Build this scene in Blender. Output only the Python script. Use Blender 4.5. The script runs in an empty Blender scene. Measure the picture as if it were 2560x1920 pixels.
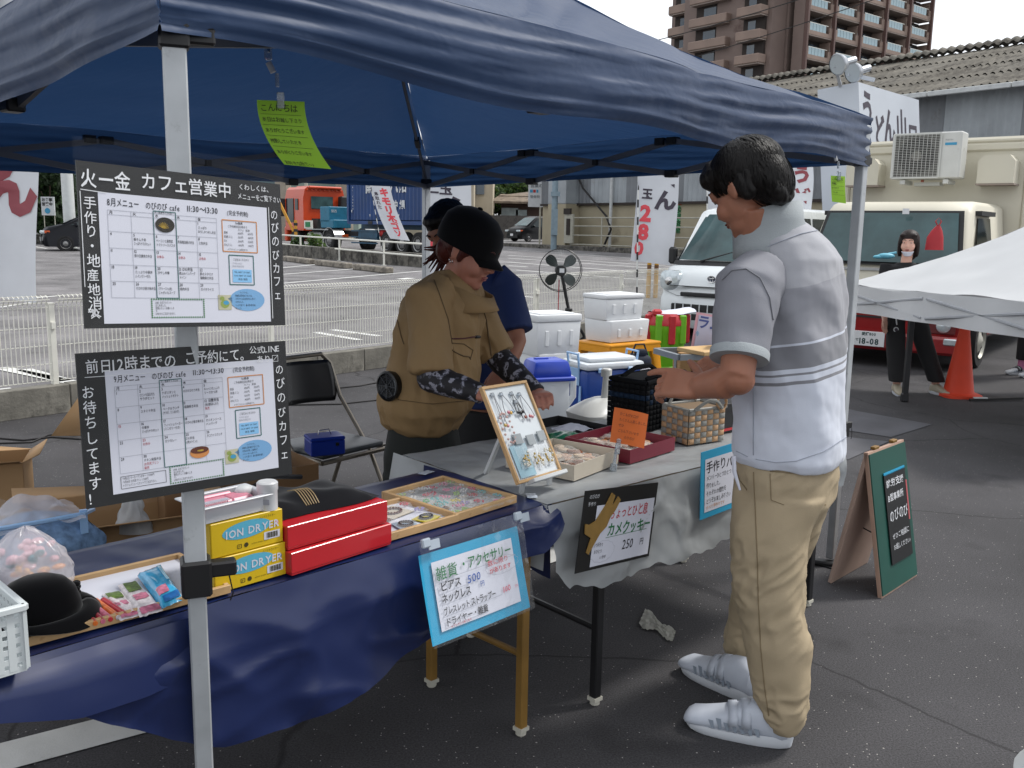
import bpy, bmesh, math, random
from mathutils import Vector, Matrix, noise, Euler
R_=math.radians; PI=math.pi
rnd=random.Random(7)
S=bpy.context.scene; COL=S.collection
# ---------------------------------------------------------------- camera
CF=2300.0; CP=R_(9.6); CR=R_(1.0); CH=1.46
cf=Vector((0,math.cos(CP),-math.sin(CP))); cr0=Vector((1,0,0)); cu0=cr0.cross(cf)
cr=cr0*math.cos(CR)+cu0*math.sin(CR); cu=cu0*math.cos(CR)-cr0*math.sin(CR); C0=Vector((0,0,CH))
cam=bpy.data.objects.new('camera',bpy.data.cameras.new('camera')); COL.objects.link(cam); S.camera=cam
cam.data.sensor_width=36; cam.data.lens=36*CF/2560; cam.data.clip_start=.05; cam.data.clip_end=3000
cam.matrix_world=Matrix.Translation(C0)@Matrix((cr,cu,-cf)).transposed().to_4x4()
# ---------------------------------------------------------------- world and sun
W=bpy.data.worlds.new('World'); S.world=W; W.use_nodes=True
nt=W.node_tree; nt.nodes.clear(); N=nt.nodes.new; L=nt.links.new
out=N('ShaderNodeOutputWorld'); bg=N('ShaderNodeBackground'); sky=N('ShaderNodeTexSky')
sky.sky_type='NISHITA'; sky.sun_disc=False; sky.sun_elevation=R_(52); sky.sun_rotation=R_(70); sky.air_density=1.0; sky.dust_density=3
hs=N('ShaderNodeHueSaturation'); hs.inputs['Saturation'].default_value=.6
tc=N('ShaderNodeTexCoord'); mp=N('ShaderNodeMapping'); mp.inputs['Scale'].default_value=(1.6,1.6,4.2)
cl=N('ShaderNodeTexNoise'); cl.inputs['Scale'].default_value=1.35; cl.inputs['Detail'].default_value=7; cl.inputs['Roughness'].default_value=.55
rp=N('ShaderNodeValToRGB'); rp.color_ramp.elements[0].position=.30; rp.color_ramp.elements[1].position=.52
mx=N('ShaderNodeMix'); mx.data_type='RGBA'; mx.inputs[7].default_value=(12.6,13.0,13.6,1)
L(tc.outputs['Generated'],mp.inputs[0]); L(mp.outputs[0],cl.inputs['Vector']); L(cl.outputs[0],rp.inputs[0]); L(rp.outputs[0],mx.inputs[0])
L(sky.outputs[0],hs.inputs['Color']); L(hs.outputs[0],mx.inputs[6]); L(mx.outputs[2],bg.inputs[0]); bg.inputs[1].default_value=.052
L(bg.outputs[0],out.inputs[0])
sl=bpy.data.lights.new('sun','SUN'); sl.energy=1.5; sl.angle=R_(10); sl.color=(1,.97,.92)
so=bpy.data.objects.new('sun',sl); COL.objects.link(so)
sd=Vector((math.sin(R_(70))*math.cos(R_(52)),math.cos(R_(70))*math.cos(R_(52)),math.sin(R_(52))))
so.rotation_euler=sd.to_track_quat('Z','Y').to_euler()
S.view_settings.view_transform='Standard'; S.view_settings.look='None'; S.view_settings.exposure=.95; S.view_settings.gamma=1; S.view_settings.use_curve_mapping=False
S.render.engine='CYCLES'; S.cycles.max_bounces=7; S.cycles.transparent_max_bounces=12
# ---------------------------------------------------------------- placing
def ray(px,py): return cf+cr*((px-1280)/CF)-cu*((py-960)/CF)
def G(px,py,z=0.0):
    d=ray(px,py); return C0+d*((z-CH)/d.z)
def D(px,py,t): return C0+ray(px,py)*t
def Yp(px,py,Y):
    d=ray(px,py); return C0+d*(Y/d.y)
def gz(Y): return 0.009*max(0,Y-14)
def GT(px,py):
    # ground point on the gently rising far ground
    p=G(px,py,0)
    for _ in range(30): p=G(px,py,gz(min(p.y,90)))
    return p
# ---------------------------------------------------------------- materials
def lin(c):
    if isinstance(c,str): c=tuple(int(c[i:i+2],16)/255 for i in (0,2,4))
    return tuple((x/12.92 if x<=.04045 else ((x+.055)/1.055)**2.4) for x in c)
MATS={}
def M(name,col,rough=.6,metal=0,var=.08,vs=6,bump=0,bs=40,trans=0,alpha=1,spec=.5,emit=0,sheen=0,trl=0,coat=0,wear=None,coord='Object'):
    if name in MATS: return MATS[name]
    m=bpy.data.materials.new(name); m.use_nodes=True; t=m.node_tree; b=t.nodes['Principled BSDF']
    c=lin(col) if isinstance(col,str) else col
    n=t.nodes.new; l=t.links.new
    tc=n('ShaderNodeTexCoord')
    if var>0:
        no=n('ShaderNodeTexNoise'); no.inputs['Scale'].default_value=vs; no.inputs['Detail'].default_value=6; l(tc.outputs[coord],no.inputs['Vector'])
        mr=n('ShaderNodeMapRange'); mr.inputs[1].default_value=.25; mr.inputs[2].default_value=.75; mr.inputs[3].default_value=1-var*1.6; mr.inputs[4].default_value=1+var
        l(no.outputs[0],mr.inputs[0])
        mu=n('ShaderNodeMix'); mu.data_type='RGBA'; mu.blend_type='MULTIPLY'; mu.inputs[0].default_value=1; mu.inputs[6].default_value=(*c,1)
        cb=n('ShaderNodeCombineColor'); [l(mr.outputs[0],cb.inputs[i]) for i in range(3)]; l(cb.outputs[0],mu.inputs[7])
        src=mu.outputs[2]
        if wear:
            wn=n('ShaderNodeTexNoise'); wn.inputs['Scale'].default_value=wear[1]; wn.inputs['Detail'].default_value=9; wn.inputs['Roughness'].default_value=.7; l(tc.outputs[coord],wn.inputs['Vector'])
            wr=n('ShaderNodeValToRGB'); wr.color_ramp.elements[0].position=wear[2]; wr.color_ramp.elements[1].position=wear[2]+.12; l(wn.outputs[0],wr.inputs[0])
            m2=n('ShaderNodeMix'); m2.data_type='RGBA'; m2.inputs[7].default_value=(*lin(wear[0]),1); l(wr.outputs[0],m2.inputs[0]); l(src,m2.inputs[6]); src=m2.outputs[2]
        l(src,b.inputs['Base Color'])
        ro=n('ShaderNodeMapRange'); ro.inputs[3].default_value=max(0,rough-.07); ro.inputs[4].default_value=min(1,rough+.07); l(no.outputs[0],ro.inputs[0]); l(ro.outputs[0],b.inputs['Roughness'])
    else:
        b.inputs['Base Color'].default_value=(*c,1); b.inputs['Roughness'].default_value=rough
    b.inputs['Metallic'].default_value=metal; b.inputs['Specular IOR Level'].default_value=spec
    b.inputs['Transmission Weight'].default_value=trans; b.inputs['Alpha'].default_value=alpha
    if coat: b.inputs['Coat Weight'].default_value=coat; b.inputs['Coat Roughness'].default_value=.06
    if sheen: b.inputs['Sheen Weight'].default_value=sheen; b.inputs['Sheen Roughness'].default_value=.4
    if emit: b.inputs['Emission Color'].default_value=(*c,1); b.inputs['Emission Strength'].default_value=emit
    if bump:
        bn=n('ShaderNodeTexNoise'); bn.inputs['Scale'].default_value=bs; bn.inputs['Detail'].default_value=8; bn.inputs['Roughness'].default_value=.6; l(tc.outputs[coord],bn.inputs['Vector'])
        bp=n('ShaderNodeBump'); bp.inputs['Strength'].default_value=bump; bp.inputs['Distance'].default_value=.01; l(bn.outputs[0],bp.inputs['Height']); l(bp.outputs[0],b.inputs['Normal'])
    if trl:
        o=t.nodes['Material Output']; tl=n('ShaderNodeBsdfTranslucent'); ms=n('ShaderNodeMixShader'); ms.inputs[0].default_value=trl
        if var>0: l(src,tl.inputs[0])
        else: tl.inputs[0].default_value=(*c,1)
        l(b.outputs[0],ms.inputs[1]); l(tl.outputs[0],ms.inputs[2]); l(ms.outputs[0],o.inputs[0])
    MATS[name]=m; return m
def film(name,col,a,rough=.12):
    "thin clear plastic: see-through with a glossy, faintly milky skin"
    if name in MATS: return MATS[name]
    m=bpy.data.materials.new(name); m.use_nodes=True; t=m.node_tree; n=t.nodes.new; l=t.links.new
    o=t.nodes['Material Output']; t.nodes.remove(t.nodes['Principled BSDF'])
    tr=n('ShaderNodeBsdfTransparent'); gl=n('ShaderNodeBsdfGlossy'); gl.inputs['Roughness'].default_value=rough; df=n('ShaderNodeBsdfDiffuse'); df.inputs[0].default_value=(*lin(col),1)
    no=n('ShaderNodeTexNoise'); no.inputs['Scale'].default_value=9; no.inputs['Detail'].default_value=3; tc=n('ShaderNodeTexCoord'); l(tc.outputs['Object'],no.inputs['Vector'])
    bp=n('ShaderNodeBump'); bp.inputs['Strength'].default_value=.5; bp.inputs['Distance'].default_value=.02; l(no.outputs[0],bp.inputs['Height']); l(bp.outputs[0],gl.inputs['Normal'])
    m1=n('ShaderNodeMixShader'); m1.inputs[0].default_value=max(0,a-.08)*.6; l(tr.outputs[0],m1.inputs[1]); l(df.outputs[0],m1.inputs[2])
    lw=n('ShaderNodeLayerWeight'); lw.inputs[0].default_value=.25; l(bp.outputs[0],lw.inputs['Normal']); mr=n('ShaderNodeMath'); mr.operation='MULTIPLY_ADD'; mr.inputs[1].default_value=.10; mr.inputs[2].default_value=a*.02; l(lw.outputs['Fresnel'],mr.inputs[0])
    ms=n('ShaderNodeMixShader'); l(mr.outputs[0],ms.inputs[0]); l(m1.outputs[0],ms.inputs[1]); l(gl.outputs[0],ms.inputs[2]); l(ms.outputs[0],o.inputs[0])
    MATS[name]=m; return m
# ---------------------------------------------------------------- glyphs
GC={}
def glyph(ch,bold):
    k=(ch,bold)
    if k in GC: return GC[k]
    cu_=bpy.data.curves.new('g','FONT'); cu_.body=ch; cu_.size=1; cu_.offset=bold; cu_.resolution_u=2
    ob=bpy.data.objects.new('g',cu_); COL.objects.link(ob); dg=bpy.context.evaluated_depsgraph_get(); dg.update()
    me=bpy.data.meshes.new_from_object(ob.evaluated_get(dg))
    vs=[(v.co.x,v.co.y) for v in me.vertices]; fs=[tuple(p.vertices) for p in me.polygons]
    bpy.data.objects.remove(ob); bpy.data.curves.remove(cu_); bpy.data.meshes.remove(me)
    if vs: w0=min(v[0] for v in vs); w1=max(v[0] for v in vs)
    else: w0,w1=0,.3
    GC[k]=(vs,fs,w0,w1); return GC[k]
# ---------------------------------------------------------------- mesh builder
class MB:
    def __init__(s): s.v=[]; s.f=[]; s.mi=[]; s.mats=[]; s.cur=0; s.X=Matrix.Identity(4)
    def m(s,mat):
        if mat not in s.mats: s.mats.append(mat)
        s.cur=s.mats.index(mat); return s
    def add(s,vs,fs,X=None):
        X=s.X if X is None else s.X@X
        o=len(s.v); s.v+= [X@Vector(v) for v in vs]; s.f+=[tuple(i+o for i in f) for f in fs]; s.mi+=[s.cur]*len(fs); return s
    def box(s,c,d,X=None,bev=0,seg=1,taper=None):
        x,y,z=(q/2 for q in d); tx,ty=(taper or (1,1))
        vs=[(-x,-y,-z),(x,-y,-z),(x,y,-z),(-x,y,-z),(-x*tx,-y*ty,z),(x*tx,-y*ty,z),(x*tx,y*ty,z),(-x*tx,y*ty,z)]
        fs=[(3,2,1,0),(4,5,6,7),(0,1,5,4),(1,2,6,5),(2,3,7,6),(3,0,4,7)]
        if bev:
            b=bmesh.new(); q=[b.verts.new(v) for v in vs]; [b.faces.new([q[i] for i in f]) for f in fs]
            bmesh.ops.bevel(b,geom=b.edges[:],offset=bev,segments=seg,affect='EDGES',profile=.5)
            b.verts.index_update(); vs=[v.co.copy() for v in b.verts]; fs=[[v.index for v in f.verts] for f in b.faces]; b.free()
        T=Matrix.Translation(c); return s.add(vs,fs,T if X is None else X@T)
    def tube(s,pts,r,n=8,cap=True,sq=1.0):
        pts=[Vector(p) for p in pts]; k=len(pts); rr=r if isinstance(r,(list,tuple)) else [r]*k
        vs=[];fs=[]; up=None
        for i,p in enumerate(pts):
            t=(pts[min(i+1,k-1)]-pts[max(i-1,0)])
            if t.length<1e-9: t=Vector((0,0,1))
            t.normalize()
            if up is None:
                up=Vector((0,0,1)) if abs(t.z)<.9 else Vector((0,1,0))
            a=t.cross(up)
            if a.length<1e-6: a=t.cross(Vector((1,0,0)))
            a.normalize(); b=a.cross(t).normalized(); up=b
            for j in range(n):
                w=2*PI*(j+.5)/n; vs.append(p+a*math.cos(w)*rr[i]+b*math.sin(w)*rr[i]*sq)
        for i in range(k-1):
            for j in range(n):
                j2=(j+1)%n; fs.append((i*n+j,i*n+j2,(i+1)*n+j2,(i+1)*n+j))
        if cap: fs.append(tuple(range(n))[::-1]); fs.append(tuple(range((k-1)*n,k*n)))
        return s.add(vs,fs)
    def bar(s,a,b,w,h,up=(0,0,1),bev=0):
        a=Vector(a);b=Vector(b); t=(b-a); Ln=t.length; t.normalize(); u=Vector(up); x=t.cross(u)
        if x.length<1e-5: x=t.cross(Vector((0,1,0)))
        x.normalize(); u=x.cross(t)
        X=Matrix((x,t,u)).transposed().to_4x4(); X.translation=(a+b)/2
        return s.box((0,0,0),(w,Ln,h),X=X,bev=bev)
    def lathe(s,prof,n=20,X=None,cap=True,sy=1):
        vs=[];fs=[]
        for r,z in prof:
            for j in range(n): w=2*PI*j/n; vs.append((r*math.cos(w),r*math.sin(w)*sy,z))
        for i in range(len(prof)-1):
            for j in range(n): j2=(j+1)%n; fs.append((i*n+j,i*n+j2,(i+1)*n+j2,(i+1)*n+j))
        if cap: fs.append(tuple(range(n))[::-1]); k=len(prof)-1; fs.append(tuple(range(k*n,(k+1)*n)))
        return s.add(vs,fs,X)
    def loft(s,secs,n=24,cap=True):
        "secs: (centre, half-axis vector a, half-axis vector b[, power])"
        vs=[];fs=[];k=len(secs)
        for q in secs:
            c,a,b=Vector(q[0]),Vector(q[1]),Vector(q[2]); pw=q[3] if len(q)>3 else 1
            for j in range(n):
                w=2*PI*j/n; cc,ss=math.cos(w),math.sin(w)
                vs.append(c+a*math.copysign(abs(cc)**pw,cc)+b*math.copysign(abs(ss)**pw,ss))
        for i in range(k-1):
            for j in range(n): j2=(j+1)%n; fs.append((i*n+j,i*n+j2,(i+1)*n+j2,(i+1)*n+j))
        if cap: fs.append(tuple(range(n))[::-1]); fs.append(tuple(range((k-1)*n,k*n)))
        return s.add(vs,fs)
    def ell(s,c,r,X=None,n=16,m=10):
        vs=[(0,0,-r[2])];fs=[]
        for i in range(1,m):
            f=-PI/2+PI*i/m
            for j in range(n): w=2*PI*j/n; vs.append((r[0]*math.cos(f)*math.cos(w),r[1]*math.cos(f)*math.sin(w),r[2]*math.sin(f)))
        vs.append((0,0,r[2])); l=len(vs)-1
        for j in range(n): fs.append((0,1+(j+1)%n,1+j)); fs.append((l,l-n+j,l-n+(j+1)%n))
        for i in range(m-2):
            for j in range(n): a=1+i*n; fs.append((a+j,a+(j+1)%n,a+n+(j+1)%n,a+n+j))
        T=Matrix.Translation(c); return s.add(vs,fs,T@(X or Matrix.Identity(4)))
    def prism(s,ol,y0,y1,X=None):
        "outline in xz, from y0 to y1"
        n=len(ol); vs=[(x,y0,z) for x,z in ol]+[(x,y1,z) for x,z in ol]
        fs=[tuple(range(n)),tuple(range(n,2*n))[::-1]]+[(i,i+n,(i+1)%n+n,(i+1)%n) for i in range(n)]
        return s.add(vs,fs,X)
    def poly(s,pts): return s.add(pts,[tuple(range(len(pts)))])
    def grid(s,fn,nu,nv,wrap=False):
        vs=[fn(i/nu,j/nv) for j in range(nv+1) for i in range(nu+1)]
        fs=[(j*(nu+1)+i,j*(nu+1)+i+1,(j+1)*(nu+1)+i+1,(j+1)*(nu+1)+i) for j in range(nv) for i in range(nu)]
        return s.add(vs,fs)
    def text(s,t,x,z,size,y=-.0015,bold=.0,vert=False,jit=0,sp=1.0,sx=1.0,slant=0,rot=0,X=None,center=False):
        "lettering in the local xz plane, read from -y"
        r=random.Random(hash(t)&0xffff if False else sum(map(ord,t))); 
        if center:
            w=0
            for ch in t: g=glyph(ch,bold); w+=(1.0 if ord(ch)>0x2000 else (g[3]-g[2]+.12))*size*sx*sp
            x-=w/2
        x0=x;z0=z
        Rm=Matrix.Translation((x0,0,z0))@Matrix.Rotation(-rot,4,'Y')@Matrix.Translation((-x0,0,-z0))
        for ch in t:
            if ch==' ': x+= .45*size*sx if not vert else 0; z-= .4*size if vert else 0; continue
            vs,fs,w0,w1=glyph(ch,bold); j=jit; a=r.uniform(-j,j)*.5; k=size*(1+r.uniform(-j,j)); dx,dz=r.uniform(-j,j)*size*.3,r.uniform(-j,j)*size*.3
            wide=ord(ch)>0x2000; ca,sa=math.cos(a),math.sin(a)
            ox=0 if wide else -w0
            if vert and ch in 'ー-〜': ca,sa=math.cos(-PI/2),math.sin(-PI/2)
            o=[]
            for gx,gy in vs:
                gx=(gx+ox); gy=gy
                if vert and ch in 'ー-〜': qx,qy=gx-.5,gy-.38; gx,gy=.5+qx*ca-qy*sa,.38+qx*sa+qy*ca
                else: gx,gy=gx*ca-gy*sa,gx*sa+gy*ca
                o.append((x+dx+(gx+slant*gy)*k*sx,y,z+dz+gy*k))
            s.add(o,fs,Rm if X is None else X@Rm)
            if vert: z-=size*1.02*sp
            else: x+=(1.0 if wide else max(.30,w1-w0+.12))*size*sx*sp
        return s
    def line(s,x0,z0,x1,z1,w,y=-.0012):
        d=Vector((x1-x0,z1-z0)); n=Vector((-d.y,d.x)).normalized()*w/2
        return s.add([(x0-n.x,y,z0-n.y),(x1-n.x,y,z1-n.y),(x1+n.x,y,z1+n.y),(x0+n.x,y,z0+n.y)],[(0,1,2,3)])
    def rect(s,x0,z0,x1,z1,w,y=-.0012):
        s.line(x0,z0,x1,z0,w,y);s.line(x0,z1,x1,z1,w,y);s.line(x0,z0,x0,z1,w,y);s.line(x1,z0,x1,z1,w,y); return s
    def disc(s,x,z,rx,rz,y=-.0012,n=24): return s.add([(x+rx*math.cos(2*PI*i/n),y,z+rz*math.sin(2*PI*i/n)) for i in range(n)],[tuple(range(n))])
    def quad(s,x0,z0,x1,z1,y=-.001): return s.add([(x0,y,z0),(x1,y,z0),(x1,y,z1),(x0,y,z1)],[(0,1,2,3)])
    def obj(s,name,par=None,smooth=35,loc=None,rz=0,X=None,kind=None,label=None,sub=0,fn=None,thick=0):
        me=bpy.data.meshes.new(name); me.from_pydata([tuple(v) for v in s.v],[],s.f)
        for mt in s.mats: me.materials.append(mt)
        if s.mats: me.polygons.foreach_set('material_index',s.mi)
        if smooth:
            me.polygons.foreach_set('use_smooth',[True]*len(me.polygons)); me.set_sharp_from_angle(angle=R_(smooth))
        me.update(); o=bpy.data.objects.new(name,me); COL.objects.link(o)
        if par is not None: o.parent=par
        if loc is not None: o.location=loc
        if rz: o.rotation_euler[2]=rz
        if X is not None: o.matrix_local=X
        if kind: o['kind']=kind
        if label: o['label']=label
        if thick:
            md=o.modifiers.new('s','SOLIDIFY'); md.thickness=thick; md.offset=0
        if sub:
            md=o.modifiers.new('d','SUBSURF'); md.levels=sub; md.render_levels=sub
        return o
def T(name,label,cat,loc=(0,0,0),rz=0,group=None,X=None):
    o=bpy.data.objects.new(name,None); COL.objects.link(o); o.empty_display_size=.1
    o.location=loc; o.rotation_euler[2]=rz
    if X is not None: o.matrix_world=X
    o['label']=label; o['category']=cat
    if group: o['group']=group
    return o
def tag(o,label,cat,group=None):
    o['label']=label; o['category']=cat
    if group: o['group']=group
    return o
def kids(o): return [c for c in bpy.data.objects if c.parent==o]
def dup(o,par=None,loc=None,rz=None,label=None,kd=None):
    c=o.copy(); COL.objects.link(c)
    if par is not None: c.parent=par
    if loc is not None: c.location=loc
    if rz is not None: c.rotation_euler[2]=rz
    if label: c['label']=label
    for k in kids(o): dup(k,c)
    return c
def clone(o,par,loc=None,X=None):
    c=o.copy(); COL.objects.link(c); c.parent=par
    if loc is not None: c.location=loc
    if X is not None: c.matrix_local=X
    return c
def frameX(tl,tr,bl):
    "matrix with origin at top-left, x to the right, z up, -y facing out"
    x=(tr-tl); w=x.length; x.normalize(); z=(tl-bl); z-=x*z.dot(x); h=z.length; z.normalize(); y=z.cross(x)
    X=Matrix((x,y,z)).transposed().to_4x4(); X.translation=tl; return X,w,h
def remesh(o,vox,smooth=3,fn=None,fac=.5):
    "weld the overlapping pieces of o into one skin"
    mats=[m for m in o.data.materials]
    md=o.modifiers.new('r','REMESH'); md.mode='VOXEL'; md.voxel_size=vox; md.use_smooth_shade=True
    if smooth:
        ms=o.modifiers.new('s','SMOOTH'); ms.iterations=smooth; ms.factor=fac
    dg=bpy.context.evaluated_depsgraph_get(); dg.update()
    me=bpy.data.meshes.new_from_object(o.evaluated_get(dg)); old=o.data; o.modifiers.clear(); o.data=me; me.name=old.name
    bpy.data.meshes.remove(old); me.materials.clear(); [me.materials.append(m) for m in mats]
    if fn:
        me.update(); nn=[v.normal.copy() for v in me.vertices]
        for v,nv in zip(me.vertices,nn):
            d=fn(v.co)
            if isinstance(d,Vector): v.co+=d
            else: v.co+=nv*d
    me.polygons.foreach_set('use_smooth',[True]*len(me.polygons)); me.polygons.foreach_set('material_index',[0]*len(me.polygons)); me.update(); return o
def paint(o,fn):
    me=o.data
    for p in me.polygons: p.material_index=fn(p.center)
def nz(p,s=1,o=0): return noise.noise(Vector((p[0]*s+o,p[1]*s+o*1.7,p[2]*s-o)))
def fold(p,d,fs,fl,o=0):
    "cloth folds running along direction d"
    d=Vector(d).normalized(); p=Vector(p); a=p.dot(d); q=p-d*a; q=q*fs+d*a*fl
    n=noise.noise(Vector((q.x+o,q.y-o,q.z+o*.5))); return n
# ================================================================ SETTING
def asphalt(name,col,spk,scale=1.0,rough=.85):
    m=bpy.data.materials.new(name); m.use_nodes=True; t=m.node_tree; b=t.nodes['Principled BSDF']; n=t.nodes.new; l=t.links.new
    tc=n('ShaderNodeTexCoord'); P=tc.outputs['Object']
    a=n('ShaderNodeTexNoise'); a.inputs['Scale'].default_value=.9*scale; a.inputs['Detail'].default_value=8; l(P,a.inputs['Vector'])
    g=n('ShaderNodeTexNoise'); g.inputs['Scale'].default_value=170; g.inputs['Detail'].default_value=4; g.inputs['Roughness'].default_value=.75; l(P,g.inputs['Vector'])
    v=n('ShaderNodeTexVoronoi'); v.inputs['Scale'].default_value=75; l(P,v.inputs['Vector'])
    c=lin(col)
    r1=n('ShaderNodeValToRGB'); r1.color_ramp.elements[0].color=(*[x*.62 for x in c],1); r1.color_ramp.elements[1].color=(*[x*1.45 for x in c],1); r1.color_ramp.elements[0].position=.3; r1.color_ramp.elements[1].position=.72; l(a.outputs[0],r1.inputs[0])
    r2=n('ShaderNodeMapRange'); r2.inputs[1].default_value=.3; r2.inputs[2].default_value=.7; r2.inputs[3].default_value=.35; r2.inputs[4].default_value=1.8; l(g.outputs[0],r2.inputs[0])
    mu=n('ShaderNodeVectorMath'); mu.operation='SCALE'; l(r1.outputs[0],mu.inputs[0]); l(r2.outputs[0],mu.inputs['Scale'])
    # pale stone chips
    v2=n('ShaderNodeTexVoronoi'); v2.inputs['Scale'].default_value=22; l(P,v2.inputs['Vector'])
    lt=n('ShaderNodeMath'); lt.operation='LESS_THAN'; lt.inputs[1].default_value=.06; l(v2.outputs['Distance'],lt.inputs[0])
    wn=n('ShaderNodeSeparateColor'); l(v2.outputs['Color'],wn.inputs[0]); gt=n('ShaderNodeMath'); gt.operation='GREATER_THAN'; gt.inputs[1].default_value=1-spk; l(wn.outputs[0],gt.inputs[0])
    # chips
    an=n('ShaderNodeMath'); an.operation='MULTIPLY'; l(lt.outputs[0],an.inputs[0]); l(gt.outputs[0],an.inputs[1])
    lt2=n('ShaderNodeMath'); lt2.operation='LESS_THAN'; lt2.inputs[1].default_value=.16; l(v.outputs['Distance'],lt2.inputs[0])
    w2=n('ShaderNodeSeparateColor'); l(v.outputs['Color'],w2.inputs[0]); g2=n('ShaderNodeMath'); g2.operation='GREATER_THAN'; g2.inputs[1].default_value=1-spk*.9; l(w2.outputs[1],g2.inputs[0])
    a2=n('ShaderNodeMath'); a2.operation='MULTIPLY'; l(lt2.outputs[0],a2.inputs[0]); l(g2.outputs[0],a2.inputs[1])
    mxx=n('ShaderNodeMath'); mxx.operation='MAXIMUM'; l(an.outputs[0],mxx.inputs[0]); l(a2.outputs[0],mxx.inputs[1])
    mx=n('ShaderNodeMix'); mx.data_type='RGBA'; mx.inputs[7].default_value=(.36,.35,.33,1); l(mxx.outputs[0],mx.inputs[0]); l(mu.outputs[0],mx.inputs[6])
    # hairline cracks and darker oil stains
    vc=n('ShaderNodeTexVoronoi'); vc.feature='DISTANCE_TO_EDGE'; vc.inputs['Scale'].default_value=.55; vd=n('ShaderNodeVectorMath'); vd.operation='MULTIPLY_ADD'; vd.inputs[1].default_value=(.5,.5,.5); l(a.outputs[1],vd.inputs[0]); l(P,vd.inputs[2]); l(vd.outputs[0],vc.inputs['Vector'])
    ck=n('ShaderNodeMapRange'); ck.inputs[1].default_value=.001; ck.inputs[2].default_value=.006; ck.inputs[3].default_value=.45; ck.inputs[4].default_value=1; l(vc.outputs[0],ck.inputs[0])
    st=n('ShaderNodeTexNoise'); st.inputs['Scale'].default_value=2.3; st.inputs['Detail'].default_value=3; l(P,st.inputs['Vector']); sr_=n('ShaderNodeMapRange'); sr_.inputs[1].default_value=.60; sr_.inputs[2].default_value=.72; sr_.inputs[3].default_value=1; sr_.inputs[4].default_value=.62; l(st.outputs[0],sr_.inputs[0])
    mm=n('ShaderNodeMath'); mm.operation='MULTIPLY'; l(ck.outputs[0],mm.inputs[0]); l(sr_.outputs[0],mm.inputs[1]); sc_=n('ShaderNodeVectorMath'); sc_.operation='SCALE'; l(mx.outputs[2],sc_.inputs[0]); l(mm.outputs[0],sc_.inputs['Scale'])
    l(sc_.outputs[0],b.inputs['Base Color']); b.inputs['Roughness'].default_value=rough; b.inputs['Specular IOR Level'].default_value=.35
    bp=n('ShaderNodeBump'); bp.inputs['Strength'].default_value=.55; bp.inputs['Distance'].default_value=.004; l(g.outputs[0],bp.inputs['Height']); l(bp.outputs[0],b.inputs['Normal'])
    MATS[name]=m; return m
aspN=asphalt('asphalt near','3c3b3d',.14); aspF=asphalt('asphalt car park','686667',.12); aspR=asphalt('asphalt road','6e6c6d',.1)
white_paint=M('road paint','c9c9c6',.7,var=.12,vs=5,bump=.2,bs=120,wear=('75726f',14,.62))
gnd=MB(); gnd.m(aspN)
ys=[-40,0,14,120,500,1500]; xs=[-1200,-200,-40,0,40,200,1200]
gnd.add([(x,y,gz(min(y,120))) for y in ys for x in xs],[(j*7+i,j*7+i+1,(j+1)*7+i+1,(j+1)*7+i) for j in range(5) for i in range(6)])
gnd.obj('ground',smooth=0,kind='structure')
FA=Vector((-3.768,6.629,0)); FD=Vector((.632,.775,0)).normalized(); FN=Vector((-FD.y,FD.x,0))
def onz(p,h): return Vector((p.x,p.y,gz(min(max(p.y,0),120))+h))
b=MB(); b.m(aspF)
def lotpt(s,w): return onz(FA+FD*s+FN*w,.004)
nn=24
pts=[];fs=[]
for j in range(nn+1):
    s=-8+j*4.5
    for w in (.1,8,16,24,32,40): pts.append(lotpt(s,w))
fs=[(j*6+k,j*6+k+1,(j+1)*6+k+1,(j+1)*6+k)[::-1] for j in range(nn) for k in range(5)]
b.add(pts,fs); b.obj('car_park',smooth=0,kind='structure')
def strip(mb,p,q,w,h=.012,n=1):
    p=Vector(p);q=Vector(q); d=(q-p); d.z=0; d.normalize(); nrm=Vector((-d.y,d.x,0))*w/2
    for i in range(n):
        a=p.lerp(q,i/n); c=p.lerp(q,(i+1)/n)
        mb.add([onz(a-nrm,h),onz(c-nrm,h),onz(c+nrm,h),onz(a+nrm,h)],[(0,1,2,3)])
# near markings
b=MB(); b.m(white_paint)
p0=G(-60,1912);p1=G(320,1812); dd=(p1-p0).normalized()
strip(b,p0-dd*.6,p1+dd*.42,.155,.004); b.obj('painted_line',kind='structure',smooth=0)
b=MB(); b.m(white_paint)
p0=G(1150,1465);p1=G(1410,1380); strip(b,p0-(p1-p0)*.3,p1+(p1-p0)*.5,.14,.006); b.obj('painted_line',kind='structure',smooth=0)
# car-park bay lines (seen through the mesh fence and beyond it)
def pline(x0,y0,x1,y1,w,h=.012,n=4):
    b=MB(); b.m(white_paint); strip(b,GT(x0,y0),GT(x1,y1),w,h,n); b.obj('bay_line',kind='structure',smooth=0)
for a in [(0,975,75,1000,.16),(0,922,165,955,.15),(60,926,190,962,.15),(600,690,690,668,.12),(690,672,860,655,.13),(640,692,900,672,.13),(700,710,1060,678,.14),(1000,699,1030,696,.3),
          (790,833,900,852,.12),(830,826,950,842,.12),(60,748,160,740,.15),(80,616,117,622,.15),(132,622,185,621,.15),(0,770,90,756,.1),(1290,740,1345,746,.13)]:
    pline(*a)
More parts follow.
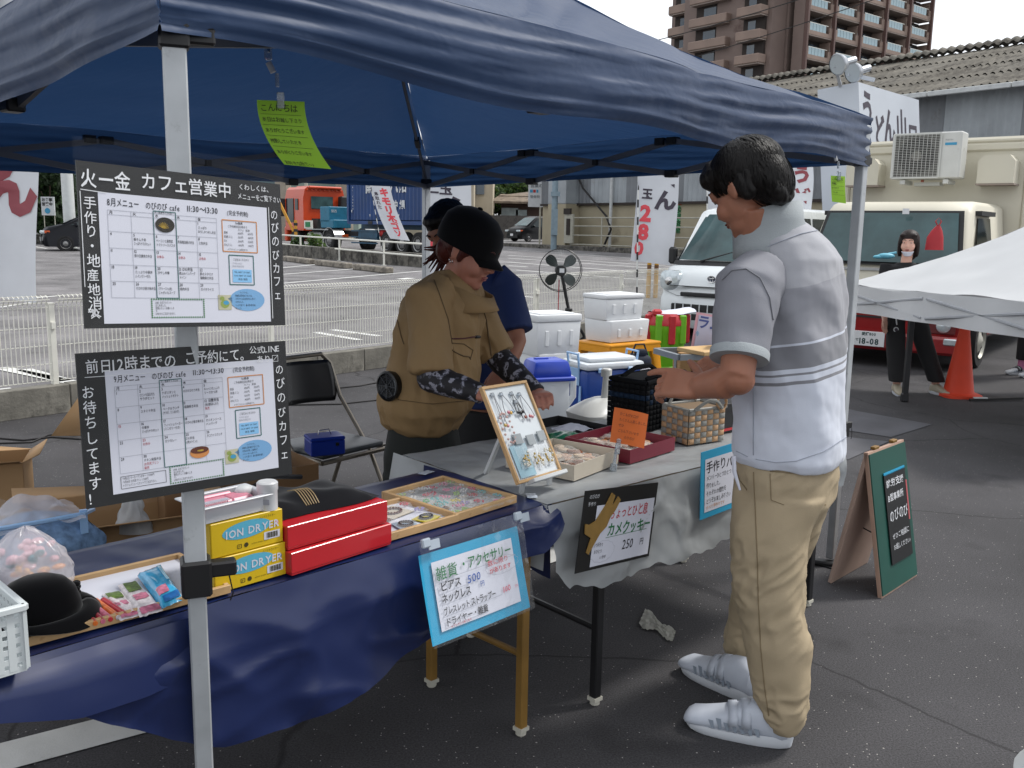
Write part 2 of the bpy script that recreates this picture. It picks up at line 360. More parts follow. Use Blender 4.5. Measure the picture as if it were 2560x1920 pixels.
# road beyond
b=MB(); b.m(aspR)
rp_=[GT(380,628),GT(780,648),GT(1054,668),GT(1400,693),GT(1900,730),GT(2100,742),GT(1900,662),GT(1720,642),GT(1390,624),GT(1180,612),GT(900,602),GT(420,604)]
b.add([onz(p,.008) for p in rp_],[tuple(range(len(rp_)))[::-1]]); b.obj('road',kind='structure',smooth=0)
for a in [(1270,624,1760,659,.16),(1270,639,1760,673,.16),(1270,646,1760,680,.16),(1270,656,1700,690,.18),(1270,665,1318,668,.2),(1290,676,1760,712,.18),(1255,602,1330,599,.3),(1250,606,1320,606,.35),(1250,598,1290,598,.3)]:
    b=MB(); b.m(white_paint); strip(b,GT(a[0],a[1]),GT(a[2],a[3]),a[4],.014,3); b.obj('road_line',kind='structure',smooth=0)
# smooth inspection-cover slabs let into the asphalt
slabm=M('slab','55555a',.8,var=.2,vs=3,bump=.3,bs=90)
for i,q in enumerate([[(2110,1020),(2140,1028),(2330,1062),(2228,1094),(2110,1076)],[(2110,1093),(2222,1105),(2120,1150),(2095,1150)]]):
    b=MB(); b.m(slabm); pp=[G(*k)+Vector((0,0,.004)) for k in q]; b.add(pp,[tuple(range(len(pp)))[::-1]])
    b.obj('ground_slab',kind='structure',smooth=0)
# ---------------------------------------------------------------- kerb wall of concrete blocks + mesh fence
conc=M('concrete block','78756d',.9,var=.3,vs=5,bump=.5,bs=45,wear=('4b4944',3.2,.52))
conc2=M('dark block','6e6b64',.9,var=.3,vs=5,bump=.5,bs=45,wear=('3c3a37',3.2,.45))
kw=T('block_kerb_wall','low stained concrete block wall under the white mesh fence','wall',FA,math.atan2(FD.y,FD.x))
bm_=MB(); bm_.m(conc).box((0,0,.11),(.594,.12,.222),bev=.006); blk=bm_.obj('block',kw,loc=(-4,0,0))
for i in range(1,40):
    c=clone(blk,kw,loc=(-4+i*.6,0,rnd.uniform(-.002,.002)))
whitem=M('white coated steel','d9d8cf',.45,var=.06,vs=8,wear=('a09a8a',6,.66))
fe=T('mesh_fence','long white welded mesh fence standing on the concrete block wall','fence',FA+Vector((0,0,.222)),math.atan2(FD.y,FD.x))
def panel_mesh(w,h):
    b=MB(); b.m(whitem); n=int(w/.034)
    for i in range(n):
        x=.02+i*.034
        b.tube([(x,0,.03),(x,0,h-.07),(x,-.035,h-.015),(x,.0,h)],.0036,4,False)
    for z in (.03,.16,.30,.44,h-.09,h-.055,h-.005): b.tube([(0,.004,z),(w,.004,z)],.004,4,False)
    for z in (h-.03,): b.tube([(0,-.036,z),(w,-.036,z)],.004,4,False)
    return b
pw=2.0; b0=panel_mesh(pw-.06,.68); pan=b0.obj('mesh_panel',fe,loc=(-4+.03,0,0),smooth=0)
b0=MB(); b0.m(whitem).box((0,0,.28),(.045,.045,.86),bev=.004).box((0,0,.715),(.05,.05,.012)); b0.box((0,-.03,.55),(.03,.02,.05)); post=b0.obj('post',fe,loc=(-4,0.03,-.1))
off=.43
for i in range(13):
    x=-6+off+i*pw
    if i==0: pan.location.x=x+.03; post.location.x=x
    else: clone(pan,fe,loc=(x+.03,0,0)); clone(post,fe,loc=(x,.03,-.1))
clone(post,fe,loc=(6.46,.03,-.1))
# ---------------------------------------------------------------- white two-rail pipe fence and kerb beyond the car park
def rail_fence(name,label,pts,h,rails,r,mat,step,group=None):
    o=pts[0]; t=T(name,label,'fence',o,0,group)
    loc=[p-o for p in pts]
    for hh in rails:
        b=MB(); b.m(mat).tube([p+Vector((0,0,hh)) for p in loc],r,6); b.obj('rail',t)
    for i in range(len(loc)-1):
        d=loc[i+1]-loc[i]; n=max(1,round(d.length/step)); 
        for k in range(n+(1 if i==len(loc)-2 else 0)):
            p=loc[i]+d*k/n; b=MB(); b.m(mat).tube([p,p+Vector((0,0,h))],r*1.25,6).lathe([(r*3,0),(r*3,.02)],8,X=Matrix.Translation(p)); b.obj('post',t)
    return t
rail_fence('pipe_fence','white two-rail pipe fence across the car park before the trucks',[GT(600,624),GT(752,641),GT(849,652),GT(960,664),GT(1070,676)],.82,(.80,.42),.03,whitem,6)
rail_fence('pipe_fence','white pipe fence by the road on the far left, next to the dark car',[GT(60,597),GT(84,600),GT(130,601),GT(200,603)],.95,(.93,.5),.05,whitem,30)
k2=T('road_kerb_wall','low dark stone kerb wall behind the two-rail pipe fence','wall',(0,0,0))
ka=[GT(620,632),GT(711,640),GT(1054,667),GT(1200,680)]
tot=ka[-1]-ka[0]; n=22
for i in range(n):
    p=ka[0]+tot*i/n; q=ka[0]+tot*(i+.97)/n; b=MB(); b.m(conc2).bar(p+Vector((0,0,.2)),q+Vector((0,0,.2)),.3,.5,bev=.02); b.obj('block',k2)
k3=T('kerb','low grey kerb under the pipe fence on the far left','wall',(0,0,0)); a=GT(20,607);c=GT(220,610)
for i in range(6):
    p=a.lerp(c,i/6); q=a.lerp(c,(i+.97)/6); b=MB(); b.m(conc2).bar(p+Vector((0,0,.2)),q+Vector((0,0,.2)),.4,.5,bev=.02); b.obj('block',k3)
# wheel stops
stopm=M('wheel stop concrete','8a8378',.9,var=.3,vs=4,bump=.5,bs=20,wear=('55504a',5,.5))
for i,(a,c,lb) in enumerate([((711,652),(780,661),'concrete wheel stop nearest the menu boards'),((795,663),(873,672),'middle one of three concrete wheel stops beyond the mesh fence'),((890,674),(975,684),'concrete wheel stop right of the other two, left of the vendor')]):
    p=GT(*a);q=GT(*c); b=MB(); b.m(stopm).bar(Vector((0,0,.09)),q-p+Vector((0,0,.09)),.26,.18,bev=.03); o=b.obj('wheel_stop',loc=p); tag(o,lb,'wheel stop','wheel stops in the car park')
# ================================================================ FAR BUILDINGS
# brown apartment tower -------------------------------------------------
tile=M('brown tile','76665f',.7,var=.1,vs=.4,wear=('58453f',.25,.6)); tile2=M('brown tile balcony','8b786d',.75,var=.1,vs=.5)
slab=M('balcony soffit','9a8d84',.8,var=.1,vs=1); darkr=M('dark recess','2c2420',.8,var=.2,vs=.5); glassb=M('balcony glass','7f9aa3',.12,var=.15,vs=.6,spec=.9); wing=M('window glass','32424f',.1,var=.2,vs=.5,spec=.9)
pillar=M('red brown pillar','5d4640',.6,var=.1)
tw0=D(2002,185,119); az=math.atan2(21,26); tw=T('apartment_tower','tall brown tiled apartment tower with blue glass balconies','building',(tw0.x,tw0.y,0),az)
fh=3.0; bw=6.3; nf=16; nb=5; z0=tw0.z-2*fh-1.2; wd=nb*bw; dp=15.0
b=MB(); b.m(tile).box((wd/2,dp/2+1.6,nf*fh/2+z0/2),(wd-.1,dp-1.6,nf*fh+z0)); b.obj('core_wall',tw)
b=MB(); b.m(tile)
b.box((.35,.8,nf*fh/2+z0/2),(.7,1.6,nf*fh+z0)); b.obj('corner_wall',tw)
b=MB(); b.m(tile2).box((0,0,0),(bw-.55,.16,1.05)); b.box((0,1.0,-.72),(bw-.1,2.0,.3)); 
bal=None; gp=None; pn=None
for f in range(nf):
    for k in range(nb):
        z=z0+f*fh
        if bal is None:
            b=MB(); b.m(tile2); w=bw-.3
            b.box((0,.0,-.35),(w,.2,.5)).box((-w/2+.45,0,.3),(.9,.2,.8)).box((w/2-.35,0,.3),(.7,.2,.8)); b.m(slab).box((0,.9,-.68),(w,1.9,.18))
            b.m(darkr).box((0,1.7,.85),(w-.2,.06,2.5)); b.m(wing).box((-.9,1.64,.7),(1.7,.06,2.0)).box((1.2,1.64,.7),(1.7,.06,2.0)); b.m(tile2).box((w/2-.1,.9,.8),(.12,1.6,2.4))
            bal=b.obj('balcony',tw,loc=(k*bw+bw/2,-.1,z+.9))
            b=MB(); b.m(glassb).box((0,0,0),(.68,.05,.92)); pn=b.obj('glass_pane',bal,loc=(-1.75,-.04,.36))
            for q in range(1,5): clone(pn,bal,loc=(-1.75+q*.74,-.04,.36))
            b=MB(); b.m(whitem).box((.0,-.03,.86),(4.2,.08,.07)); b.obj('handrail',bal)
        else:
            if z<tw0.z-6: continue
            c=clone(bal,tw,loc=(k*bw+bw/2,-.1,z+.9)); [clone(x,c,loc=x.location) for x in kids(bal)]
for k in range(nb+1):
    b=MB(); b.m(pillar).box((0,0,0),(.35,.5,nf*fh+z0)); b.obj('pillar',tw,loc=(k*bw+(.2 if k==0 else -.17 if k==nb else 0),-.28,(nf*fh+z0)/2))
# left wing, seen on the side face
side=MB(); side.m(tile).box((0,0,0),(3,9,nf*fh+z0)); side.obj('side_wall',tw,loc=(-1.6,7.2,(nf*fh+z0)/2))
so_=None
for f in range(nf):
    z=z0+f*fh
    if z<tw0.z-9: continue
    for (y,w,x) in ((5.2,3.4,-3.2),(12.5,6.0,-2.6),(19.0,4.5,-.5)):
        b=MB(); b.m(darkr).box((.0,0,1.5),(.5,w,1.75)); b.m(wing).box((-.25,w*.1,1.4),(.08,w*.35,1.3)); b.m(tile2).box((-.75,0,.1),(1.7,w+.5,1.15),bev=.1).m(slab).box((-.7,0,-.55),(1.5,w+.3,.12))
        b.obj('side_balcony',tw,loc=(x,y,z))
for (x,y,w,d_) in ((.5,14,6,8),(3,20,5,6)):
    b=MB(); b.m(tile).box((0,0,0),(w,d_,nf*fh+z0)); b.obj('wing_wall',tw,loc=(x,y,(nf*fh+z0)/2))
# overhead cables in front of the tower
cabm=M('cable black','1c1a1a',.6,var=0)
for i,(a,c,s_) in enumerate([((1660,78),(1990,-20),.6),((1760,112),(2260,-55),.8)]):
    p=D(*a,70);q=D(*c,60); d=q-p; pts=[p+d*(t/12*3-1)-Vector((0,0,s_*4*(t/12)*(1-t/12))) for t in range(13)]
    b=MB(); b.m(cabm).tube(pts,.035,4); o=b.obj('overhead_cable'); tag(o,['thin overhead cable crossing the left of the brown tower','overhead cable crossing the tower above its balconies'][i],'cable','overhead cables')
# warehouse --------------------------------------------------------------
WA=Vector((3.516,53.04,0)); WD=Vector((.584,-.812,0)).normalized(); wl=T('warehouse','long warehouse with beige lower wall, grey corrugated upper wall and old slate roof','building',(WA.x,WA.y,.3),math.atan2(WD.y,WD.x))
# local x along facade (to the right), local -y towards us?  facade normal
beige=M('beige plaster','a49b84',.9,var=.12,vs=.6,wear=('857c68',.5,.58)); cor1=M('corrugated grey','74787c',.6,var=.15,vs=.8,wear=('5b5650',.7,.6)); cor2=M('corrugated grey light','9aa0a4',.6,var=.15,vs=.8,wear=('7a746c',.7,.6)); slate=M('weathered slate','69655d',.95,var=.3,vs=1.2,bump=.6,bs=6,wear=('3f3b35',1.1,.5)); trimw=M('gutter white','b9bcbc',.5,var=.1)
Lw=40; x0=-3.2; hE=6.35
b=MB(); b.m(beige).box((x0+Lw/2,6,1.25),(Lw,12,2.7)); b.obj('lower_wall',wl)
def corr(x0,x1,z0_,z1,y,p,amp):
    b=MB(); n=int((x1-x0)/p*4)
    def fn(u,v): x=x0+(x1-x0)*u; return (x,y-amp*math.sin(2*PI*x/p),z0_+(z1-z0_)*v)
    return b,fn,n
for i,(xa,xb,mt) in enumerate([(x0,1.2,cor1),(1.2,4.2,cor2),(4.2,8.3,cor1),(8.3,13,cor2),(13,16,cor1),(16,21.5,cor1),(21.5,24.3,cor2),(24.3,37,cor1)]):
    b,fn,n=corr(xa,xb,2.55,hE,-.12,.32,.05); b.m(mt).grid(fn,n,1); b.obj('corrugated_sheet',wl,smooth=60)
b=MB(); b.m(cor1).box((x0+Lw/2,6,4.4),(Lw,11.9,3.7)); b.obj('upper_wall',wl)
b=MB(); b.m(darkr).box((x0+Lw/2,-.16,2.55),(Lw,.1,.12)); b.obj('flashing',wl)
# roof: wavy sheets in overlapping rows
run=9.5; rise=3.1
for r in range(4):
    b=MB(); p=.30
    def fn(u,v,r=r): x=x0-.3+(Lw+.6)*u; t=(r+v*1.06)/4; return (x,-.9+run*t,hE+.05+rise*t+.06*math.sin(2*PI*x/p)-.06*v+.03*nz((x,t*9,0),.7))
    b.m(slate).grid(fn,int(Lw/p*4),2); b.obj('roof_sheet_row',wl,smooth=70)
b=MB(); b.m(slate)
def fr(u,v): x=x0-.3+(Lw+.6)*u; a=PI*v; return (x,-.9+run-.35*math.cos(a),hE+rise+.12+.22*math.sin(a)+.06*math.sin(2*PI*x/.42))
b.grid(fr,int(Lw/.42*4),5); b.obj('ridge',wl,smooth=70)
b=MB(); b.m(slate).box((x0+Lw/2,12,hE+1.2),(Lw,4,2.4)); b.obj('rear_roof',wl)
for k in range(13):
    b=MB(); b.m(trimw).box((0,0,0),(3.02,.16,.18),bev=.02); b.obj('gutter',wl,loc=(x0+1.5+k*3.06,-1.0,hE-.06))
for (x,z,w,h) in ((7.0,1.95,1.4,1.25),):
    b=MB(); b.m(wing).box((x,-.02,z),(w,.1,h)); b.m(trimw).rect(x-w/2,z-h/2,x+w/2,z+h/2,.08,y=-.09); b.obj('window',wl)
for x in (21.2,23.8,26.4):
    b=MB(); b.m(wing).box((x,-.2,3.9),(2.5,.06,1.2)); b.m(trimw).rect(x-1.25,3.3,x+1.25,4.5,.09,y=-.25); b.obj('window',wl)
b=MB(); b.m(trimw).tube([(3.2,-.3,0),(3.2,-.3,6)],.09,8); b.obj('downpipe',wl)
b=MB(); b.m(cabm).tube([(.3,-.35,4.2),(.9,-.35,3.4),(2.9,-.35,1.9),(3.4,-.42,1.2),(2.7,-.42,0)],.06,6); b.obj('cable',wl)
b=MB(); b.m(beige).box((-.6,-.5,1.3),(1.6,1,2.6)); b.m(cor2).box((-.6,-.5,3.4),(1.6,1,1.7)); b.obj('porch',wl)
# kerb before the warehouse
kb=T('pavement_kerb','long dark kerb at the foot of the warehouse','wall',(WA.x,WA.y,.28),math.atan2(WD.y,WD.x))
for i in range(14):
    b=MB(); b.m(conc2).box((-4.5+i*2,-1.2,.12),(1.96,.5,.36),bev=.03); b.obj('kerb_stone',kb)
greyrail=M('grey rail','a9a79a',.6,var=.1)
q0=GT(1458,626)-WD*0; rf=T('guard_rail','grey four-bar pipe railing standing before the beige warehouse wall','fence',(WA.x,WA.y,.3),math.atan2(WD.y,WD.x))
for z in (.35,.85,1.35,1.8): b=MB(); b.m(greyrail).tube([(.6,-.9,z),(14,-.9,z)],.035,6); b.obj('rail',rf)
for k in range(6): b=MB(); b.m(greyrail).tube([(.6+k*2.6,-.9,0),(.6+k*2.6,-.9,1.85)],.045,6); b.obj('post',rf)
b=MB(); b.m(greyrail).box((.5,-.95,1.2),(.75,.12,1.6)); b.m(darkr).box((.42,-1.03,2.15),(.6,.1,.32)).box((.5,-1.03,1.3),(.3,.04,.9)); b.obj('notice_box',rf)
# beige house, old tiled house, bushes
def house(name,label,px0,px1,pyb,pyt,Y,mat,dep=8):
    a=Yp(px0,pyb,Y); c=Yp(px1,pyt,Y); t=T(name,label,'building',(a.x,Y,gz(min(Y,90))),0); return t,c.x-a.x,c.z-gz(min(Y,90))
creamp=M('cream wall','b6ab97',.85,var=.1,vs=.5,wear=('968b78',.4,.6))
t,w,h=house('beige_house','plain cream rendered house just left of the green trees',1000,1232,600,400,78,creamp)
b=MB(); b.m(creamp).box((w*.4,4,h/2),(w*.8,8,h)); b.obj('wall',t)
b=MB(); b.m(creamp).box((w*.86,7,h/2-.2),(w*.27,8,h-.4)); b.obj('side_wall',t)
b=MB(); b.m(wing).box((w*.84,2.9,h*.68),(.9,.2,1.3)); b.obj('window',t)
b=MB(); b.m(M('brown frame','5b4638',.6)).box((w*.815-1.1,-.05,h*.66),(.8,.15,1.9)); b.m(wing).box((w*.815-1.1,-.1,h*.66),(.6,.15,1.7)); b.obj('window',t)
t,w,h=house('tiled_house','old low house with a brown tiled roof behind the black van',1225,1400,603,480,84,creamp)
tilem=M('brown roof tile','7d7062',.9,var=.25,vs=2,bump=.5,bs=5,wear=('5b5046',1.3,.5)); oldw=M('dark timber wall','4a3a33',.8,var=.2,vs=2)
b=MB(); b.m(oldw).box((w*.55,4,1.7),(w*.8,6,3.4)); b.obj('wall',t)
b=MB(); b.m(M('pale pane','8f9b9c',.3,var=.2,vs=2)).box((w*.28,.9,1.9),(1.5,.15,1.5)).box((w*.45,.9,1.9),(1.0,.15,1.2)); b.obj('window',t)
for i in range(2):
    b=MB(); b.m(tilem)
    if i==0: vs=[(0,-.5,3.2),(w,-.5,3.2),(w,1.6,3.9),(.9,1.6,3.9)]
    else: vs=[(.7,.9,3.75),(w,.9,3.75),(w,5,h+.3),(4.4,5,h+.3)]
    b.add(vs+[(x,y,z-.18) for x,y,z in vs],[(0,1,2,3),(7,6,5,4),(0,4,5,1),(1,5,6,2),(2,6,7,3),(3,7,4,0)]); b.obj('roof',t)
b=MB(); b.m(M('dark stone wall','57534f',.9,var=.25,vs=2,wear=('3d3a38',2,.5))).box((0,0,0),(13,.3,2.1)); p=Yp(1300,590,80); o=b.obj('garden_wall',loc=(p.x,80,gz(80)+.9)); tag(o,'dark grey garden wall behind the black van','wall')
# house behind the orange truck
lg=M('pale green siding','93a39a',.8,var=.08,vs=1); prf=M('maroon slate roof','5c4642',.85,var=.2,vs=2,bump=.4,bs=4)
t,w,h=house('green_house','pale green house with maroon roof and white gable trim behind the orange truck',712,905,610,452,72,lg)
b=MB(); b.m(lg).box((w/2,3,2.6),(w-.6,6,5.3)); b.obj('wall',t)
b=MB(); b.m(prf); vs=[(-.4,-.6,5.1),(w+.4,-.6,5.1),(w-1.0,3,6.9),(1.4,3,6.9)]; b.add(vs+[(x,y,z-.2) for x,y,z in vs],[(0,1,2,3),(7,6,5,4),(0,4,5,1),(1,5,6,2),(2,6,7,3),(3,7,4,0)]); b.obj('roof',t)
gx=w*.80; b=MB(); b.m(lg).prism([(gx-2.6,4.6),(gx+1.6,4.6),(gx+1.6,5.2),(gx-.3,6.5),(gx-2.6,5.2)],-1.0,1); b.obj('gable_wall',t)
b=MB(); b.m(M('white trim','cfcfca',.6)).bar((gx-3.4,-1.15,4.85),(gx-.3,-1.15,6.75),.2,.28).bar((gx+2.0,-1.15,5.1),(gx-.3,-1.15,6.75),.2,.28)
for k in range(5): b.bar((gx-1.3+k*.45,-1.1,5.65),(gx-.95+k*.32,-1.1,6.25),.08,.1)
b.prism([(gx-1.3,5.55),(gx+.9,5.55),(gx+.9,5.7),(gx-1.3,5.7)],-1.15,-1.05); b.obj('gable_trim',t)
polec=M('pole concrete','968d80',.9,var=.15,vs=2)
for i,(px,py0,Y,r,top,lb) in enumerate([(711,610,62,.55,10,'thick concrete pole left of the green house'),(862,600,66,.62,8.3,'thick concrete pole between the orange cab and the container'),(767,560,58,.11,10,'thin grey pole rising over the orange cab')]):
    p=Yp(px,py0,Y); b=MB(); b.m(polec if i<2 else greyrail).tube([(0,0,0),(0,0,top)],[r,r*.85],10); 
    if i<2: b.lathe([(r*1.15,top-.6),(r*1.15,top-.3)],10)
    o=b.obj('utility_pole',loc=(p.x,Y,gz(Y))); tag(o,lb,'pole')
# white mast + grey pylon on the left
polew=M('white mast','c8cbcb',.4,var=.06)
p=Yp(178,618,40); b=MB(); b.m(polew).tube([(0,0,0),(0,0,14)],[.24,.24],20); b.lathe([(.4,0),(.4,.06)],16); o=b.obj('sign_mast',loc=(p.x,p.y,gz(40))); tag(o,'tall round white mast beside the dark car','pole')
p=Yp(70,618,42); b=MB(); b.m(M('grey pylon','a2a6aa',.6,var=.08,vs=.6)).tube([(0,0,0),(0,0,14)],[.52,.52],24); b.m(polew).lathe([(.6,8.1),(.6,8.25)],24); o=b.obj('sign_pylon',loc=(p.x-.4,p.y,gz(40))); tag(o,'thick grey sign pillar behind the left banner, top left corner','pole')
# billboard + blue-grey pole before the warehouse
p=Yp(1320,515,58); q=Yp(1382,515,58); u=Yp(1320,455,58); hh=u.z-p.z; ww=q.x-p.x
sb=T('roadside_sign','white roadside signboard with a red 1K mark above the black van','sign',(p.x,58,0))
whs=M('sign white','c9ccce',.5,var=.05); redp=M('red print','b02a2a',.6,var=0); blkp=M('black print','1d1c20',.6,var=0); bluep=M('blue print','3a8fb5',.6,var=0); grnp=M('green print','1c7a48',.6,var=0); greyp=M('grey print','6f7478',.6,var=0)
b=MB(); b.m(whs).box((ww/2,.1,p.z+hh/2+.1),(ww,.16,hh+.3)); b.obj('panel',sb)
b=MB(); b.m(greyp).text('営業の',.12,p.z+1.15,.26,y=.01,bold=.02); b.m(redp).text('1',.98,p.z+.3,1.2,y=.0,bold=.03).m(greyp).text('K',1.12,p.z+.32,1.05,y=.01,bold=.05)
b.m(bluep).quad(.1,p.z+.82,.28,p.z+1.0,y=.01).quad(.5,p.z+.82,.62,p.z+1.0,y=.01).m(redp).quad(.3,p.z+.82,.46,p.z+1.0,y=.01); b.m(greyp).text('整骨院',.12,p.z+.5,.2,y=.01,bold=.01).text('受付',.8,p.z+1.0,.22,y=.01,vert=True)
b.obj('lettering',sb)
b=MB(); b.m(greyrail).tube([(ww/2,.3,0),(ww/2,.3,p.z)],.06,8); b.obj('post',sb)
p=Yp(1384,620,51); b=MB(); b.m(M('blue grey pole','7f929c',.5,var=.1)).tube([(0,0,0),(0,0,6)],.17,12).box((0,-.2,1.5),(.35,.2,1.4)).box((.02,-.1,3.0),(.5,.3,.25)).tube([(.1,-.1,3),(.15,-.12,6)],.05,6); o=b.obj('street_pole',loc=(p.x,p.y,gz(51))); tag(o,'blue-grey street pole with a control box at the corner of the warehouse','pole')
# vegetation ----------------------------------------------------------------
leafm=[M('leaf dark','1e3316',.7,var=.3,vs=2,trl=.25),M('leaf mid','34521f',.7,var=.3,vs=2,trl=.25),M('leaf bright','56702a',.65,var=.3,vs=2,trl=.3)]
bark=M('bark','4a3c30',.9,var=.3)
def tree(name,label,c,rx,ry,rz_,n,size,mix,seed,trunk=.15,cat='tree',group=None):
    r=random.Random(seed); base=Vector((c[0],c[1],gz(c[1]))); t=T(name,label,cat,base,0,group); cz=c[2]-base.z
    b=MB(); b.m(bark).tube([(0,0,0),(.1*rx,0,cz*.6),(0,0,cz)],[trunk,trunk*.7,trunk*.3],7)
    for k in range(7):
        a=r.uniform(0,2*PI); b.tube([(0,0,cz*.55),(math.cos(a)*rx*.6,math.sin(a)*ry*.6,cz+rz_*r.uniform(-.2,.6))],[trunk*.4,trunk*.1],5)
    b.obj('trunk',t)
    b=MB(); lobes=[(Vector((r.uniform(-.65,.65)*rx,r.uniform(-.6,.6)*ry,r.uniform(-.6,.65)*rz_)),r.uniform(.3,.5)) for _ in range(16)]
    for i in range(n):
        l,s=r.choice(lobes); d=Vector((r.gauss(0,1),r.gauss(0,1),r.gauss(0,1))).normalized()*r.uniform(.75,1.05)**.5*s
        p=l+Vector((d.x*rx,d.y*ry,d.z*rz_)); p.z+=cz
        if p.z<.1: continue
        u=Vector((r.gauss(0,1),r.gauss(0,1),r.gauss(0,1))).normalized(); w=u.orthogonal().normalized(); sz=size*r.uniform(.5,1.3)
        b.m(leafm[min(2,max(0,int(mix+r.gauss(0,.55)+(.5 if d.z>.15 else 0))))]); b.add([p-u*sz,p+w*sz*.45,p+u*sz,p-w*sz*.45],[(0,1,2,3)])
    b.obj('crown',t,smooth=0)
p=Yp(120,470,46); tree('dark_tree','dark evergreen tree between the left banner and the white mast',(p.x,46,p.z-.2),1.5,1.4,2.0,4200,.17,.2,1,.2)
p=Yp(105,540,47); tree('hedge','dark hedge below the evergreen tree on the far left',(p.x,47,p.z),1.6,1,.9,2200,.14,.1,2,.1,cat='hedge')
p=Yp(1275,478,92); tree('green_tree','bright green tree above the old tiled roof',(p.x,92,p.z),2.6,1.5,1.5,4500,.22,1.6,3,.2)
p=Yp(1245,505,88); tree('green_shrub','green shrub at the left end of the old tiled roof',(p.x,88,p.z),1.1,1,1.5,1500,.2,1.1,4,.1,cat='shrub')
p=Yp(787,632,38); tree('roadside_weeds','yellow-green weeds growing by the white pipe fence',(p.x,p.y,gz(38)+.42),.38,.3,.5,700,.09,1.9,5,.02,cat='weeds')
p=Yp(740,622,39); tree('roadside_weeds','dull green weeds at the foot of the orange cab',(p.x,p.y,gz(38)+.35),.35,.3,.4,500,.09,1.0,6,.02,cat='weeds')
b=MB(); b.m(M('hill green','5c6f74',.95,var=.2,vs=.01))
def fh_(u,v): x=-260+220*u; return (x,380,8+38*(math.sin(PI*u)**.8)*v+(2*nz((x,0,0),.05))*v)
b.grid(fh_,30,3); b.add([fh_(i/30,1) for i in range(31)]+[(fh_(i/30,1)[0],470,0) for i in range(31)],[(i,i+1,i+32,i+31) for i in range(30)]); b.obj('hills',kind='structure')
# small poster board on the far left
p=Yp(118,545,44); sb=T('small_poster_board','small white poster board with blue picture below the evergreen tree','sign',(p.x-.55,44,gz(44)))
b=MB(); b.m(whs).box((.6,.06,1.85),(.62,.06,.86)); b.obj('panel',sb); b=MB(); b.m(blkp).text('お食事',.33,2.08,.17,y=.01,bold=.03).text('営業中',.33,1.88,.17,y=.01,bold=.03); b.m(bluep).disc(.58,1.63,.13,.13,y=.01); b.obj('lettering',sb); b=MB(); b.m(greyrail).tube([(.35,.12,0),(.35,.12,2.2)],.02).tube([(.85,.12,0),(.85,.12,2.2)],.02); b.obj('post',sb)
# ================================================================ VEHICLES
tyre=M('tyre rubber','1b1b1c',.85,var=.15); rimw=M('wheel rim','b5b3a8',.4,metal=.3,var=.1); rimd=M('steel rim','8b8b8b',.4,metal=.7,var=.1)
carglass=M('car glass','1c282b',.06,var=.1,vs=1.5,spec=.4); vanglass=M('van windscreen','3d5557',.06,var=.35,vs=2.2,spec=.45); plasd=M('dark plastic','17181a',.55,var=.1); lampg=M('lamp glass','c9d2d6',.1,metal=.4,var=.1,vs=20,spec=.9); lamp_o=M('orange lamp','c2501c',.3,var=.1); platew=M('plate white','d5d6d8',.5,var=0); chrome=M('chrome','c8c8c8',.12,metal=1,var=0)
def wheel(par,x,y,r,w,rim=rimd,n=24):
    t=MB(); t.m(tyre).lathe([(r*.62,-w/2),(r*.93,-w/2),(r,-w/2+.03),(r,w/2-.03),(r*.93,w/2),(r*.62,w/2)],n,X=Matrix.Rotation(PI/2,4,'Y'),cap=False)
    t.m(plasd).lathe([(r*.62,-w/2+.02),(r*.62,w/2-.02)],n,X=Matrix.Rotation(PI/2,4,'Y')); o=t.obj('wheel',par,loc=(x,y,r))
    s=-1 if x<0 else 1
    b=MB(); b.m(rim)
    X=Matrix.Rotation(PI/2*s,4,'Y')
    b.lathe([(r*.66,w/2-.015),(r*.64,w/2+.008),(r*.55,w/2-.03),(r*.3,w/2-.01),(r*.16,w/2+.012),(.01,w/2+.018)],n,X=X,cap=False)
    b.m(plasd)
    for k in range(6): a=2*PI*k/6; b.lathe([(r*.07,w/2-.014),(r*.07,w/2-.009)],8,X=X@Matrix.Translation((r*.43*math.cos(a),r*.43*math.sin(a),-.0)))
    b.obj('rim',o); return o
def carbody(prof,w,inset,belt,mat,name,par,rnd_=.05):
    "prof: side outline (y,z); above the belt line the sides lean in"
    b=MB(); b.m(mat); n=len(prof); us=[-1,-.94,-.8,-.4,0,.4,.8,.94,1]; cy=sum(p[0] for p in prof)/n; cz=sum(p[1] for p in prof)/n
    vs=[]
    for u in us:
        k=1-.06*(abs(u)==1)-.018*(abs(u)==.94)
        for y,z in prof:
            yy=cy+(y-cy)*(1-(1-k)*.6)-(abs(u)**3)*.10*(1 if y>cy+1 else 0); zz=cz+(z-cz)*k if z>cz else z
            ins=inset*max(0,(z-belt))/(max(p[1] for p in prof)-belt); vs.append((u*(w/2-ins),yy,zz))
    fs=[(i*n+j,i*n+(j+1)%n,(i+1)*n+(j+1)%n,(i+1)*n+j) for i in range(len(us)-1) for j in range(n)]
    fs+= [tuple(range(n))[::-1],tuple(range((len(us)-1)*n,len(us)*n))]
    b.add(vs,fs); return b.obj(name,par,smooth=50)
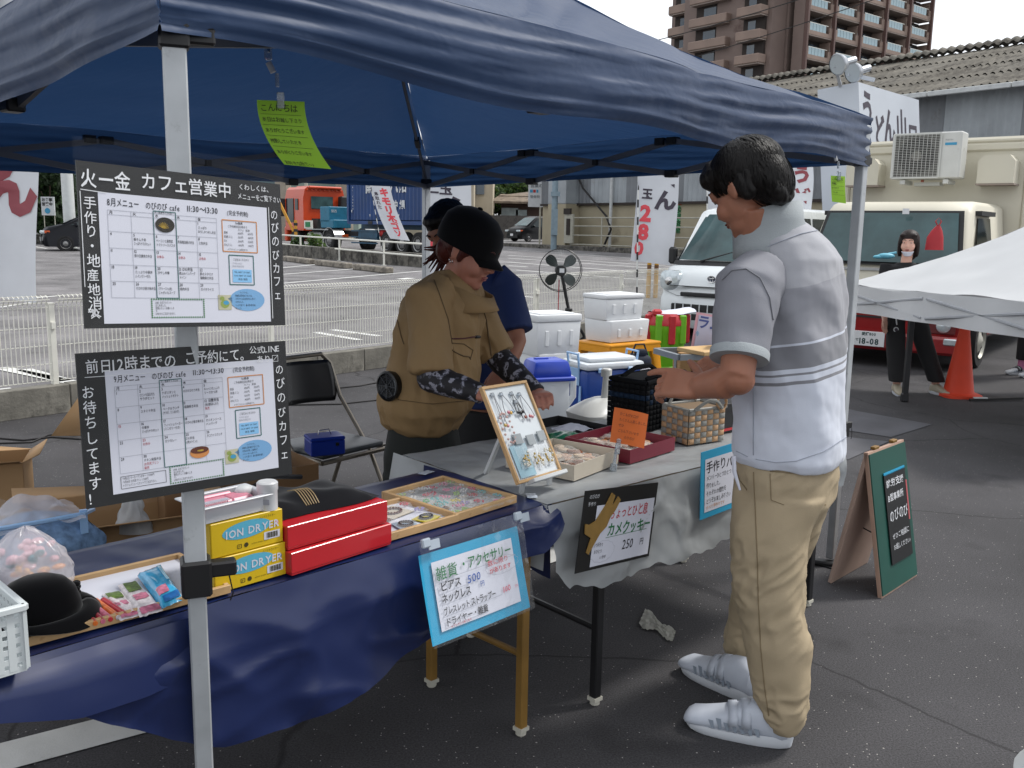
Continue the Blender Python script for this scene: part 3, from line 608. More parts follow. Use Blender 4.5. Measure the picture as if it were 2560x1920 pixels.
# --- orange tractor -----------------------------------------------------
TH=math.atan2(.66,.75); TO=GT(1062,641)
orange=M('orange truck paint','c2431c',.35,var=.1,vs=.7,coat=.3); blk=M('chassis black','1d1f22',.6,var=.2,vs=2); tealp=M('teal steel','1f6f8c',.5,var=.15); alum=M('aluminium','a7a9a9',.35,metal=.8,var=.15)
def wpt(x,y): return TO+Matrix.Rotation(TH,3,'Z')@Vector((x,y,0))
tr=T('orange_tractor_unit','orange truck tractor unit parked beyond the white pipe fence','truck',wpt(1.2,8.6),TH)
oy=8.6
b=MB(); b.m(orange)
def cabsec(y0,y1):
    ol=[(-1.2,.95),(1.2,.95),(1.2,2.55),(1.1,3.0),(.95,3.12),(-.95,3.12),(-1.1,3.0),(-1.2,2.55)]
    return ol
b.prism(cabsec(0,0),10.4-oy,12.3-oy); b.box((0,12.3-oy+.05,.75),(2.4,.25,.75),bev=.05); b.obj('cab',tr,smooth=30)
b=MB(); b.m(orange)
for k in range(9): b.box((-.95+k*.2375,10.42-oy+.35,2.98),(.1,.9,.14),bev=.03)
b.box((0,10.9-oy,3.1),(1.9,1.4,.14),bev=.05); b.obj('roof_deflector',tr)
b=MB(); b.m(vanglass).box((-.15,10.36-oy,2.35),(1.25,.06,.62),bev=.02); b.obj('rear_window',tr)
b=MB(); b.m(carglass).box((-1.215,11.75-oy,1.95),(.05,.75,1.2)).box((-1.215,11.05-oy,2.25),(.05,.28,.55)); b.m(plasd).box((-1.3,12.4-oy,2.1),(.25,.12,.9)); b.obj('side_window',tr)
b=MB(); b.m(vanglass).box((0,12.32-oy,2.25),(2.1,.06,1.0)); b.obj('windscreen',tr)
b=MB(); b.m(blk).box((1.0,10.15-oy,2.05),(.5,.4,1.3),bev=.05); b.obj('air_intake',tr)
b=MB(); b.m(blk).box((0,9.2-oy,.85),(.9,5.4,.3)).box((-.1,9.9-oy,1.25),(1.5,.6,.6)).tube([(-.5,9.7-oy,1.3),(-.3,9.5-oy,1.7),(.2,9.6-oy,1.75),(.5,9.8-oy,1.2)],.07,6).tube([(-.2,9.7-oy,1.3),(.1,9.4-oy,1.8),(.5,9.6-oy,1.65)],.06,6); b.obj('chassis',tr)
b=MB(); b.m(alum).box((-.95,9.4-oy,.65),(.5,1.3,.5),bev=.08).box((-.9,9.0-oy,1.02),(.7,2.2,.05)).box((-1.1,8.9-oy,.55),(.1,.9,.4)); b.m(grnp).box((-1.23,9.9-oy,1.25),(.06,.45,.25)); b.m(whitem).box((-1.2,9.9-oy,1.25),(.06,.8,.4)); b.obj('fuel_tank',tr)
b=MB(); b.m(tealp).box((-.2,8.3-oy,1.75),(2.0,.9,.75),bev=.03); b.m(whs).text('関西',-1.1,1.85,.16,y=7.84-oy); b.m(tealp).box((-.7,8.1-oy,1.3),(1.0,1.2,.4),bev=.03); b.obj('blue_locker',tr)
def arch(b,x,y,r,w): 
    for k in range(9):
        a0=PI*(k/9*.9+.05);a1=PI*((k+1)/9*.9+.05); b.bar((x,y+r*math.cos(a0),.5+r*math.sin(a0)),(x,y+r*math.cos(a1),.5+r*math.sin(a1)),w,.03)
b=MB(); b.m(alum); arch(b,-.95,7.9-oy,.62,.55); arch(b,.95,7.9-oy,.62,.55); b.obj('mudguard',tr)
for x in (-1.0,1.0):
    wheel(tr,x,7.9-oy,.5,.45); wheel(tr,x*1.02,11.4-oy,.5,.28)
b=MB(); b.m(lamp_o).box((-.9,6.9-oy,.75),(.3,.08,.14)).box((.9,6.9-oy,.75),(.3,.08,.14)); b.obj('tail_lamp',tr)
# --- container trailer ----------------------------------------------------
navy=M('container blue','1a3f74',.45,var=.15,vs=.8,wear=('2c4a6c',.9,.6))
ct=T('blue_container_trailer','blue corrugated freight container on a three-axle trailer','trailer',wpt(0,0),TH)
b=MB(); b.m(navy)
def wall(u,v): y=.12+5.82*u; p=y*2*PI/.28; return (-.0+.035*max(-1,min(1,1.6*math.sin(p))),y,1.5+2.4*v)
b.grid(wall,21*8,1); b.add([(.03,0.1,1.4),(2.4,.1,1.4),(2.4,6,1.4),(.03,6,1.4),(.03,0.1,3.98),(2.4,.1,3.98),(2.4,6,3.98),(.03,6,3.98)],[(3,2,1,0),(4,5,6,7),(0,1,5,4),(1,2,6,5),(2,3,7,6)])
b.obj('corrugated_wall',ct,smooth=50)
b=MB(); b.m(navy)
for z in (1.38,3.95): b.box((-.01,3.03,z),(.12,6.06,.16))
for y in (.06,6.0): b.box((-.01,y,2.65),(.16,.16,2.6))
b.m(plasd).box((-.075,1.9,1.38),(.02,.35,.13)).box((-.075,4.1,1.38),(.02,.35,.13)); b.obj('corner_frame',ct)
b=MB(); b.m(whs)
XL=Matrix.Rotation(-PI/2,4,'Z')  # reading plane on the left side: local x -> -y
XL=Matrix(((0,1,0,-.05),(-1,0,0,0),(0,0,1,0),(0,0,0,1)))
b.text('南日本汽船',-4.55,2.75,.66,bold=.03,X=XL); b.text('沖縄',-2.35,2.0,.42,bold=.03,X=XL,sp=1.3).text('B02 0-56',-1.35,3.55,.26,bold=.02,X=XL)
for k,ch in enumerate('NANKAI:CARGO'): b.text(ch,-5.65,3.5-k*.14,.11,X=XL,bold=.02)
b.add([(-.055,5.75,1.95),(-.055,5.65,1.95),(-.055,5.7,1.8)],[(0,1,2)]).add([(-.055,4.2,1.75),(-.055,4.1,1.75),(-.055,4.15,1.62)],[(0,1,2)]).add([(-.055,1.9,1.75),(-.055,1.8,1.75),(-.055,1.85,1.62)],[(0,1,2)])
b.obj('lettering',ct)
b=MB(); b.m(M('trailer teal','1d4a63',.5,var=.2)).box((1.2,3,1.2),(1.0,6.2,.22)).box((.25,4.6,.8),(.3,1.6,.5)).bar((.1,3.8,.45),(.1,6.0,.45),.06,.06).bar((.1,3.8,1.0),(.1,6,1.0),.06,.06).bar((.1,3.8,.72),(.1,6,.72),.06,.06); b.obj('trailer_frame',ct)
b=MB(); b.m(redp).lathe([(.16,0),(.16,.5)],12,X=Matrix.Translation((.35,4.0,.9))@Matrix.Rotation(PI/2,4,'X')); b.obj('air_tank',ct)
for y in (.55,1.75,2.95):
    for x in (.22,2.2): wheel(ct,x if x>1 else -0.001+x,y,.5,.42)
for o in kids(ct):
    if o.name.startswith('wheel') and o.location.x<1: o.rotation_euler[2]=PI
# --- minivans / cars --------------------------------------------------------
carblk=M('black car paint','0c0d10',.3,var=.05,spec=.25); carblk2=M('dark navy car paint','0e1018',.3,var=.05,spec=.25); vanw=M('white van paint','d3d8da',.28,var=.04,vs=.8,coat=.5,wear=('b9bdbd',1.5,.66))
def minivan(name,label,pos,rz,mat,H_=1.85,Ln=4.7,w=1.78,kind=0):
    t=T(name,label,'car',pos,rz); f=Ln/2
    if kind==0: prof=[(-f,.35),(-f,1.1),(-f+.12,H_-.1),(-f+.4,H_),(f-2.1,H_),(f-1.7,H_-.06),(f-.75,1.12),(f-.15,.98),(f,.8),(f+.02,.3),(f-.1,.2),(-f+.1,.2)]
    else: prof=[(-f,.35),(-f,.95),(-f+.3,1.15),(-f+.9,H_),(f-2.2,H_),(f-1.4,.98),(f-.2,.8),(f,.65),(f+.02,.3),(f-.1,.2),(-f+.1,.2)]
    carbody(prof,w,.16,1.05 if kind==0 else .9,mat,'body',t)
    zb=1.08 if kind==0 else .95
    b=MB(); b.m(carglass)
    for s in (-1,1):
        x0=s*(w/2+.004); x1=s*(w/2-.13)
        b.add([(x0,f-1.05,zb),(x0,-f+.5,zb),(x1,-f+.6,H_-.16),(x1,f-1.85,H_-.16)],[(0,1,2,3) if s>0 else (3,2,1,0)])
        if 0: pass
    b.obj('side_window',t)
    b=MB(); b.m(vanglass); ya,yb=(f-.78,f-1.66) if kind==0 else (f-1.38,f-2.15)
    b.add([(-w/2+.12,ya+.03,zb+.1),(w/2-.12,ya+.03,zb+.1),(w/2-.24,yb+.04,H_-.1),(-w/2+.24,yb+.04,H_-.1)],[(3,2,1,0)][0:1]); b.obj('windscreen',t)
    for s in (-1,1):
        b=MB(); b.m(lampg).box((s*(w/2-.22),f-.06,.78),(.36,.22,.13),bev=.03); b.m(lamp_o).box((s*(w/2-.03),f-.2,.8),(.06,.2,.1)); b.obj('headlight',t)
        b=MB(); b.m(mat).box((s*(w/2+.1),f-1.25,1.12),(.2,.1,.16),bev=.03); b.obj('mirror',t)
    b=MB(); b.m(plasd).box((0,f+.0,.7),(1.0,.06,.2),bev=.02).box((0,f+.01,.36),(1.3,.06,.16)); b.obj('grille',t)
    b=MB(); b.m(platew).box((0,f+.05,.5),(.33,.02,.165)); b.obj('number_plate',t)
    for x in (-w/2+.1,w/2-.1):
        for y in (f-.85,-f+.85): wheel(t,x,y,.33,.22,n=18)
    return t
q=GT(1330,605); q=Yp(1342,600,70); minivan('black_minivan','shiny black minivan driving left behind the street pole',Vector((q.x,70,gz(70))),R_(128),carblk)
q=GT(205,628); minivan('dark_hatchback','dark navy hatchback partly hidden behind the menu boards on the left',Vector((q.x+.2,q.y+.9,gz(36))),R_(118),carblk2,1.62,4.1,1.7,0)
# --- white van next to the food truck ----------------------------------------
VTH=math.atan2(.62,-.79); vc=D(1778,700,12.15); VB=Vector((vc.x,vc.y,0))
fwd=Vector((-.62,-.79,0)); f=2.05
van=T('white_van','white cab-over van with round three-oval badge behind the man in the polo shirt','van',VB-fwd*f,VTH)
prof=[(-f,.3),(-f,1.0),(-f+.1,1.72),(-f+.35,1.8),(f-1.15,1.8),(f-.98,1.76),(f-.42,1.04),(f-.16,.96),(f-.02,.8),(f+.0,.62),(f+.05,.56),(f+.06,.28),(f-.02,.17),(-f+.1,.2)]
w=1.62; carbody(prof,w,.12,1.0,vanw,'body',van)
b=MB(); b.m(vanglass); b.grid(lambda u,v:((u-.5)*2*(w/2-.1-.12*v),f-.385-.53*v+.03-.07*abs(2*u-1)**3,1.075+.63*v),10,4); b.obj('windscreen',van,smooth=80)
b=MB(); b.m(plasd); b.grid(lambda u,v:((u-.5)*2*(w/2-.04),f-.30-.07*v-.05*abs(2*u-1)**3,1.005+.06*v),10,1)
for s,x in ((1,.35),(1,-.35)): b.tube([(x,f-.34,1.06),(x-.42,f-.46,1.19)],.012,5)
b.obj('wiper_panel',van)
for s in (-1,1):
    x0=s*(w/2+.003); x1=s*(w/2-.10)
    for (a,c) in ((f-.55,f-1.5),(f-1.58,f-2.7),(f-2.8,-f+.3)):
        MB().m(carglass).add([(x0,a,1.06),(x0,c,1.06),(x1,c,1.66),(x1,a-(.5 if a==f-.55 else 0),1.66)],[(0,1,2,3) if s>0 else (3,2,1,0)]).obj('side_window',van)
for s in (-1,1):
    b=MB(); b.m(lampg).loft([((s*(w/2-.17),f-.17,.80),(.16,0,0),(0,0,.14),.6),((s*(w/2-.17),f-.05,.80),(.155,0,0),(0,0,.135),.6),((s*(w/2-.17),f-.035,.80),(.11,0,0),(0,0,.09),.6)],16); o=b.obj('headlight',van)
    b=MB(); b.m(chrome).ell((s*(w/2-.15),f-.045,.79),(.06,.03,.06)); b.obj('reflector',o)
    b=MB(); b.m(plasd).box((s*(w/2+.11),f-.62,1.12),(.12,.1,.24),bev=.03).tube([(s*(w/2),f-.6,1.05),(s*(w/2+.1),f-.62,1.1)],.02); b.obj('mirror',van)
b=MB(); b.m(plasd)
for z,wd_,h in ((.63,.84,.055),(.45,1.1,.10),(.33,1.1,.085)): b.box((0,f+.045,z),(wd_,.05,h),bev=.012)
b.obj('grille',van)
b=MB(); b.m(vanw)
for k in range(9): b.box((-.48+k*.12,f+.075,.45),(.012,.012,.1)).box((-.48+k*.12,f+.075,.33),(.012,.012,.085))
b.obj('grille_bar',van)
b=MB(); b.m(M('seam dark','6d7173',.6,var=0)).tube([(-.78,f-.13,.93),(-.72,f-.06,.66),(-.5,f+.0,.60),(.5,f+.0,.60),(.72,f-.06,.66),(.78,f-.13,.93)],.004,4)
for s in (-1,1): b.tube([(s*(w/2+.001),f-.50,1.02),(s*(w/2+.001),f-.50,.45),(s*(w/2+.001),f-.9,.30)],.004,4).tube([(s*(w/2+.001),f-1.54,1.02),(s*(w/2+.001),f-1.54,.32)],.004,4)
b.m(plasd).box((-.5,f+.004,.71),(.11,.012,.014)).box((-.5,f+.004,.68),(.11,.012,.014)).box((0,f-.0,.735),(1.3,.05,.006)); b.obj('seam',van)
def ring(b,rx,rz_,r,c=(0,0,0),n=22): b.tube([(c[0]+rx*math.cos(2*PI*i/n),c[1],c[2]+rz_*math.sin(2*PI*i/n)) for i in range(n+1)],r,5,False)
b=MB(); b.m(chrome); ring(b,.062,.042,.006); ring(b,.022,.038,.005); ring(b,.04,.014,.005,(0,0,.024)); b.m(M('badge blue','24304a',.4,var=0)).disc(0,0,.055,.036,y=.004); b.obj('badge',van,X=Matrix.Translation((0,f+.0,.84))@Matrix.Rotation(PI,4,'Z'))
for x in (-w/2+.08,w/2-.08):
    for y in (f-.75,-f+.7): wheel(van,x,y,.3,.2)
b=MB(); b.m(plasd).box((0,f-1.3,.28),(1.4,2.2,.2)); b.obj('underbody',van)
# --- food truck ----------------------------------------------------------------
cream=M('food truck cream','c8c3b2',.5,var=.06,vs=.8,wear=('a99f86',1.1,.64)); redt=M('old red paint','8d1a1c',.3,var=.12,vs=2,coat=.3)
fwd=Vector((-.62,-.79,0)); fc=Vector((4.1,10.35,0)); ft=T('food_truck','food truck with cream box body, cream cab roof and red lower front','truck',fc,VTH)
w=1.8
b=MB(); b.m(redt)
b.loft([((0,-.35,.18),(w/2-.04,0,0),(0,.33,0),.25),((0,-.32,.28),(w/2,0,0),(0,.36,0),.25),((0,-.32,.70),(w/2,0,0),(0,.36,0),.25)],40)
b.box((0,-1.2,.5),(w,1.5,.4),bev=.03); b.obj('red_front',ft,smooth=40)
b=MB(); b.m(cream)
prof2=[(.035,.70),(.03,1.06),(-.02,1.12),(-.32,1.72),(-.42,1.80),(-.6,1.84),(-1.95,1.84),(-1.95,.70)]
vs=[];n=len(prof2)
for u in (-1,-.93,-.5,0,.5,.93,1):
    for y,z in prof2:
        kx=w/2-.11*max(0,(z-1.0)/.84); vs.append((u*kx,y-(.07 if abs(u)==1 and y>-1.9 else .02 if abs(u)==.93 and y>-1.9 else 0),z-(.05 if abs(u)==1 and z>1.5 else 0)))
b.add(vs,[(i*n+j,i*n+(j+1)%n,(i+1)*n+(j+1)%n,(i+1)*n+j) for i in range(6) for j in range(n)]+[tuple(range(n))[::-1],tuple(range(6*n,7*n))]); b.obj('cab',ft,smooth=50)
b=MB(); b.m(plasd); b.grid(lambda u,v:((u-.5)*2*(w/2-.07-.09*v),.034-.27*v-.03*abs(2*u-1)**3,1.13+.60*v),12,1); b.obj('windscreen_seal',ft)
b=MB(); b.m(vanglass); b.grid(lambda u,v:((u-.5)*2*(w/2-.12-.085*v),.050-.243*v-.03*abs(2*u-1)**3,1.165+.54*v),12,3); b.obj('windscreen',ft,smooth=80)
for s in (-1,1):
    b=MB(); b.m(carglass); x0=s*(w/2+.004);x1=s*(w/2-.078)
    b.add([(x0,-.25,1.08),(x0,-1.15,1.08),(x1,-1.15,1.66),(x1,-.55,1.66)],[(0,1,2,3) if s>0 else (3,2,1,0)]); b.obj('side_window',ft)
for s in (-1,1): MB().m(plasd).bar((s*(w/2-.07),-.5,1.71),(s*(w/2-.07),-1.2,1.71),.07,.05).obj('rain_visor',ft)
for z in (.60,.55): MB().m(plasd).box((-.05,.045,z),(1.1,.02,.02)).obj('grille_slot',ft)
b=MB(); b.m(redt).box((0,.06,.29),(w+.02,.12,.2),bev=.03); b.obj('bumper',ft)
for s in (-1,1):
    b=MB(); b.m(M('lamp bezel','5d1a1c',.4,var=0)).box((s*(w/2-.3),.035,.50),(.46,.03,.18),bev=.01); o=b.obj('headlight',ft)
    for k in (-.11,.11): b=MB(); b.m(lampg).ell((s*(w/2-.3)+k,.05,.50),(.075,.03,.075)); b.obj('lens',o)
    b=MB(); b.m(lampg).box((s*(w/2-.08),.11,.34),(.16,.05,.07),bev=.01); b.obj('indicator',ft)
b=MB(); b.m(platew).box((0,0,0),(.33,.01,.165),bev=.003); pl=b.obj('number_plate',ft,X=Matrix.Translation((.03,.135,.31))@Matrix.Rotation(PI,4,'Z'))
b=MB(); b.m(M('plate green','1c3b3a',.6,var=0)).text('愛媛800',-.085,.038,.042,y=-.007,bold=.02).text('せ',-.15,-.03,.04,y=-.007).text('18-08',-.105,-.06,.09,y=-.007,bold=.03,sx=.95); b.obj('lettering',pl)
b=MB(); b.m(alum).box((.0,.04,1.08),(.9,.01,.03)); b.obj('trim',ft)
b=MB(); b.m(cream); 
b.box((.05,-4.2,1.57),(2.15,4.4,2.05),bev=.05); b.box((.05,-2.02,2.54),(2.2,.1,.1),bev=.02).box((-1.02,-2.02,1.6),(.07,.09,2.1),bev=.02).box((1.12,-2.02,1.6),(.07,.09,2.1),bev=.02)
b.box((.05,-4.2,2.62),(2.2,4.45,.08),bev=.03); b.obj('box_body',ft)
for sx in (-.72,.84):
    b=MB(); b.m(cream); b.prism([(-.2,-.16),(.2,-.16),(.2,.1),(.14,.17),(-.14,.17),(-.2,.1)],-.16,.2); b.m(slab).box((0,.02,-.17),(.42,.34,.02)); b.obj('vent_hood',ft,X=Matrix.Translation((sx,-1.85,2.25))@Matrix.Rotation(PI,4,'Z'))
acw=M('ac white','c3c4c0',.5,var=.05,wear=('9d9b92',4,.64))
b=MB(); b.m(acw).box((0,0,0),(.8,.3,.55),bev=.015); ac=b.obj('air_conditioner',ft,X=Matrix.Translation((.03,-1.62,2.42))@Matrix.Rotation(PI,4,'Z'))
b=MB(); b.m(M('grille dark','55544f',.7,var=0)).box((-.1,-.152,0),(.54,.006,.5)); 
X=Matrix.Translation((-.1,-.156,0))@Matrix.Rotation(PI/2,4,'X')
b.m(M('fan hollow','22211f',.8,var=0)).lathe([(.215,.0),(.215,.004)],28,X=X); b.m(M('fan hub','6c6a63',.6,var=0)).lathe([(.06,.004),(.06,.008)],16,X=X); b.obj('fan_opening',ac)
b=MB(); b.m(acw)
for k in range(25): b.box((-.1,-.166,-.24+k*.02),(.53,.006,.0035))
for k in range(12): b.box((-.355+k*.0465,-.17,0),(.004,.006,.5))
b.rect(-.37,-.26,.17,.26,.02,y=-.165); b.obj('grille',ac)
b=MB(); b.m(bluep).box((.28,-.152,.13),(.13,.004,.03)); b.m(greyp).text('FUJITSU',.22,.17,.022,y=-.153); b.obj('badge',ac)
b=MB(); b.m(acw).box((-.25,.05,-.31),(.06,.35,.05)).box((.25,.05,-.31),(.06,.35,.05)).box((.0,.12,-.33),(.3,.2,.04)); b.m(M('copper','7a3b22',.5)).box((-.02,-.1,-.3),(.03,.03,.03)); b.obj('bracket',ac)
wheel(ft,.86,-.62,.3,.2,rimw); wheel(ft,-.86,-.62,.3,.2,rimw); wheel(ft,.9,-4.9,.33,.24,rimw)
b=MB(); b.m(plasd).box((0,-2.8,.4),(1.7,4.2,.25)); b.obj('underbody',ft)
b=MB(); b.m(redt).box((1.3,-1.8,.42),(.7,.5,.04)).box((1.15,-1.8,.52),(.3,.3,.2)); b.obj('side_step',ft)
b=MB(); b.m(platew).box((-.18,-.1,1.72),(.07,.005,.06)).box((.34,-.2,1.45),(.06,.005,.05)); b.obj('sticker',ft)
# red cloth thing hanging inside the windscreen and blue gloves on the dash
# ================================================================ SIGN BOX, FLOODLIGHTS, BANNERS
sw=M('sign box white','b9bfc8',.5,var=.05,vs=.8,wear=('9ca0a6',1.2,.68)); inkd=M('brush ink','3a3340',.6,var=0); maroon=M('maroon print','8a3f48',.6,var=0); redn=M('red banner print','d3434e',.6,var=0); cloth=M('banner cloth','cfd2d8',.7,var=.05,vs=3,trl=.35)
tl=D(2146,205,15.5); tr_=D(2297,250,18.2); bl=D(2140,520,15.5); X,w,h=frameX(tl,tr_,bl)
sb=T('udon_sign_box','tall white sign box painted with black brush letters, floodlights on top','sign',X=X)
hh=tl.z-.05
b=MB(); b.m(sw).box((w/2,.35,-hh/2),(w,.7,hh)); b.obj('box',sb)
b=MB(); b.m(inkd)
b.text('う',.03*w,-.70,.72,y=-.006,bold=.03,sx=.85).text('ど',.21*w,-.98,.62,y=-.006,bold=.03,sx=.9).text('ん',.36*w,-.90,.70,y=-.006,bold=.03,sx=.95).text('山',.57*w,-.84,.66,y=-.006,bold=.03).text('口',.78*w,-.95,.56,y=-.006,bold=.03,sx=1.1).text('う',.35*w,-1.55,.5,y=-.006,bold=.04).text('ん',.3*w,-2.1,.5,y=-.006,bold=.04)
b.obj('lettering',sb)
alg=M('floodlight grey','a9adb3',.35,metal=.5,var=.08)
for (px,py,t,a,lb) in ((2092,162,15.3,.5,'larger round floodlight on the white udon sign box, left of the other'),(2130,182,15.9,.35,'second floodlight on the sign box, tilted down behind the first')):
    p=D(px,py,t); fl=T('floodlight',lb,'lamp',p,0,'floodlights on the sign box')
    X=Vector((.84,.45,.28)).to_track_quat('Z','Y').to_matrix().to_4x4()
    b=MB(); b.m(alg).lathe([(.17,.0),(.18,.02),(.14,.12),(.08,.2),(.06,.22)],20,X=X,cap=False); b.m(M('lamp bowl','aab2b6',.25,metal=.2,var=0)).lathe([(.165,.012),(.10,.03)],20,X=X); b.obj('reflector',fl)
    b=MB(); b.m(alg).tube([X@Vector((0,0,.2)),X@Vector((0,0,.42))],.06,10); b.obj('housing',fl)
    b=MB(); b.m(alg).bar((0,0.05,-.02),(.18,.25,-.3),.04,.02).bar((.05,.2,-.0),(.2,.35,-.3),.04,.02); b.obj('bracket',fl)
b=MB(); b.m(sw).bar(D(2120,185,16),D(2186,200,16),.06,.06); o=b.obj('bar'); tag(o,'white steel arm carrying the floodlights on the sign box','bracket')
polewht=M('flag pole white','cfd0cc',.4,var=0); poleblk=M('flag pole black','1f1f22',.5,var=0)
def nobori(label,top,bot,t,w,h,side,content,group='upright advertising banners',seed=0,bend=.08,az=0,sway=0):
    "top/bot: pixels of the pole top and foot; cloth hangs on the given side"
    a=D(*top,t); g=Vector((a.x,a.y,0)); fo=D(*bot,t); root=T('banner',label,'banner',Vector((fo.x,fo.y,fo.z)),az,group)
    Ri=Matrix.Rotation(-az,3,'Z'); pt=Ri@(a-fo)
    b=MB(); b.m(polewht).tube([(0,0,0),pt],.012,6); b.m(poleblk)
    for k in range(9): b.tube([pt*(k/9+.02),pt*(k/9+.07)],.0135,6)
    b.tube([pt,pt+Vector((side*w*1.05,0,0))],.007,5); b.obj('pole',root)
    def fn(u,v,e=0):
        q=pt*(1-v*h/pt.length); x=side*(u*w)+sway*v*v; y=bend*math.sin(PI*u)*v+.03*math.sin(7*v+4*u+seed)+e
        if side>0: return (q.x+x,q.y+y,q.z-.015-.02*u*v*3*bend/.08)
        return (q.x-w+ (w-abs(side*u*w))+ (sway*v*v),q.y+y,q.z-.015)
    b=MB(); b.m(cloth); 
    f2=(lambda u,v:fn(u,v)) if side>0 else (lambda u,v:fn(1-u,v))
    b.grid(f2,12,24); b.obj('cloth',root)
    if content:
        c=MB()
        for (s,u,v,size,mt,bold) in content: c.m(mt).text(s,u*w,-(v*h),size,bold=bold,y=0)
        # wrap the lettering on to the cloth
        for i,p in enumerate(c.v):
            u=min(1,max(0,p.x/w)); v=min(1,max(0,-p.z/h)); q=Vector(f2(u,v)); c.v[i]=Vector((q.x,q.y-.008,q.z))
        c.obj('lettering',root)
    return root
nobori('white banner with a large maroon letter at the left edge of the photo',(-118,70),(-105,900),6.9,.62,1.98,1,[('う',.2,.22,.44,maroon,.04),('ど',.25,.46,.44,maroon,.05),('ん',.25,.665,.46,maroon,.06)],seed=1,sway=-.02)
nobori('white udon banner partly hidden behind the far tent leg, above the two vendors',(1055,330),(1062,800),11.8,.62,1.9,1,[('二玉',.06,.40,.17,inkd,.03),('ど',.42,.18,.3,inkd,.04),('ん',.30,.62,.46,inkd,.06),('280',.05,.75,.3,redn,.05)],seed=2)
nobori('white udon banner showing 280 in red, beside the fan',(1597,352),(1592,745),13.3,.60,1.72,1,[('二',.15,.22,.16,inkd,.04),('玉',.13,.465,.16,inkd,.04),('ど',.50,.36,.28,inkd,.05),('ん',.45,.54,.30,inkd,.05),('2',.12,.655,.31,redn,.05),('8',.10,.81,.30,redn,.05),('0',.06,.94,.25,redn,.05)],seed=3,sway=-.10)
nobori('white banner with red lettering just left of the polo-shirt man and above the van',(1768,395),(1768,760),13.8,.58,1.3,1,[('う',.5,.4,.3,redn,.05),('ん',.5,.8,.3,redn,.05)],seed=4)
nobori('white banner with maroon letters under the tent edge, right of the man',(1962,400),(1968,700),14.3,.44,1.0,1,[('う',.3,.3,.28,maroon,.05),('ど',.3,.62,.26,maroon,.05),('ん',.3,.92,.24,maroon,.05)],seed=5,sway=-.06)
nobori('small white banner with red characters in front of the blue container',(926,460),(962,664),31,.66,1.85,1,[('キ',.38,.2,.3,redn,.06),('モ',.38,.36,.3,redn,.06),('リ',.38,.52,.3,redn,.06),('木',.38,.66,.28,redn,.06),('ゴ',.38,.80,.27,redn,.06),('ソ',.38,.93,.24,redn,.06),('鳥',.08,.2,.14,inkd,.03),('取',.08,.28,.14,inkd,.03),('れ',.08,.36,.14,inkd,.03),('た',.08,.44,.14,inkd,.03)],seed=6,sway=.35)
gb=T('green_banner','small green traffic-safety banner on the railing before the warehouse','banner',D(1697,620,46),0,'upright advertising banners')
b=MB(); b.m(greyrail).tube([(-.28,.05,0),(-.28,.05,2.5)],.03); b.obj('pole',gb)
b=MB(); b.m(M('mint cloth','79c694',.7,var=.05,trl=.3)); b.grid(lambda u,v:(-.28+.56*u-.1*v,.03*math.sin(6*v),2.3-1.5*v),4,8); b.m(M('rust print','a85a3a',.6,var=0)).quad(-.24,2.1,.24,2.25,y=-.05); b.obj('cloth',gb)
b=MB(); b.m(M('deep green','1c5b33',.6,var=0)); [b.text(ch,-.2-.02*k,1.75-k*.33,.32,y=-.05,bold=.04) for k,ch in enumerate('交通安全')]; b.obj('lettering',gb)
# barricade: yellow/black pole by the orange cab, yellow bollards
b=MB(); b.m(M('barrier yellow','c9912c',.6)).bar(Vector((0,0,.9)),Vector((-1.0,0,3.0)),.12,.1).m(poleblk)
for k in range(5): b.box((.1,0,.1+k*.28),(.16,.12,.12))
b.m(M('barrier yellow','c9912c',.6)).box((.1,0,.7),(.12,.1,1.4)); o=b.obj('barrier_pole',loc=GT(735,628)); tag(o,'yellow and black striped barrier pole by the orange cab','barrier')
for i,(px,py) in enumerate(((1638,690),(1620,705))):
    p=FA+FD*9.55; p=GT(px,745); b=MB(); b.m(M('bollard yellow','c8962a',.55,var=.1)).tube([(0,0,0),(0,0,.85)],.045,8); b.m(brownp:=M('bollard band','6b4a2c',.6,var=0)).tube([(0,0,.6),(0,0,.7)],.047,8); o=b.obj('bollard',loc=p); tag(o,['yellow bollard behind the mesh fence, right of the 280 banner','second yellow bollard behind the mesh fence, nearer the banner pole'][i],'bollard')
# ================================================================ WHITE TENT, CONE
wcl=M('white canopy','d2d4d6',.6,var=.05,vs=2,bump=.15,bs=8,trl=.25)
A=Vector((3.02,8.6,0)); e1=Vector((.10,-.995,0)); e2=Vector((.995,.10,0))
wt=T('white_tent','white pop-up tent set low on the right, in front of the food truck','tent',A,0)
co=[Vector((0,0,1.0)),e1*3+Vector((0,0,1.06)),e1*3+e2*3+Vector((0,0,1.05)),e2*3+Vector((0,0,1.0))]; pk=(e1+e2)*1.5+Vector((0,0,1.88))
b=MB(); b.m(wcl)
for i in range(4):
    a,c=co[i],co[(i+1)%4]
    def fn(u,v,a=a,c=c,i=i):
        p=a.lerp(c,u); p=p+(pk-p)*v; return p+Vector((0,0,-.09*math.sin(PI*v)*(1-.4*math.sin(PI*u))+.03*(1-v)*nz((u*4,v*6,i),1.2)))
    b.grid(fn,24,14)
b.obj('roof_cloth',wt)
b=MB(); b.m(wcl)
for i in range(4):
    a,c=co[i],co[(i+1)%4]; nrm=(c-a).cross(Vector((0,0,1))).normalized()*-1
    b.grid(lambda u,v,a=a,c=c,nrm=nrm:a.lerp(c,u)+Vector((0,0,-.235*v))-nrm*(.02*math.sin(u*19)*v),30,3)
b.obj('valance',wt)
b=MB(); b.m(M('truss shadow grey','a2a5aa',.6,metal=.1)); 
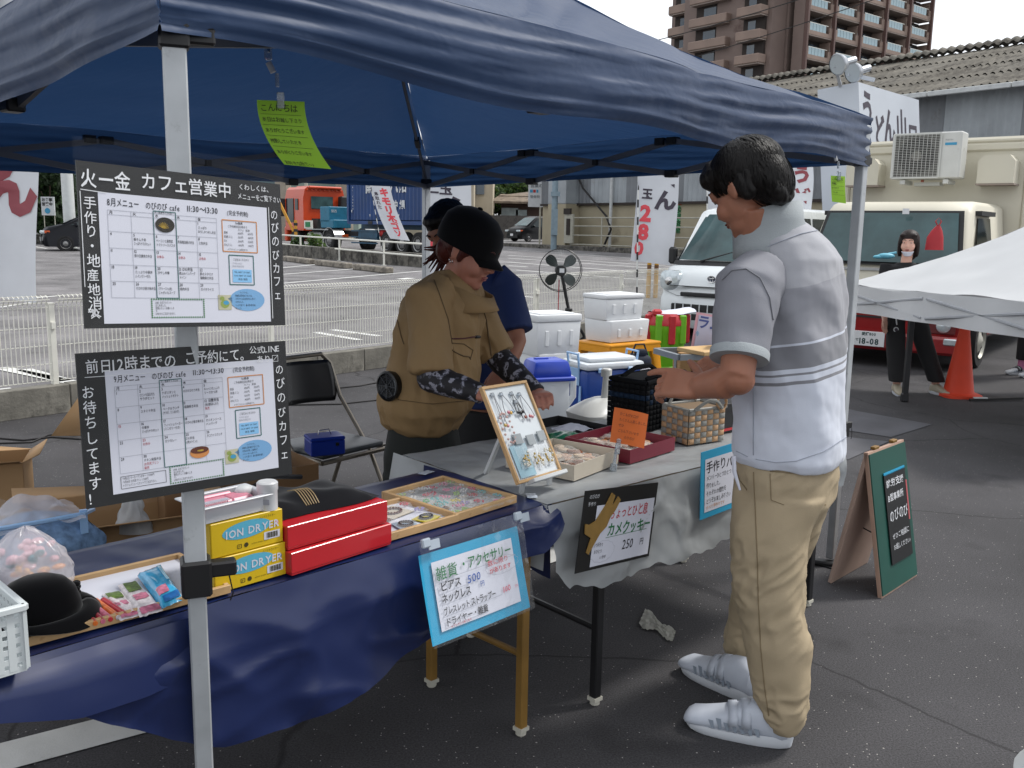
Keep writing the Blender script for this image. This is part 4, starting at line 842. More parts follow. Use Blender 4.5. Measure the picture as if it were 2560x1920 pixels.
for i in range(4):
    a,c=co[i],co[(i+1)%4]
    for k in range(2):
        p=a.lerp(c,k/2+.01);q=a.lerp(c,k/2+.49); b.tube([p+Vector((0,0,-.05)),q+Vector((0,0,-.2))],.012,6).tube([p+Vector((0,0,-.2)),q+Vector((0,0,-.05))],.012,6)
b.obj('truss_bar',wt)
for p in ((.47,-.55),(.4,-2.85),(2.9,-2.8),(2.8,-.1)):
    b=MB(); b.m(poleblk).box((0,0,.5),(.045,.045,.96),bev=.004).box((0,0,.04),(.06,.06,.08),bev=.01); b.obj('leg',wt,loc=(p[0],p[1],0))
cone=T('traffic_cone','orange-red traffic cone beside the food truck front wheel','cone',G(2395,990),0)
co_m=M('cone orange','d8401f',.55,var=.06,vs=5,wear=('b53a22',9,.66))
b=MB(); b.m(co_m).lathe([(.15,.03),(.13,.05),(.035,.68),(.03,.70)],28,cap=True); b.obj('cone_body',cone,smooth=60)
b=MB(); b.m(co_m).loft([((0,0,0),(.175,0,0),(0,.175,0),.5),((0,0,.025),(.175,0,0),(0,.175,0),.5),((0,0,.035),(.155,0,0),(0,.155,0),.7)],32); b.obj('base',cone)
b=MB(); b.m(plasd).bar((-.02,-.26,.012),(.5,-.18,.02),.025,.02).m(whs).box((.08,-.25,.03),(.12,.03,.01)); o=b.obj('rod',loc=G(2395,990)); tag(o,'thin black rod lying on the asphalt beside the traffic cone','rod')
# white rounded plastic tank at the bottom-right corner
b=MB(); b.m(M('white plastic','cfd3d4',.4,var=.04)).lathe([(.16,0),(.19,.02),(.19,.12),(.16,.16),(.05,.175),(.05,.20),(.01,.20)],28); o=b.obj('water_weight',loc=G(2735,2075,0)); tag(o,'white rounded plastic tent weight in the bottom-right corner','tent weight')
# ================================================================ BLUE CANOPY TENT
NL_=[Vector((-.604,1.69,0)),Vector((1.44,3.935,0)),Vector((-.56,5.90,0)),Vector((-2.60,3.655,0))]   # near, right, back, left legs
zb=[1.780,1.750,1.703,1.66]; zt=[1.955,1.935,1.90,1.86]
tent=T('canopy_tent','large navy blue pop-up canopy tent over the market stall','tent',NL_[0],0)
TOfs=NL_[0].copy(); cen=sum(NL_,Vector())/4; peak=cen+Vector((0,0,2.78))
def canopymat():
    m=M('canopy navy','2a4368',.52,var=.05,vs=1.2,trl=.28,sheen=.35,spec=.4); t=m.node_tree; n=t.nodes.new; l=t.links.new
    b=t.nodes['Principled BSDF']; tc=n('ShaderNodeTexCoord')
    mp=n('ShaderNodeMapping'); mp.inputs['Rotation'].default_value=(0,0,R_(-43)); mp.inputs['Scale'].default_value=(1.2,5,5)
    no=n('ShaderNodeTexNoise'); no.inputs['Scale'].default_value=1.7; no.inputs['Detail'].default_value=3; no.inputs['Distortion'].default_value=.3; l(tc.outputs['Object'],mp.inputs[0]); l(mp.outputs[0],no.inputs['Vector'])
    bp=n('ShaderNodeBump'); bp.inputs['Strength'].default_value=.16; bp.inputs['Distance'].default_value=.05; l(no.outputs[0],bp.inputs['Height'])
    wv=n('ShaderNodeTexNoise'); wv.inputs['Scale'].default_value=900; l(tc.outputs['Object'],wv.inputs['Vector']); b2=n('ShaderNodeBump'); b2.inputs['Strength'].default_value=.12; b2.inputs['Distance'].default_value=.001; l(wv.outputs[0],b2.inputs['Height']); l(bp.outputs[0],b2.inputs['Normal']); l(b2.outputs[0],b.inputs['Normal'])
    for q in t.nodes:
        if q.type=='BSDF_TRANSLUCENT': q.inputs[0].default_value=(.022,.062,.16,1); [t.links.remove(x) for x in list(q.inputs[0].links)]
    return m
cnv=canopymat()
def out_(i):
    a,c=NL_[i],NL_[(i+1)%4]; d=(c-a).normalized(); return d, Vector((d.y,-d.x,0))
b=MB(); b.m(cnv)
corn=[]
for i in range(4): corn.append(NL_[i]+(NL_[i]-cen).normalized()*(.055 if i==0 else .03))
def slack(i,u,v):
    "hang of the cloth below the straight roof face"
    w=math.sin(PI*u)
    s=-.17*math.sin(PI*min(1,v*1.0))*(.55+.45*w)
    return s
def roofp(i,u,v):
    a,c=corn[i]+Vector((0,0,zt[i])),corn[(i+1)%4]+Vector((0,0,zt[(i+1)%4]))
    e=a.lerp(c,u); p=e+(peak-e)*v; d,n=out_(i)
    if abs(i)==0:
        k=(1-v)
        # long diagonal folds on the front face
        f=1.3*nz((u*2.0+v*2,v*11-u*3.0,1.3),1.0)*k+.6*nz((u*4+v*3,v*24-u*7,5.3),1.0)*k*k
        f-=1.1*(1-abs(nz((u*1.8,v*8-u*3.6,9.1),1.0)))**7*k
        p=p+Vector((0,0,.032*f*math.sin(PI*min(1,u*1.04+.0))**.5*min(1,v*6+.25)))-n*(-.020*f*min(1,v*5+.3))
    else:
        p=p+Vector((0,0,.02*nz((u*3+v*4,v*6,i*3),1.2)*(1-v)))
    return p+Vector((0,0,slack(i,u,v)))-TOfs
for i in range(4): b.grid(lambda u,v,i=i:roofp(i,u,v),90 if i==0 else 40,60 if i==0 else 26)
roof=b.obj('roof_cloth',tent,smooth=180)
b=MB(); b.m(cnv)
def val(i,u,v):
    top=roofp(i,u,0)+TOfs; a,c=NL_[i],NL_[(i+1)%4]; d,n=out_(i)
    zz=zb[i]*(1-u)+zb[(i+1)%4]*u
    if i==0: zz-=.022*math.sin(PI*u)-.012*math.sin(u*17)
    if i==3: zz-=.02*math.sin(PI*u)
    z=top.z+(zz-top.z)*v
    e=min(u,1-u); ruff=.007*math.sin(v*26+1)*math.exp(-e*14)      # gathered corners
    w=.007*math.sin(u*19+2*math.sin(u*7)+i)*v+.017*nz((u*3.2,v*6+u*3,i*5),1.1)*math.sin(PI*min(1,v*1.1))+.007*nz((u*9,v*14+u*8,i*3),1)
    w*=1-math.exp(-e*14); lip=.010*math.exp(-((v-.86)/.03)**2)
    return Vector((top.x,top.y,z))-TOfs+n*(ruff+w+lip+.02*math.sin(PI*v)*(1-math.exp(-e*14)))
for i in range(4): b.grid(lambda u,v,i=i:val(i,u,v),110 if i==0 else 60,22)
b.obj('valance',tent,smooth=180)
legm=M('tent leg white','b4b8bb',.42,var=.1,vs=14,wear=('8d8f90',18,.63),metal=.15); legd=M('tent leg inner','a7abae',.4,var=.1,vs=14,wear=('808385',20,.62),metal=.2); blkpl=M('black nylon','111113',.45,var=.08); trus=M('truss bar grey','6f7278',.5,metal=.4,var=.1)
ang=math.atan2(1.975,2.14)
def leg(i,clampz,lo=0.0):
    p=NL_[i]-TOfs; t_=zt[i]-.03
    rz=R_(43) if i!=0 else R_(22)
    b=MB(); b.m(legm).box((0,0,(clampz+t_)/2),(.040,.040,t_-clampz),bev=.003); o=b.obj('leg',tent,loc=p,rz=rz)
    b=MB(); b.m(legd).box((0,0,clampz/2+.015),(.034,.034,clampz-.03),bev=.003).m(M('slot dark','5e6164',.5,var=0))
    b.obj('inner_leg',o)
    b=MB(); b.m(blkpl).box((0,0,clampz),(.056,.056,.072),bev=.005).box((.045,0,clampz+.012),(.06,.03,.03),bev=.004).tube([(.06,-.02,clampz-.0),(.066,-.02,clampz-.035),(.06,-.02,clampz-.05)],.0015,5); b.obj('leg_clamp',o)
    b=MB(); b.m(blkpl).box((0,0,t_-.14),(.052,.052,.05),bev=.004).box((.035,0,t_-.14),(.07,.024,.03),bev=.004).box((0,.035,t_-.14),(.024,.07,.03),bev=.004); b.obj('corner_bracket',o)
    b=MB(); b.m(plasd).box((0,0,.004),(.11,.08,.006),bev=.002).lathe([(.012,.006),(.012,.012)],8,X=Matrix.Translation((.04,0,0))); b.obj('foot_plate',o)
    return o
lg0=leg(0,.787); leg(1,.62); leg(2,.68); leg(3,.68)
b=MB(); b.m(trus); J=MB(); J.m(blkpl)
bars=[]
for i in range(4):
    a,c=NL_[i],NL_[(i+1)%4]; d,n=out_(i); mod=3
    for k in range(mod):
        for q in (0,1):
            ua,uc=k/mod,(k+1)/mod; base=lambda u:zb[i]*(1-u)+zb[(i+1)%4]*u
            hi,lo_=.155,.0
            za,zc=(hi,lo_) if q==0 else (lo_,hi)
            if i==0: za+=.0
            off=n*(-.02-.014*q)
            p=a.lerp(c,ua)+off+Vector((0,0,base(ua)+za-.0))-TOfs; r=a.lerp(c,uc)+off+Vector((0,0,base(uc)+zc))-TOfs
            bb=MB(); bb.m(trus).bar(p,r,.013,.026); bb.obj('truss_bar',tent)
        u=(k+.5)/mod; bb=MB(); bb.m(blkpl).bar(a.lerp(c,u)+n*.0+Vector((0,0,base(u)+.077))-TOfs,a.lerp(c,u)-n*.05+Vector((0,0,base(u)+.077))-TOfs,.03,.03); bb.obj('joint',tent)
    for k in (1,2):
        for z in (0,.155):
            bb=MB(); p=a.lerp(c,k/3)-n*.025+Vector((0,0,base(k/3)+z))-TOfs; bb.m(blkpl).bar(p-d*.03,p+d*.03,.045,.035,bev=.004); 
            if z: bb.bar(p+d*.05,p+d*.10,.03,.035)
            bb.obj('joint',tent)
for i in range(4):
    p=NL_[i]-TOfs+Vector((0,0,zt[i]-.15)); q=peak-TOfs-Vector((0,0,.13)); m_=p.lerp(q,.5)-Vector((0,0,.05))
    bb=MB(); bb.m(trus).tube([p,m_,q],.009,8); bb.obj('roof_pole',tent)
    bb=MB(); bb.m(blkpl).bar(p.lerp(m_,.42),p.lerp(m_,.5),.028,.028); bb.obj('joint',tent)
# ================================================================ MENU BOARDS
black_paper=M('chalkboard paper','0f1012',.5,var=.12,vs=7,wear=('1c1d20',8,.6)); paper=M('white paper','c9cbd6',.7,var=.03,vs=3); chalk=M('chalk white','d6d8dc',.8,var=.05,vs=60); prt=M('printed black','20222a',.7,var=0); pgrey=M('print light grey','9a9da8',.7,var=0); pteal=M('print teal','2b5f5e',.7,var=0); pora=M('print orange','c07f45',.7,var=0); pred=M('print red','a8323c',.7,var=0); pblu=M('bubble blue','6f9fc9',.7,var=.05); psky=M('pale blue print','7fb4dc',.7,var=0); clear=film('clear sleeve','e8eef2',.09,.08); pgre=M('print green dots','4d7a55',.7,var=0); pyel=M('food yellow','b0912f',.7,var=.3,vs=60); pbrn=M('food brown','5a2a18',.7,var=.3,vs=60); pbei=M('picture beige','b9b79c',.7,var=.2,vs=20); pmas=M('picture green','8a9a4c',.7,var=.1)
def menu(label,tl,tr,bl,upper,pq,sl):
    X,w,h=frameX(tl,tr,bl); root=T('menu_board',label,'menu board',X=X,group='laminated cafe menus tied to the tent leg')
    b=MB(); b.m(black_paper).box((w/2,.0015,-h/2),(w,.003,h)); b.obj('chalkboard_sheet',root)
    x0,x1,z0,z1=pq[0]*w,pq[1]*w,-pq[2]*h,-pq[3]*h
    b=MB(); b.m(paper).quad(x0,z1,x1,z0,y=-.0008); pp=b.obj('white_sheet',root)
    # sleeve: thin clear film with a free strip above the sheet
    def slv(u,v): x=-.006+(w+.012)*u; z=sl-(h+sl+.006)*v; return (x,-.0045-.003*abs(nz((x*9,z*9,1)))-.004*math.sin(PI*u)*(1 if v<.1 else .3),z)
    b=MB(); b.m(clear).grid(slv,26,20); b.obj('clear_sleeve',root,smooth=180)
    c=MB(); c.m(chalk); Y0=-.0016
    if upper:
        c.text('火ー金',.012*w,-.145*h,.098*h*1.25,y=Y0,bold=.010,jit=.06,sx=.84).text('カフェ営業中',.275*w,-.125*h,.098*h*1.12,y=Y0,bold=.010,jit=.08,sx=.98)
        c.text('くわしくは、',.76*w,-.065*h,.045*h,y=Y0,bold=.004,jit=.08).text('メニューをご覧下さい',.755*w,-.13*h,.046*h,y=Y0,bold=.004,jit=.08,sx=.76)
        c.text('手作り・地産地消',.018*w,-.275*h,.083*h,y=Y0,vert=True,bold=.004,jit=.08,sp=1.02)
        c.text('のびのびカフェ',.935*w,-.25*h,.082*h,y=Y0,vert=True,bold=.002,jit=.06,sp=1.12,sx=.8)
        c.line(.01*w,-.17*h,.12*w,-.178*h,.0012,y=Y0); c.line(.008*w,-.18*h,.008*w,-.75*h,.0012,y=Y0).line(.925*w,-.17*h,.925*w,-.95*h,.0012,y=Y0)
        for k in range(16): c.line((.01+.05*rnd.random())*w,-(.88+.05*rnd.random())*h,(.01+.06*rnd.random())*w,-(.88+.06*rnd.random())*h,.0016,y=Y0)
    else:
        c.text('前日12時までの',.035*w,-.125*h,.10*h,y=Y0,bold=.006,jit=.07,sx=.86).text('ご予約にて。',.475*w,-.115*h,.095*h,y=Y0,bold=.006,jit=.07,sx=.86)
        c.text('公式LINE',.80*w,-.075*h,.06*h,y=Y0,bold=.004,jit=.07).text('あり〼',.835*w,-.145*h,.06*h,y=Y0,bold=.004,jit=.05)
        c.text('お待ちしてます!',.012*w,-.285*h,.092*h,y=Y0,vert=True,bold=.003,jit=.07,sp=1.05,sx=.92)
        c.text('のびのびカフェ',.935*w,-.24*h,.086*h,y=Y0,vert=True,bold=.002,jit=.07,sp=1.2,sx=.85)
        c.line(.03*w,-.155*h,.82*w,-.165*h,.0010,y=Y0)
    c.obj('handwriting',root)
    # printed sheet
    W_,H_=x1-x0,z0-z1; 
    def px(u): return x0+u*W_
    def pz(v): return z0-v*H_
    p=MB(); y=-.0014; fs=H_*.058
    p.m(prt).text(('8' if upper else '9')+'月メニュー',px(.045),pz(.095),fs*1.2,y=y,bold=.008,sx=.66).text('のびのび cafe',px(.25),pz(.095),fs*1.1,y=y,bold=.008,sx=.72).text('11:30〜13:30',px(.49),pz(.09),fs*1.15,y=y,bold=.012,sx=.82).text('(完全予約制)',px(.735),pz(.09),fs*.8,y=y,bold=.006,sx=.78)
    g0,g1,gt,gb=.045,.665,.13,(.84 if not upper else .80); cols=[g0+(g1-g0)*k/5 for k in range(6)]; rows=[gt]+[gt+.035+(gb-gt-.035)*k/5 for k in range(6)]
    p.m(pgrey)
    for cx in cols: p.line(px(cx),pz(gt),px(cx),pz(gb),.0006,y=y)
    for ry in rows: p.line(px(g0),pz(ry),px(g1),pz(ry),.0006,y=y)
    p.m(prt)
    for k,ch in enumerate('月火水木金'): p.text(ch,px(cols[k]+.008),pz(gt+.028),fs*.5,y=y,bold=.01)
    if upper: cells={(0,4):'1|さっぱり|おろしかつめし弁当',(1,0):'4',(1,1):'5|豚キムチ丼|さっぱりサラダセット',(1,2):'6|ベーコンと夏野菜|トマトソースパスタ',(1,3):'7|和風竜田揚げ弁当',(1,4):'8|三色弁当',(2,0):'11',(2,1):'12|豚の生姜焼き弁当',(2,2):'13|*お休み',(2,3):'14|*お休み',(2,4):'15|*お休み',(3,0):'18',(3,1):'19|たっぷり中華丼|(レモンゼリー付き)',(3,2):'20|冷やし中華',(3,3):'21 DX弁当|煮込みハンバーグ|メイン',(3,4):'22|豚のスタミナ|塩麹焼き弁当',(4,0):'25',(4,1):'26|のびのび焼き魚弁当',(4,2):'27|ピザトースト(2枚)|じゃがいもスープ',(4,3):'28|焼肉弁当',(4,4):'29|ガパオライス'}
    else: cells={(0,0):'1',(0,1):'2|ビビンバ(温玉付き)|サラダセット',(0,2):'3|ナポリタンと|ハッシュドポテト',(0,3):'4|のびのびのり弁当',(0,4):'5|キャベツたっぷり|ソースかつ丼',(1,0):'8',(1,1):'9|スタミナ弁当',(1,2):'10|ベーグルランチ|(サラダ、ミニおかず)',(1,3):'11|塩麹焼き弁当',(1,4):'12 日替弁当|(魚の野菜あんかけ)|*販売',(2,0):'*15',(2,1):'16|中華丼|さっぱりサラダセット',(2,2):'17|フィッシュバーガー|(ミニゼリー付き)',(2,3):'18|のびのび焼き魚弁当',(2,4):'19|オニオンソース|ハンバーグ',(3,0):'22',(3,1):'*23|*お休み',(3,2):'24|カツカレー',(3,3):'25|DX弁当|(肉メイン)',(3,4):'26|タコライスランチ',(4,0):'29',(4,1):'30|チキン南蛮弁当|*お月見プリン|*販売'}
    for (r,cc),s_ in cells.items():
        for q,ln in enumerate(s_.split('|')):
            p.m(pred if ln[0]=='*' else prt); ln=ln.lstrip('*'); p.text(ln,px(cols[cc]+.008),pz(rows[r+1]+.03+q*.032),fs*(.56 if q==0 else .47),y=y,bold=.012 if q==0 else .003,sx=.52 if len(ln)>9 else .66 if len(ln)>7 else .75)
    p.m(pteal).rect(px(cols[2]-.002),pz(gt-.02),px(cols[3]+.002),pz(gb-(.0 if not upper else .0)),.0014,y=y-.0002)
    p.m(prt).text('中・普通サイズのみ',px(cols[2]+.006),pz(gt-.001),fs*.38,y=y,sx=.75)
    # price box
    p.m(pora).rect(px(.70),pz(.135),px(.925),pz(.40),.0018,y=y).m(prt).text('価格表',px(.785),pz(.165),fs*.42,y=y,bold=.01).text('ご予約締切日12時まで',px(.735),pz(.195),fs*.42,y=y,sx=.8)
    p.text('カフェ  配達',px(.80),pz(.22),fs*.34,y=y)
    for k,(a,c1,c2) in enumerate((('普通','450円','500円'),('普通(ミニ)','350円','400円'),('DX','500円','550円'),('DX(ミニ)','400円','450円'))):
        zz=pz(.25+k*.034); p.text(a,px(.71),zz,fs*.42,y=y,sx=.7).text(c1,px(.80),zz,fs*.42,y=y,sx=.8).text(c2,px(.865),zz,fs*.42,y=y,sx=.8)
    p.text('※サイドメニューは別料金です。',px(.73),pz(.388),fs*.34,y=y,sx=.7)
    p.m(pteal).rect(px(.735),pz(.43),px(.895),pz(.68),.0018,y=y).m(psky).quad(px(.755),pz(.66),px(.88),pz(.55),y=y)
    p.m(prt).text('ご注文はこちらから',px(.76),pz(.475),fs*.4,y=y,sx=.75).m(pgrey).text('〒793-0027',px(.755),pz(.505),fs*.33,y=y).text('西条市朔日市',px(.755),pz(.53),fs*.33,y=y)
    p.m(prt).text('TEL:0897 29 5167',px(.765),pz(.58),fs*.33,y=y-.0003).text('FAX:0897 29 5168',px(.765),pz(.61),fs*.33,y=y-.0003).text('担当 飯田',px(.79),pz(.64),fs*.35,y=y-.0003)
    cx_,cz_=px(.845),pz(.81); p.m(pblu).disc(cx_,cz_,.115*W_,.095*H_,y=y).add([(cx_-.13*W_,y,pz(.80)),(cx_-.10*W_,y,pz(.835)),(cx_-.10*W_,y,pz(.785))],[(0,1,2)])
    p.m(prt)
    for k,s_ in enumerate(('トッツリーの…','本格的に夏が始まりましたね。','スタミナになるお肉を中心に考えて' if upper else '今月はお月見、お彼岸など','さわりました。' if upper else 'メニューがいっぱいです。','しっかり食べて、暑い夏を乗り越え','ましょう♪')): p.text(s_,px(.765+(.03 if k==0 else 0)),pz(.755+k*.027),fs*.36,y=y-.0003,sx=.6)
    p.m(pbei).quad(px(.655),pz(.895),px(.74),pz(.77),y=y).m(pmas).disc(px(.697),pz(.845),.028*W_,.035*H_,y=y-.0002).disc(px(.68),pz(.80),.015*W_,.018*H_,y=y-.0002).m(bluep).disc(px(.705),pz(.835),.018*W_,.018*H_,y=y-.0004)
    # dotted box for the account notice (its square code is left out)
    a0,a1,b0,b1=(.32,.64,.845,.985) if not upper else (.26,.565,.81,.955)
    p.m(pgre)
    for k in range(24):
        u=a0+(a1-a0)*k/23; p.disc(px(u),pz(b0),.0016,.0016,y=y,n=6).disc(px(u),pz(b1),.0016,.0016,y=y,n=6)
    for k in range(1,9): v=b0+(b1-b0)*k/9; p.disc(px(a0),pz(v),.0016,.0016,y=y,n=6).disc(px(a1),pz(v),.0016,.0016,y=y,n=6)
    p.m(prt)
    for k,s_ in enumerate(('LINE 公式アカウント','はじめました。','登録よろしくお願いしま','す。','LINEからご注文できます。')): p.text(s_,px(a0+.02),pz(b0+.035+k*.022),fs*.38,y=y,sx=.66)
    if upper:
        cx_,cz_=px((cols[2]+cols[3])/2),pz(.215); p.m(M('plate black','241f16',.7,var=.4,vs=40)).disc(cx_,cz_,.055*W_,.06*H_,y=y-.0004).m(pyel)
        for k in range(9): a=k*.33+.1; p.line(cx_-.01*W_,cz_-.03*H_,cx_-.01*W_+math.cos(a)*.03*W_,cz_-.025*H_+math.sin(a)*.045*H_,.001,y=y-.0007)
    else:
        p.m(prt).rect(px(.045),pz(.865),px(.295),pz(.965),.0008,y=y)
        for k,s_ in enumerate(('*9月12日 サーターアンダギー・3つ100円','*9月30日 お月見プリン 1つ150円','※カフェメニューとセットでご注文下さい。')): p.text(s_,px(.055),pz(.892+k*.028),fs*.42,y=y,sx=.58)
        p.m(pora).disc(px(.50),pz(.755),.058*W_,.05*H_,y=y-.0003).m(pbrn).disc(px(.50),pz(.735),.055*W_,.03*H_,y=y-.0006)
        p.m(pyel).disc(px(.505),pz(.74),.02*W_,.008*H_,y=y-.0008)
    p.obj('printing',root); return root
menu('upper laminated cafe menu for August on black board, tied to the near tent leg',D(190,400,1.44),D(700,461,1.725),D(198,822,1.45),True,(.083,.915,.175,.972),.036)
menu('lower laminated cafe menu for September on black board, tied to the near tent leg',D(188,884,1.55),D(713,852,1.82),D(205,1275,1.57),False,(.115,.925,.125,.935),.03)
# ================================================================ TABLES AND CLOTHS
P0=Vector((-.854,1.521,0)); pd=Vector((.699,.715,0)).normalized(); pa=math.atan2(pd.y,pd.x); pn_=Vector((-pd.y,pd.x,0))
Q0=Vector((.141,2.508,0)); qd=Vector((.752,.659,0)).normalized(); qa=math.atan2(qd.y,qd.x); qn=Vector((-qd.y,qd.x,0))
TZ=.70
def TB(s,t,z=TZ): return P0+pd*s+pn_*t+Vector((0,0,z))
def TG(s,t,z=TZ): return Q0+qd*s+qn*t+Vector((0,0,z))
def ftable(label,org,a,x0,x1,dep,legs,mat,topm):
    t=T('folding_table',label,'table',org,a)
    b=MB(); b.m(topm).box(((x0+x1)/2,dep/2,TZ-.022),(x1-x0,dep,.03),bev=.005); b.obj('tabletop',t)
    for x in legs:
        for y in (.03,dep-.05):
            b=MB(); b.m(mat).box((x,y,.345),(.028,.028,.64),bev=.003); o=b.obj('leg',t)
            b=MB(); b.m(M('foot cap','b9b6aa',.6)).box((x,y,.022),(.034,.034,.012)).lathe([(.012,.0),(.016,.004),(.016,.016)],10,X=Matrix.Translation((x,y,0))); b.obj('foot_cap',o)
        [MB().m(mat).tube([(x,.03,q),(x,dep-.05,q)],.010,8).obj('crossbar',t) for q in (.25,.62)]
    b=MB(); b.m(mat).tube([(legs[0]+.05,.05,.6),(legs[-1]-.05,.05,.6)],.008,6); b.obj('brace',t); return t
brn=M('brown table steel','84642f',.45,metal=.15,var=.15,vs=9); blks=M('black table steel','18181a',.4,var=.1); ttop=M('table top','7c6a52',.6,var=.1)
ftable('brown-legged folding table under the navy plastic sheet',P0,pa,-.43,1.36,.48,(-.25,1.315),brn,ttop)
# black-leg table: legs at the solved feet
ftable('black-legged folding table under the grey plastic sheet',Q0,qa,-.02,1.55,.70,(.205,1.42),blks,ttop)
def plastic(name,col,rough,trl,bump,sc):
    m=M(name,col,rough,var=.06,vs=3,bump=0,trl=trl,spec=.55); t=m.node_tree; n=t.nodes.new; l=t.links.new; b=t.nodes['Principled BSDF']; tc=n('ShaderNodeTexCoord')
    no=n('ShaderNodeTexNoise'); no.inputs['Scale'].default_value=sc; no.inputs['Detail'].default_value=2; no.inputs['Roughness'].default_value=.4; no.inputs['Distortion'].default_value=.25; l(tc.outputs['Object'],no.inputs['Vector'])
    bp=n('ShaderNodeBump'); bp.inputs['Strength'].default_value=bump; bp.inputs['Distance'].default_value=.03; l(no.outputs[0],bp.inputs['Height']); l(bp.outputs[0],b.inputs['Normal']); return m
navyp=plastic('navy plastic sheet','182550',.34,.1,.3,4); greyp_=plastic('grey plastic sheet','b4b8ba',.36,.35,1.0,7)
def interp(tab,s):
    if s<=tab[0][0]: return tab[0][1]
    for (a,za),(c,zc) in zip(tab,tab[1:]):
        if s<=c: k=(s-a)/(c-a); return za+(zc-za)*k
    return tab[-1][1]
hemB=[(-.45,.67),(-.172,.668),(-.055,.636),(.061,.583),(.161,.518),(.246,.450),(.356,.395),(.487,.378),(.655,.383),(.819,.434),(.961,.473),(1.085,.523),(1.218,.575),(1.305,.582),(1.345,.62),(1.372,.655)]
def wr(u,v,o,k=1.0): return k*(noise.noise(Vector((u*3.1+v*2,v*2.2-u*1.2,o)))+.45*noise.noise(Vector((u*7+v*5,v*6-u*4,o+3))))
cl_=MB(); cl_.m(navyp)
xa,xb=-.45,1.372
def topf(u,v):
    x=xa+(xb-xa)*u; y=-.012+(.54+.012)*v; z=.0045+.003*abs(wr(x*2,y*2,1))
    if y>.48: z-=(y-.48)*1.4
    if y<.01: z-=.003*(1-(y+.012)/.022)
    return (x,y,TZ+z)
cl_.grid(topf,120,24)
def frontf(u,v):
    x=xa+(xb-xa)*u; hz=interp(hemB,x)+.002*math.sin(x*31); z=TZ+.0015-(TZ-hz)*v
    d=min(1,v*3); rg=(1-abs(noise.noise(Vector((x*2.6+z*3,z*4-x*2.2,7)))))**5+.6*(1-abs(noise.noise(Vector((x*4-z*5,z*5+x*3,17)))))**6; y=-.014-.020*d+ d*wr(x,z*1.3+x*.5,4,.016)*(.5+v)-d*.013*rg-.015*v*math.sin(x*5+1)**2
    return (x+.01*v*wr(x,z,8),y,z)
cl_.grid(frontf,150,30)
def endf(u,v):
    y=-.012+.55*u; dz=.10*(1-u)+.13+.03*math.sin(u*9); return (xb+.008*v+.012*math.sin(u*11)*v,y,TZ+.004-dz*v*(1-.45*u))
cl_.grid(endf,30,8)
clB=cl_.obj('tablecloth',smooth=180,loc=P0,rz=pa); tag(clB,'navy blue plastic sheet draped over the front of the long table','tablecloth')
b=MB(); b.m(navyp)
def flap(u,v):
    x=-.45+.74*u; top=.695; bot=.60-.0*u; bot=interp([(-.45,.66),(-.17,.652),(-.055,.622),(.061,.585),(.274,.575),(.40,.6)],x); z=top+(bot-top)*v
    k=min(1,(.30-x)/.12); return (x,-.034-.026*k*min(1,v*3+.1)+wr(x,z,14,.010)*k-.01*v*k,z)
b.grid(flap,50,8); b.obj('folded_flap',clB,smooth=180)
hemG=[(-.06,.52),(-.042,.506),(-.004,.458),(.08,.44),(.164,.428),(.267,.425),(.4,.430),(.538,.427),(.773,.443),(1.0,.47),(1.5,.5)]
b=MB(); b.m(greyp_)
xa2,xb2=-.06,1.5
def topg(u,v):
    x=xa2+(xb2-xa2)*u; y=-.012+.76*v; z=.0065+.0035*abs(wr(x*2,y*2,21)); 
    if y>.70: z-=(y-.70)*1.5
    return (x,y,TZ+z)
b.grid(topg,100,40)
def frontg(u,v):
    x=xa2+(xb2-xa2)*u; hz=interp(hemG,x)+.006*math.sin(x*37)+.004*math.sin(x*83); z=TZ+.0035-(TZ-hz)*v; d=min(1,v*3)
    rg=(1-abs(noise.noise(Vector((x*3+z*3,z*5-x*3,9)))))**5; y=-.014-.018*d-d*.010*rg+d*max(-.018,min(.03,wr(x,z*1.3,24,.030)*(.4+v)))-.008*v*math.sin(x*9)**2
    return (x,y,z)
b.grid(frontg,140,28)
def sideg(u,v): y=-.012+.76*u; return (xa2-.01*v-.02*v*math.sin(u*9),y,TZ+.005-(.19-.1*u)*v)
b.grid(lambda u,v:sideg(1-u,v),30,8)
clG=b.obj('tablecloth',smooth=180,loc=Q0,rz=qa); tag(clG,'grey translucent plastic sheet draped over the right-hand table','tablecloth')
tape=M('clear tape','b9c2cc',.25,var=.1,vs=30)
for i,(s,t,l_,rz,lb) in enumerate(((1.30,.44,.055,.3,'piece of clear tape on the navy sheet behind the jewellery frame'),(1.36,.05,.05,.9,'piece of clear tape where navy and grey sheets meet'),(1.20,.30,.04,.1,'piece of clear tape beside the easel foot'))):
    b=MB(); b.m(tape).grid(lambda u,v:((u-.5)*l_,(v-.5)*.03,.0012*math.sin(u*5)),6,2); o=b.obj('tape',loc=TB(s,t,TZ+.012),rz=pa+rz,smooth=180); tag(o,lb,'tape')
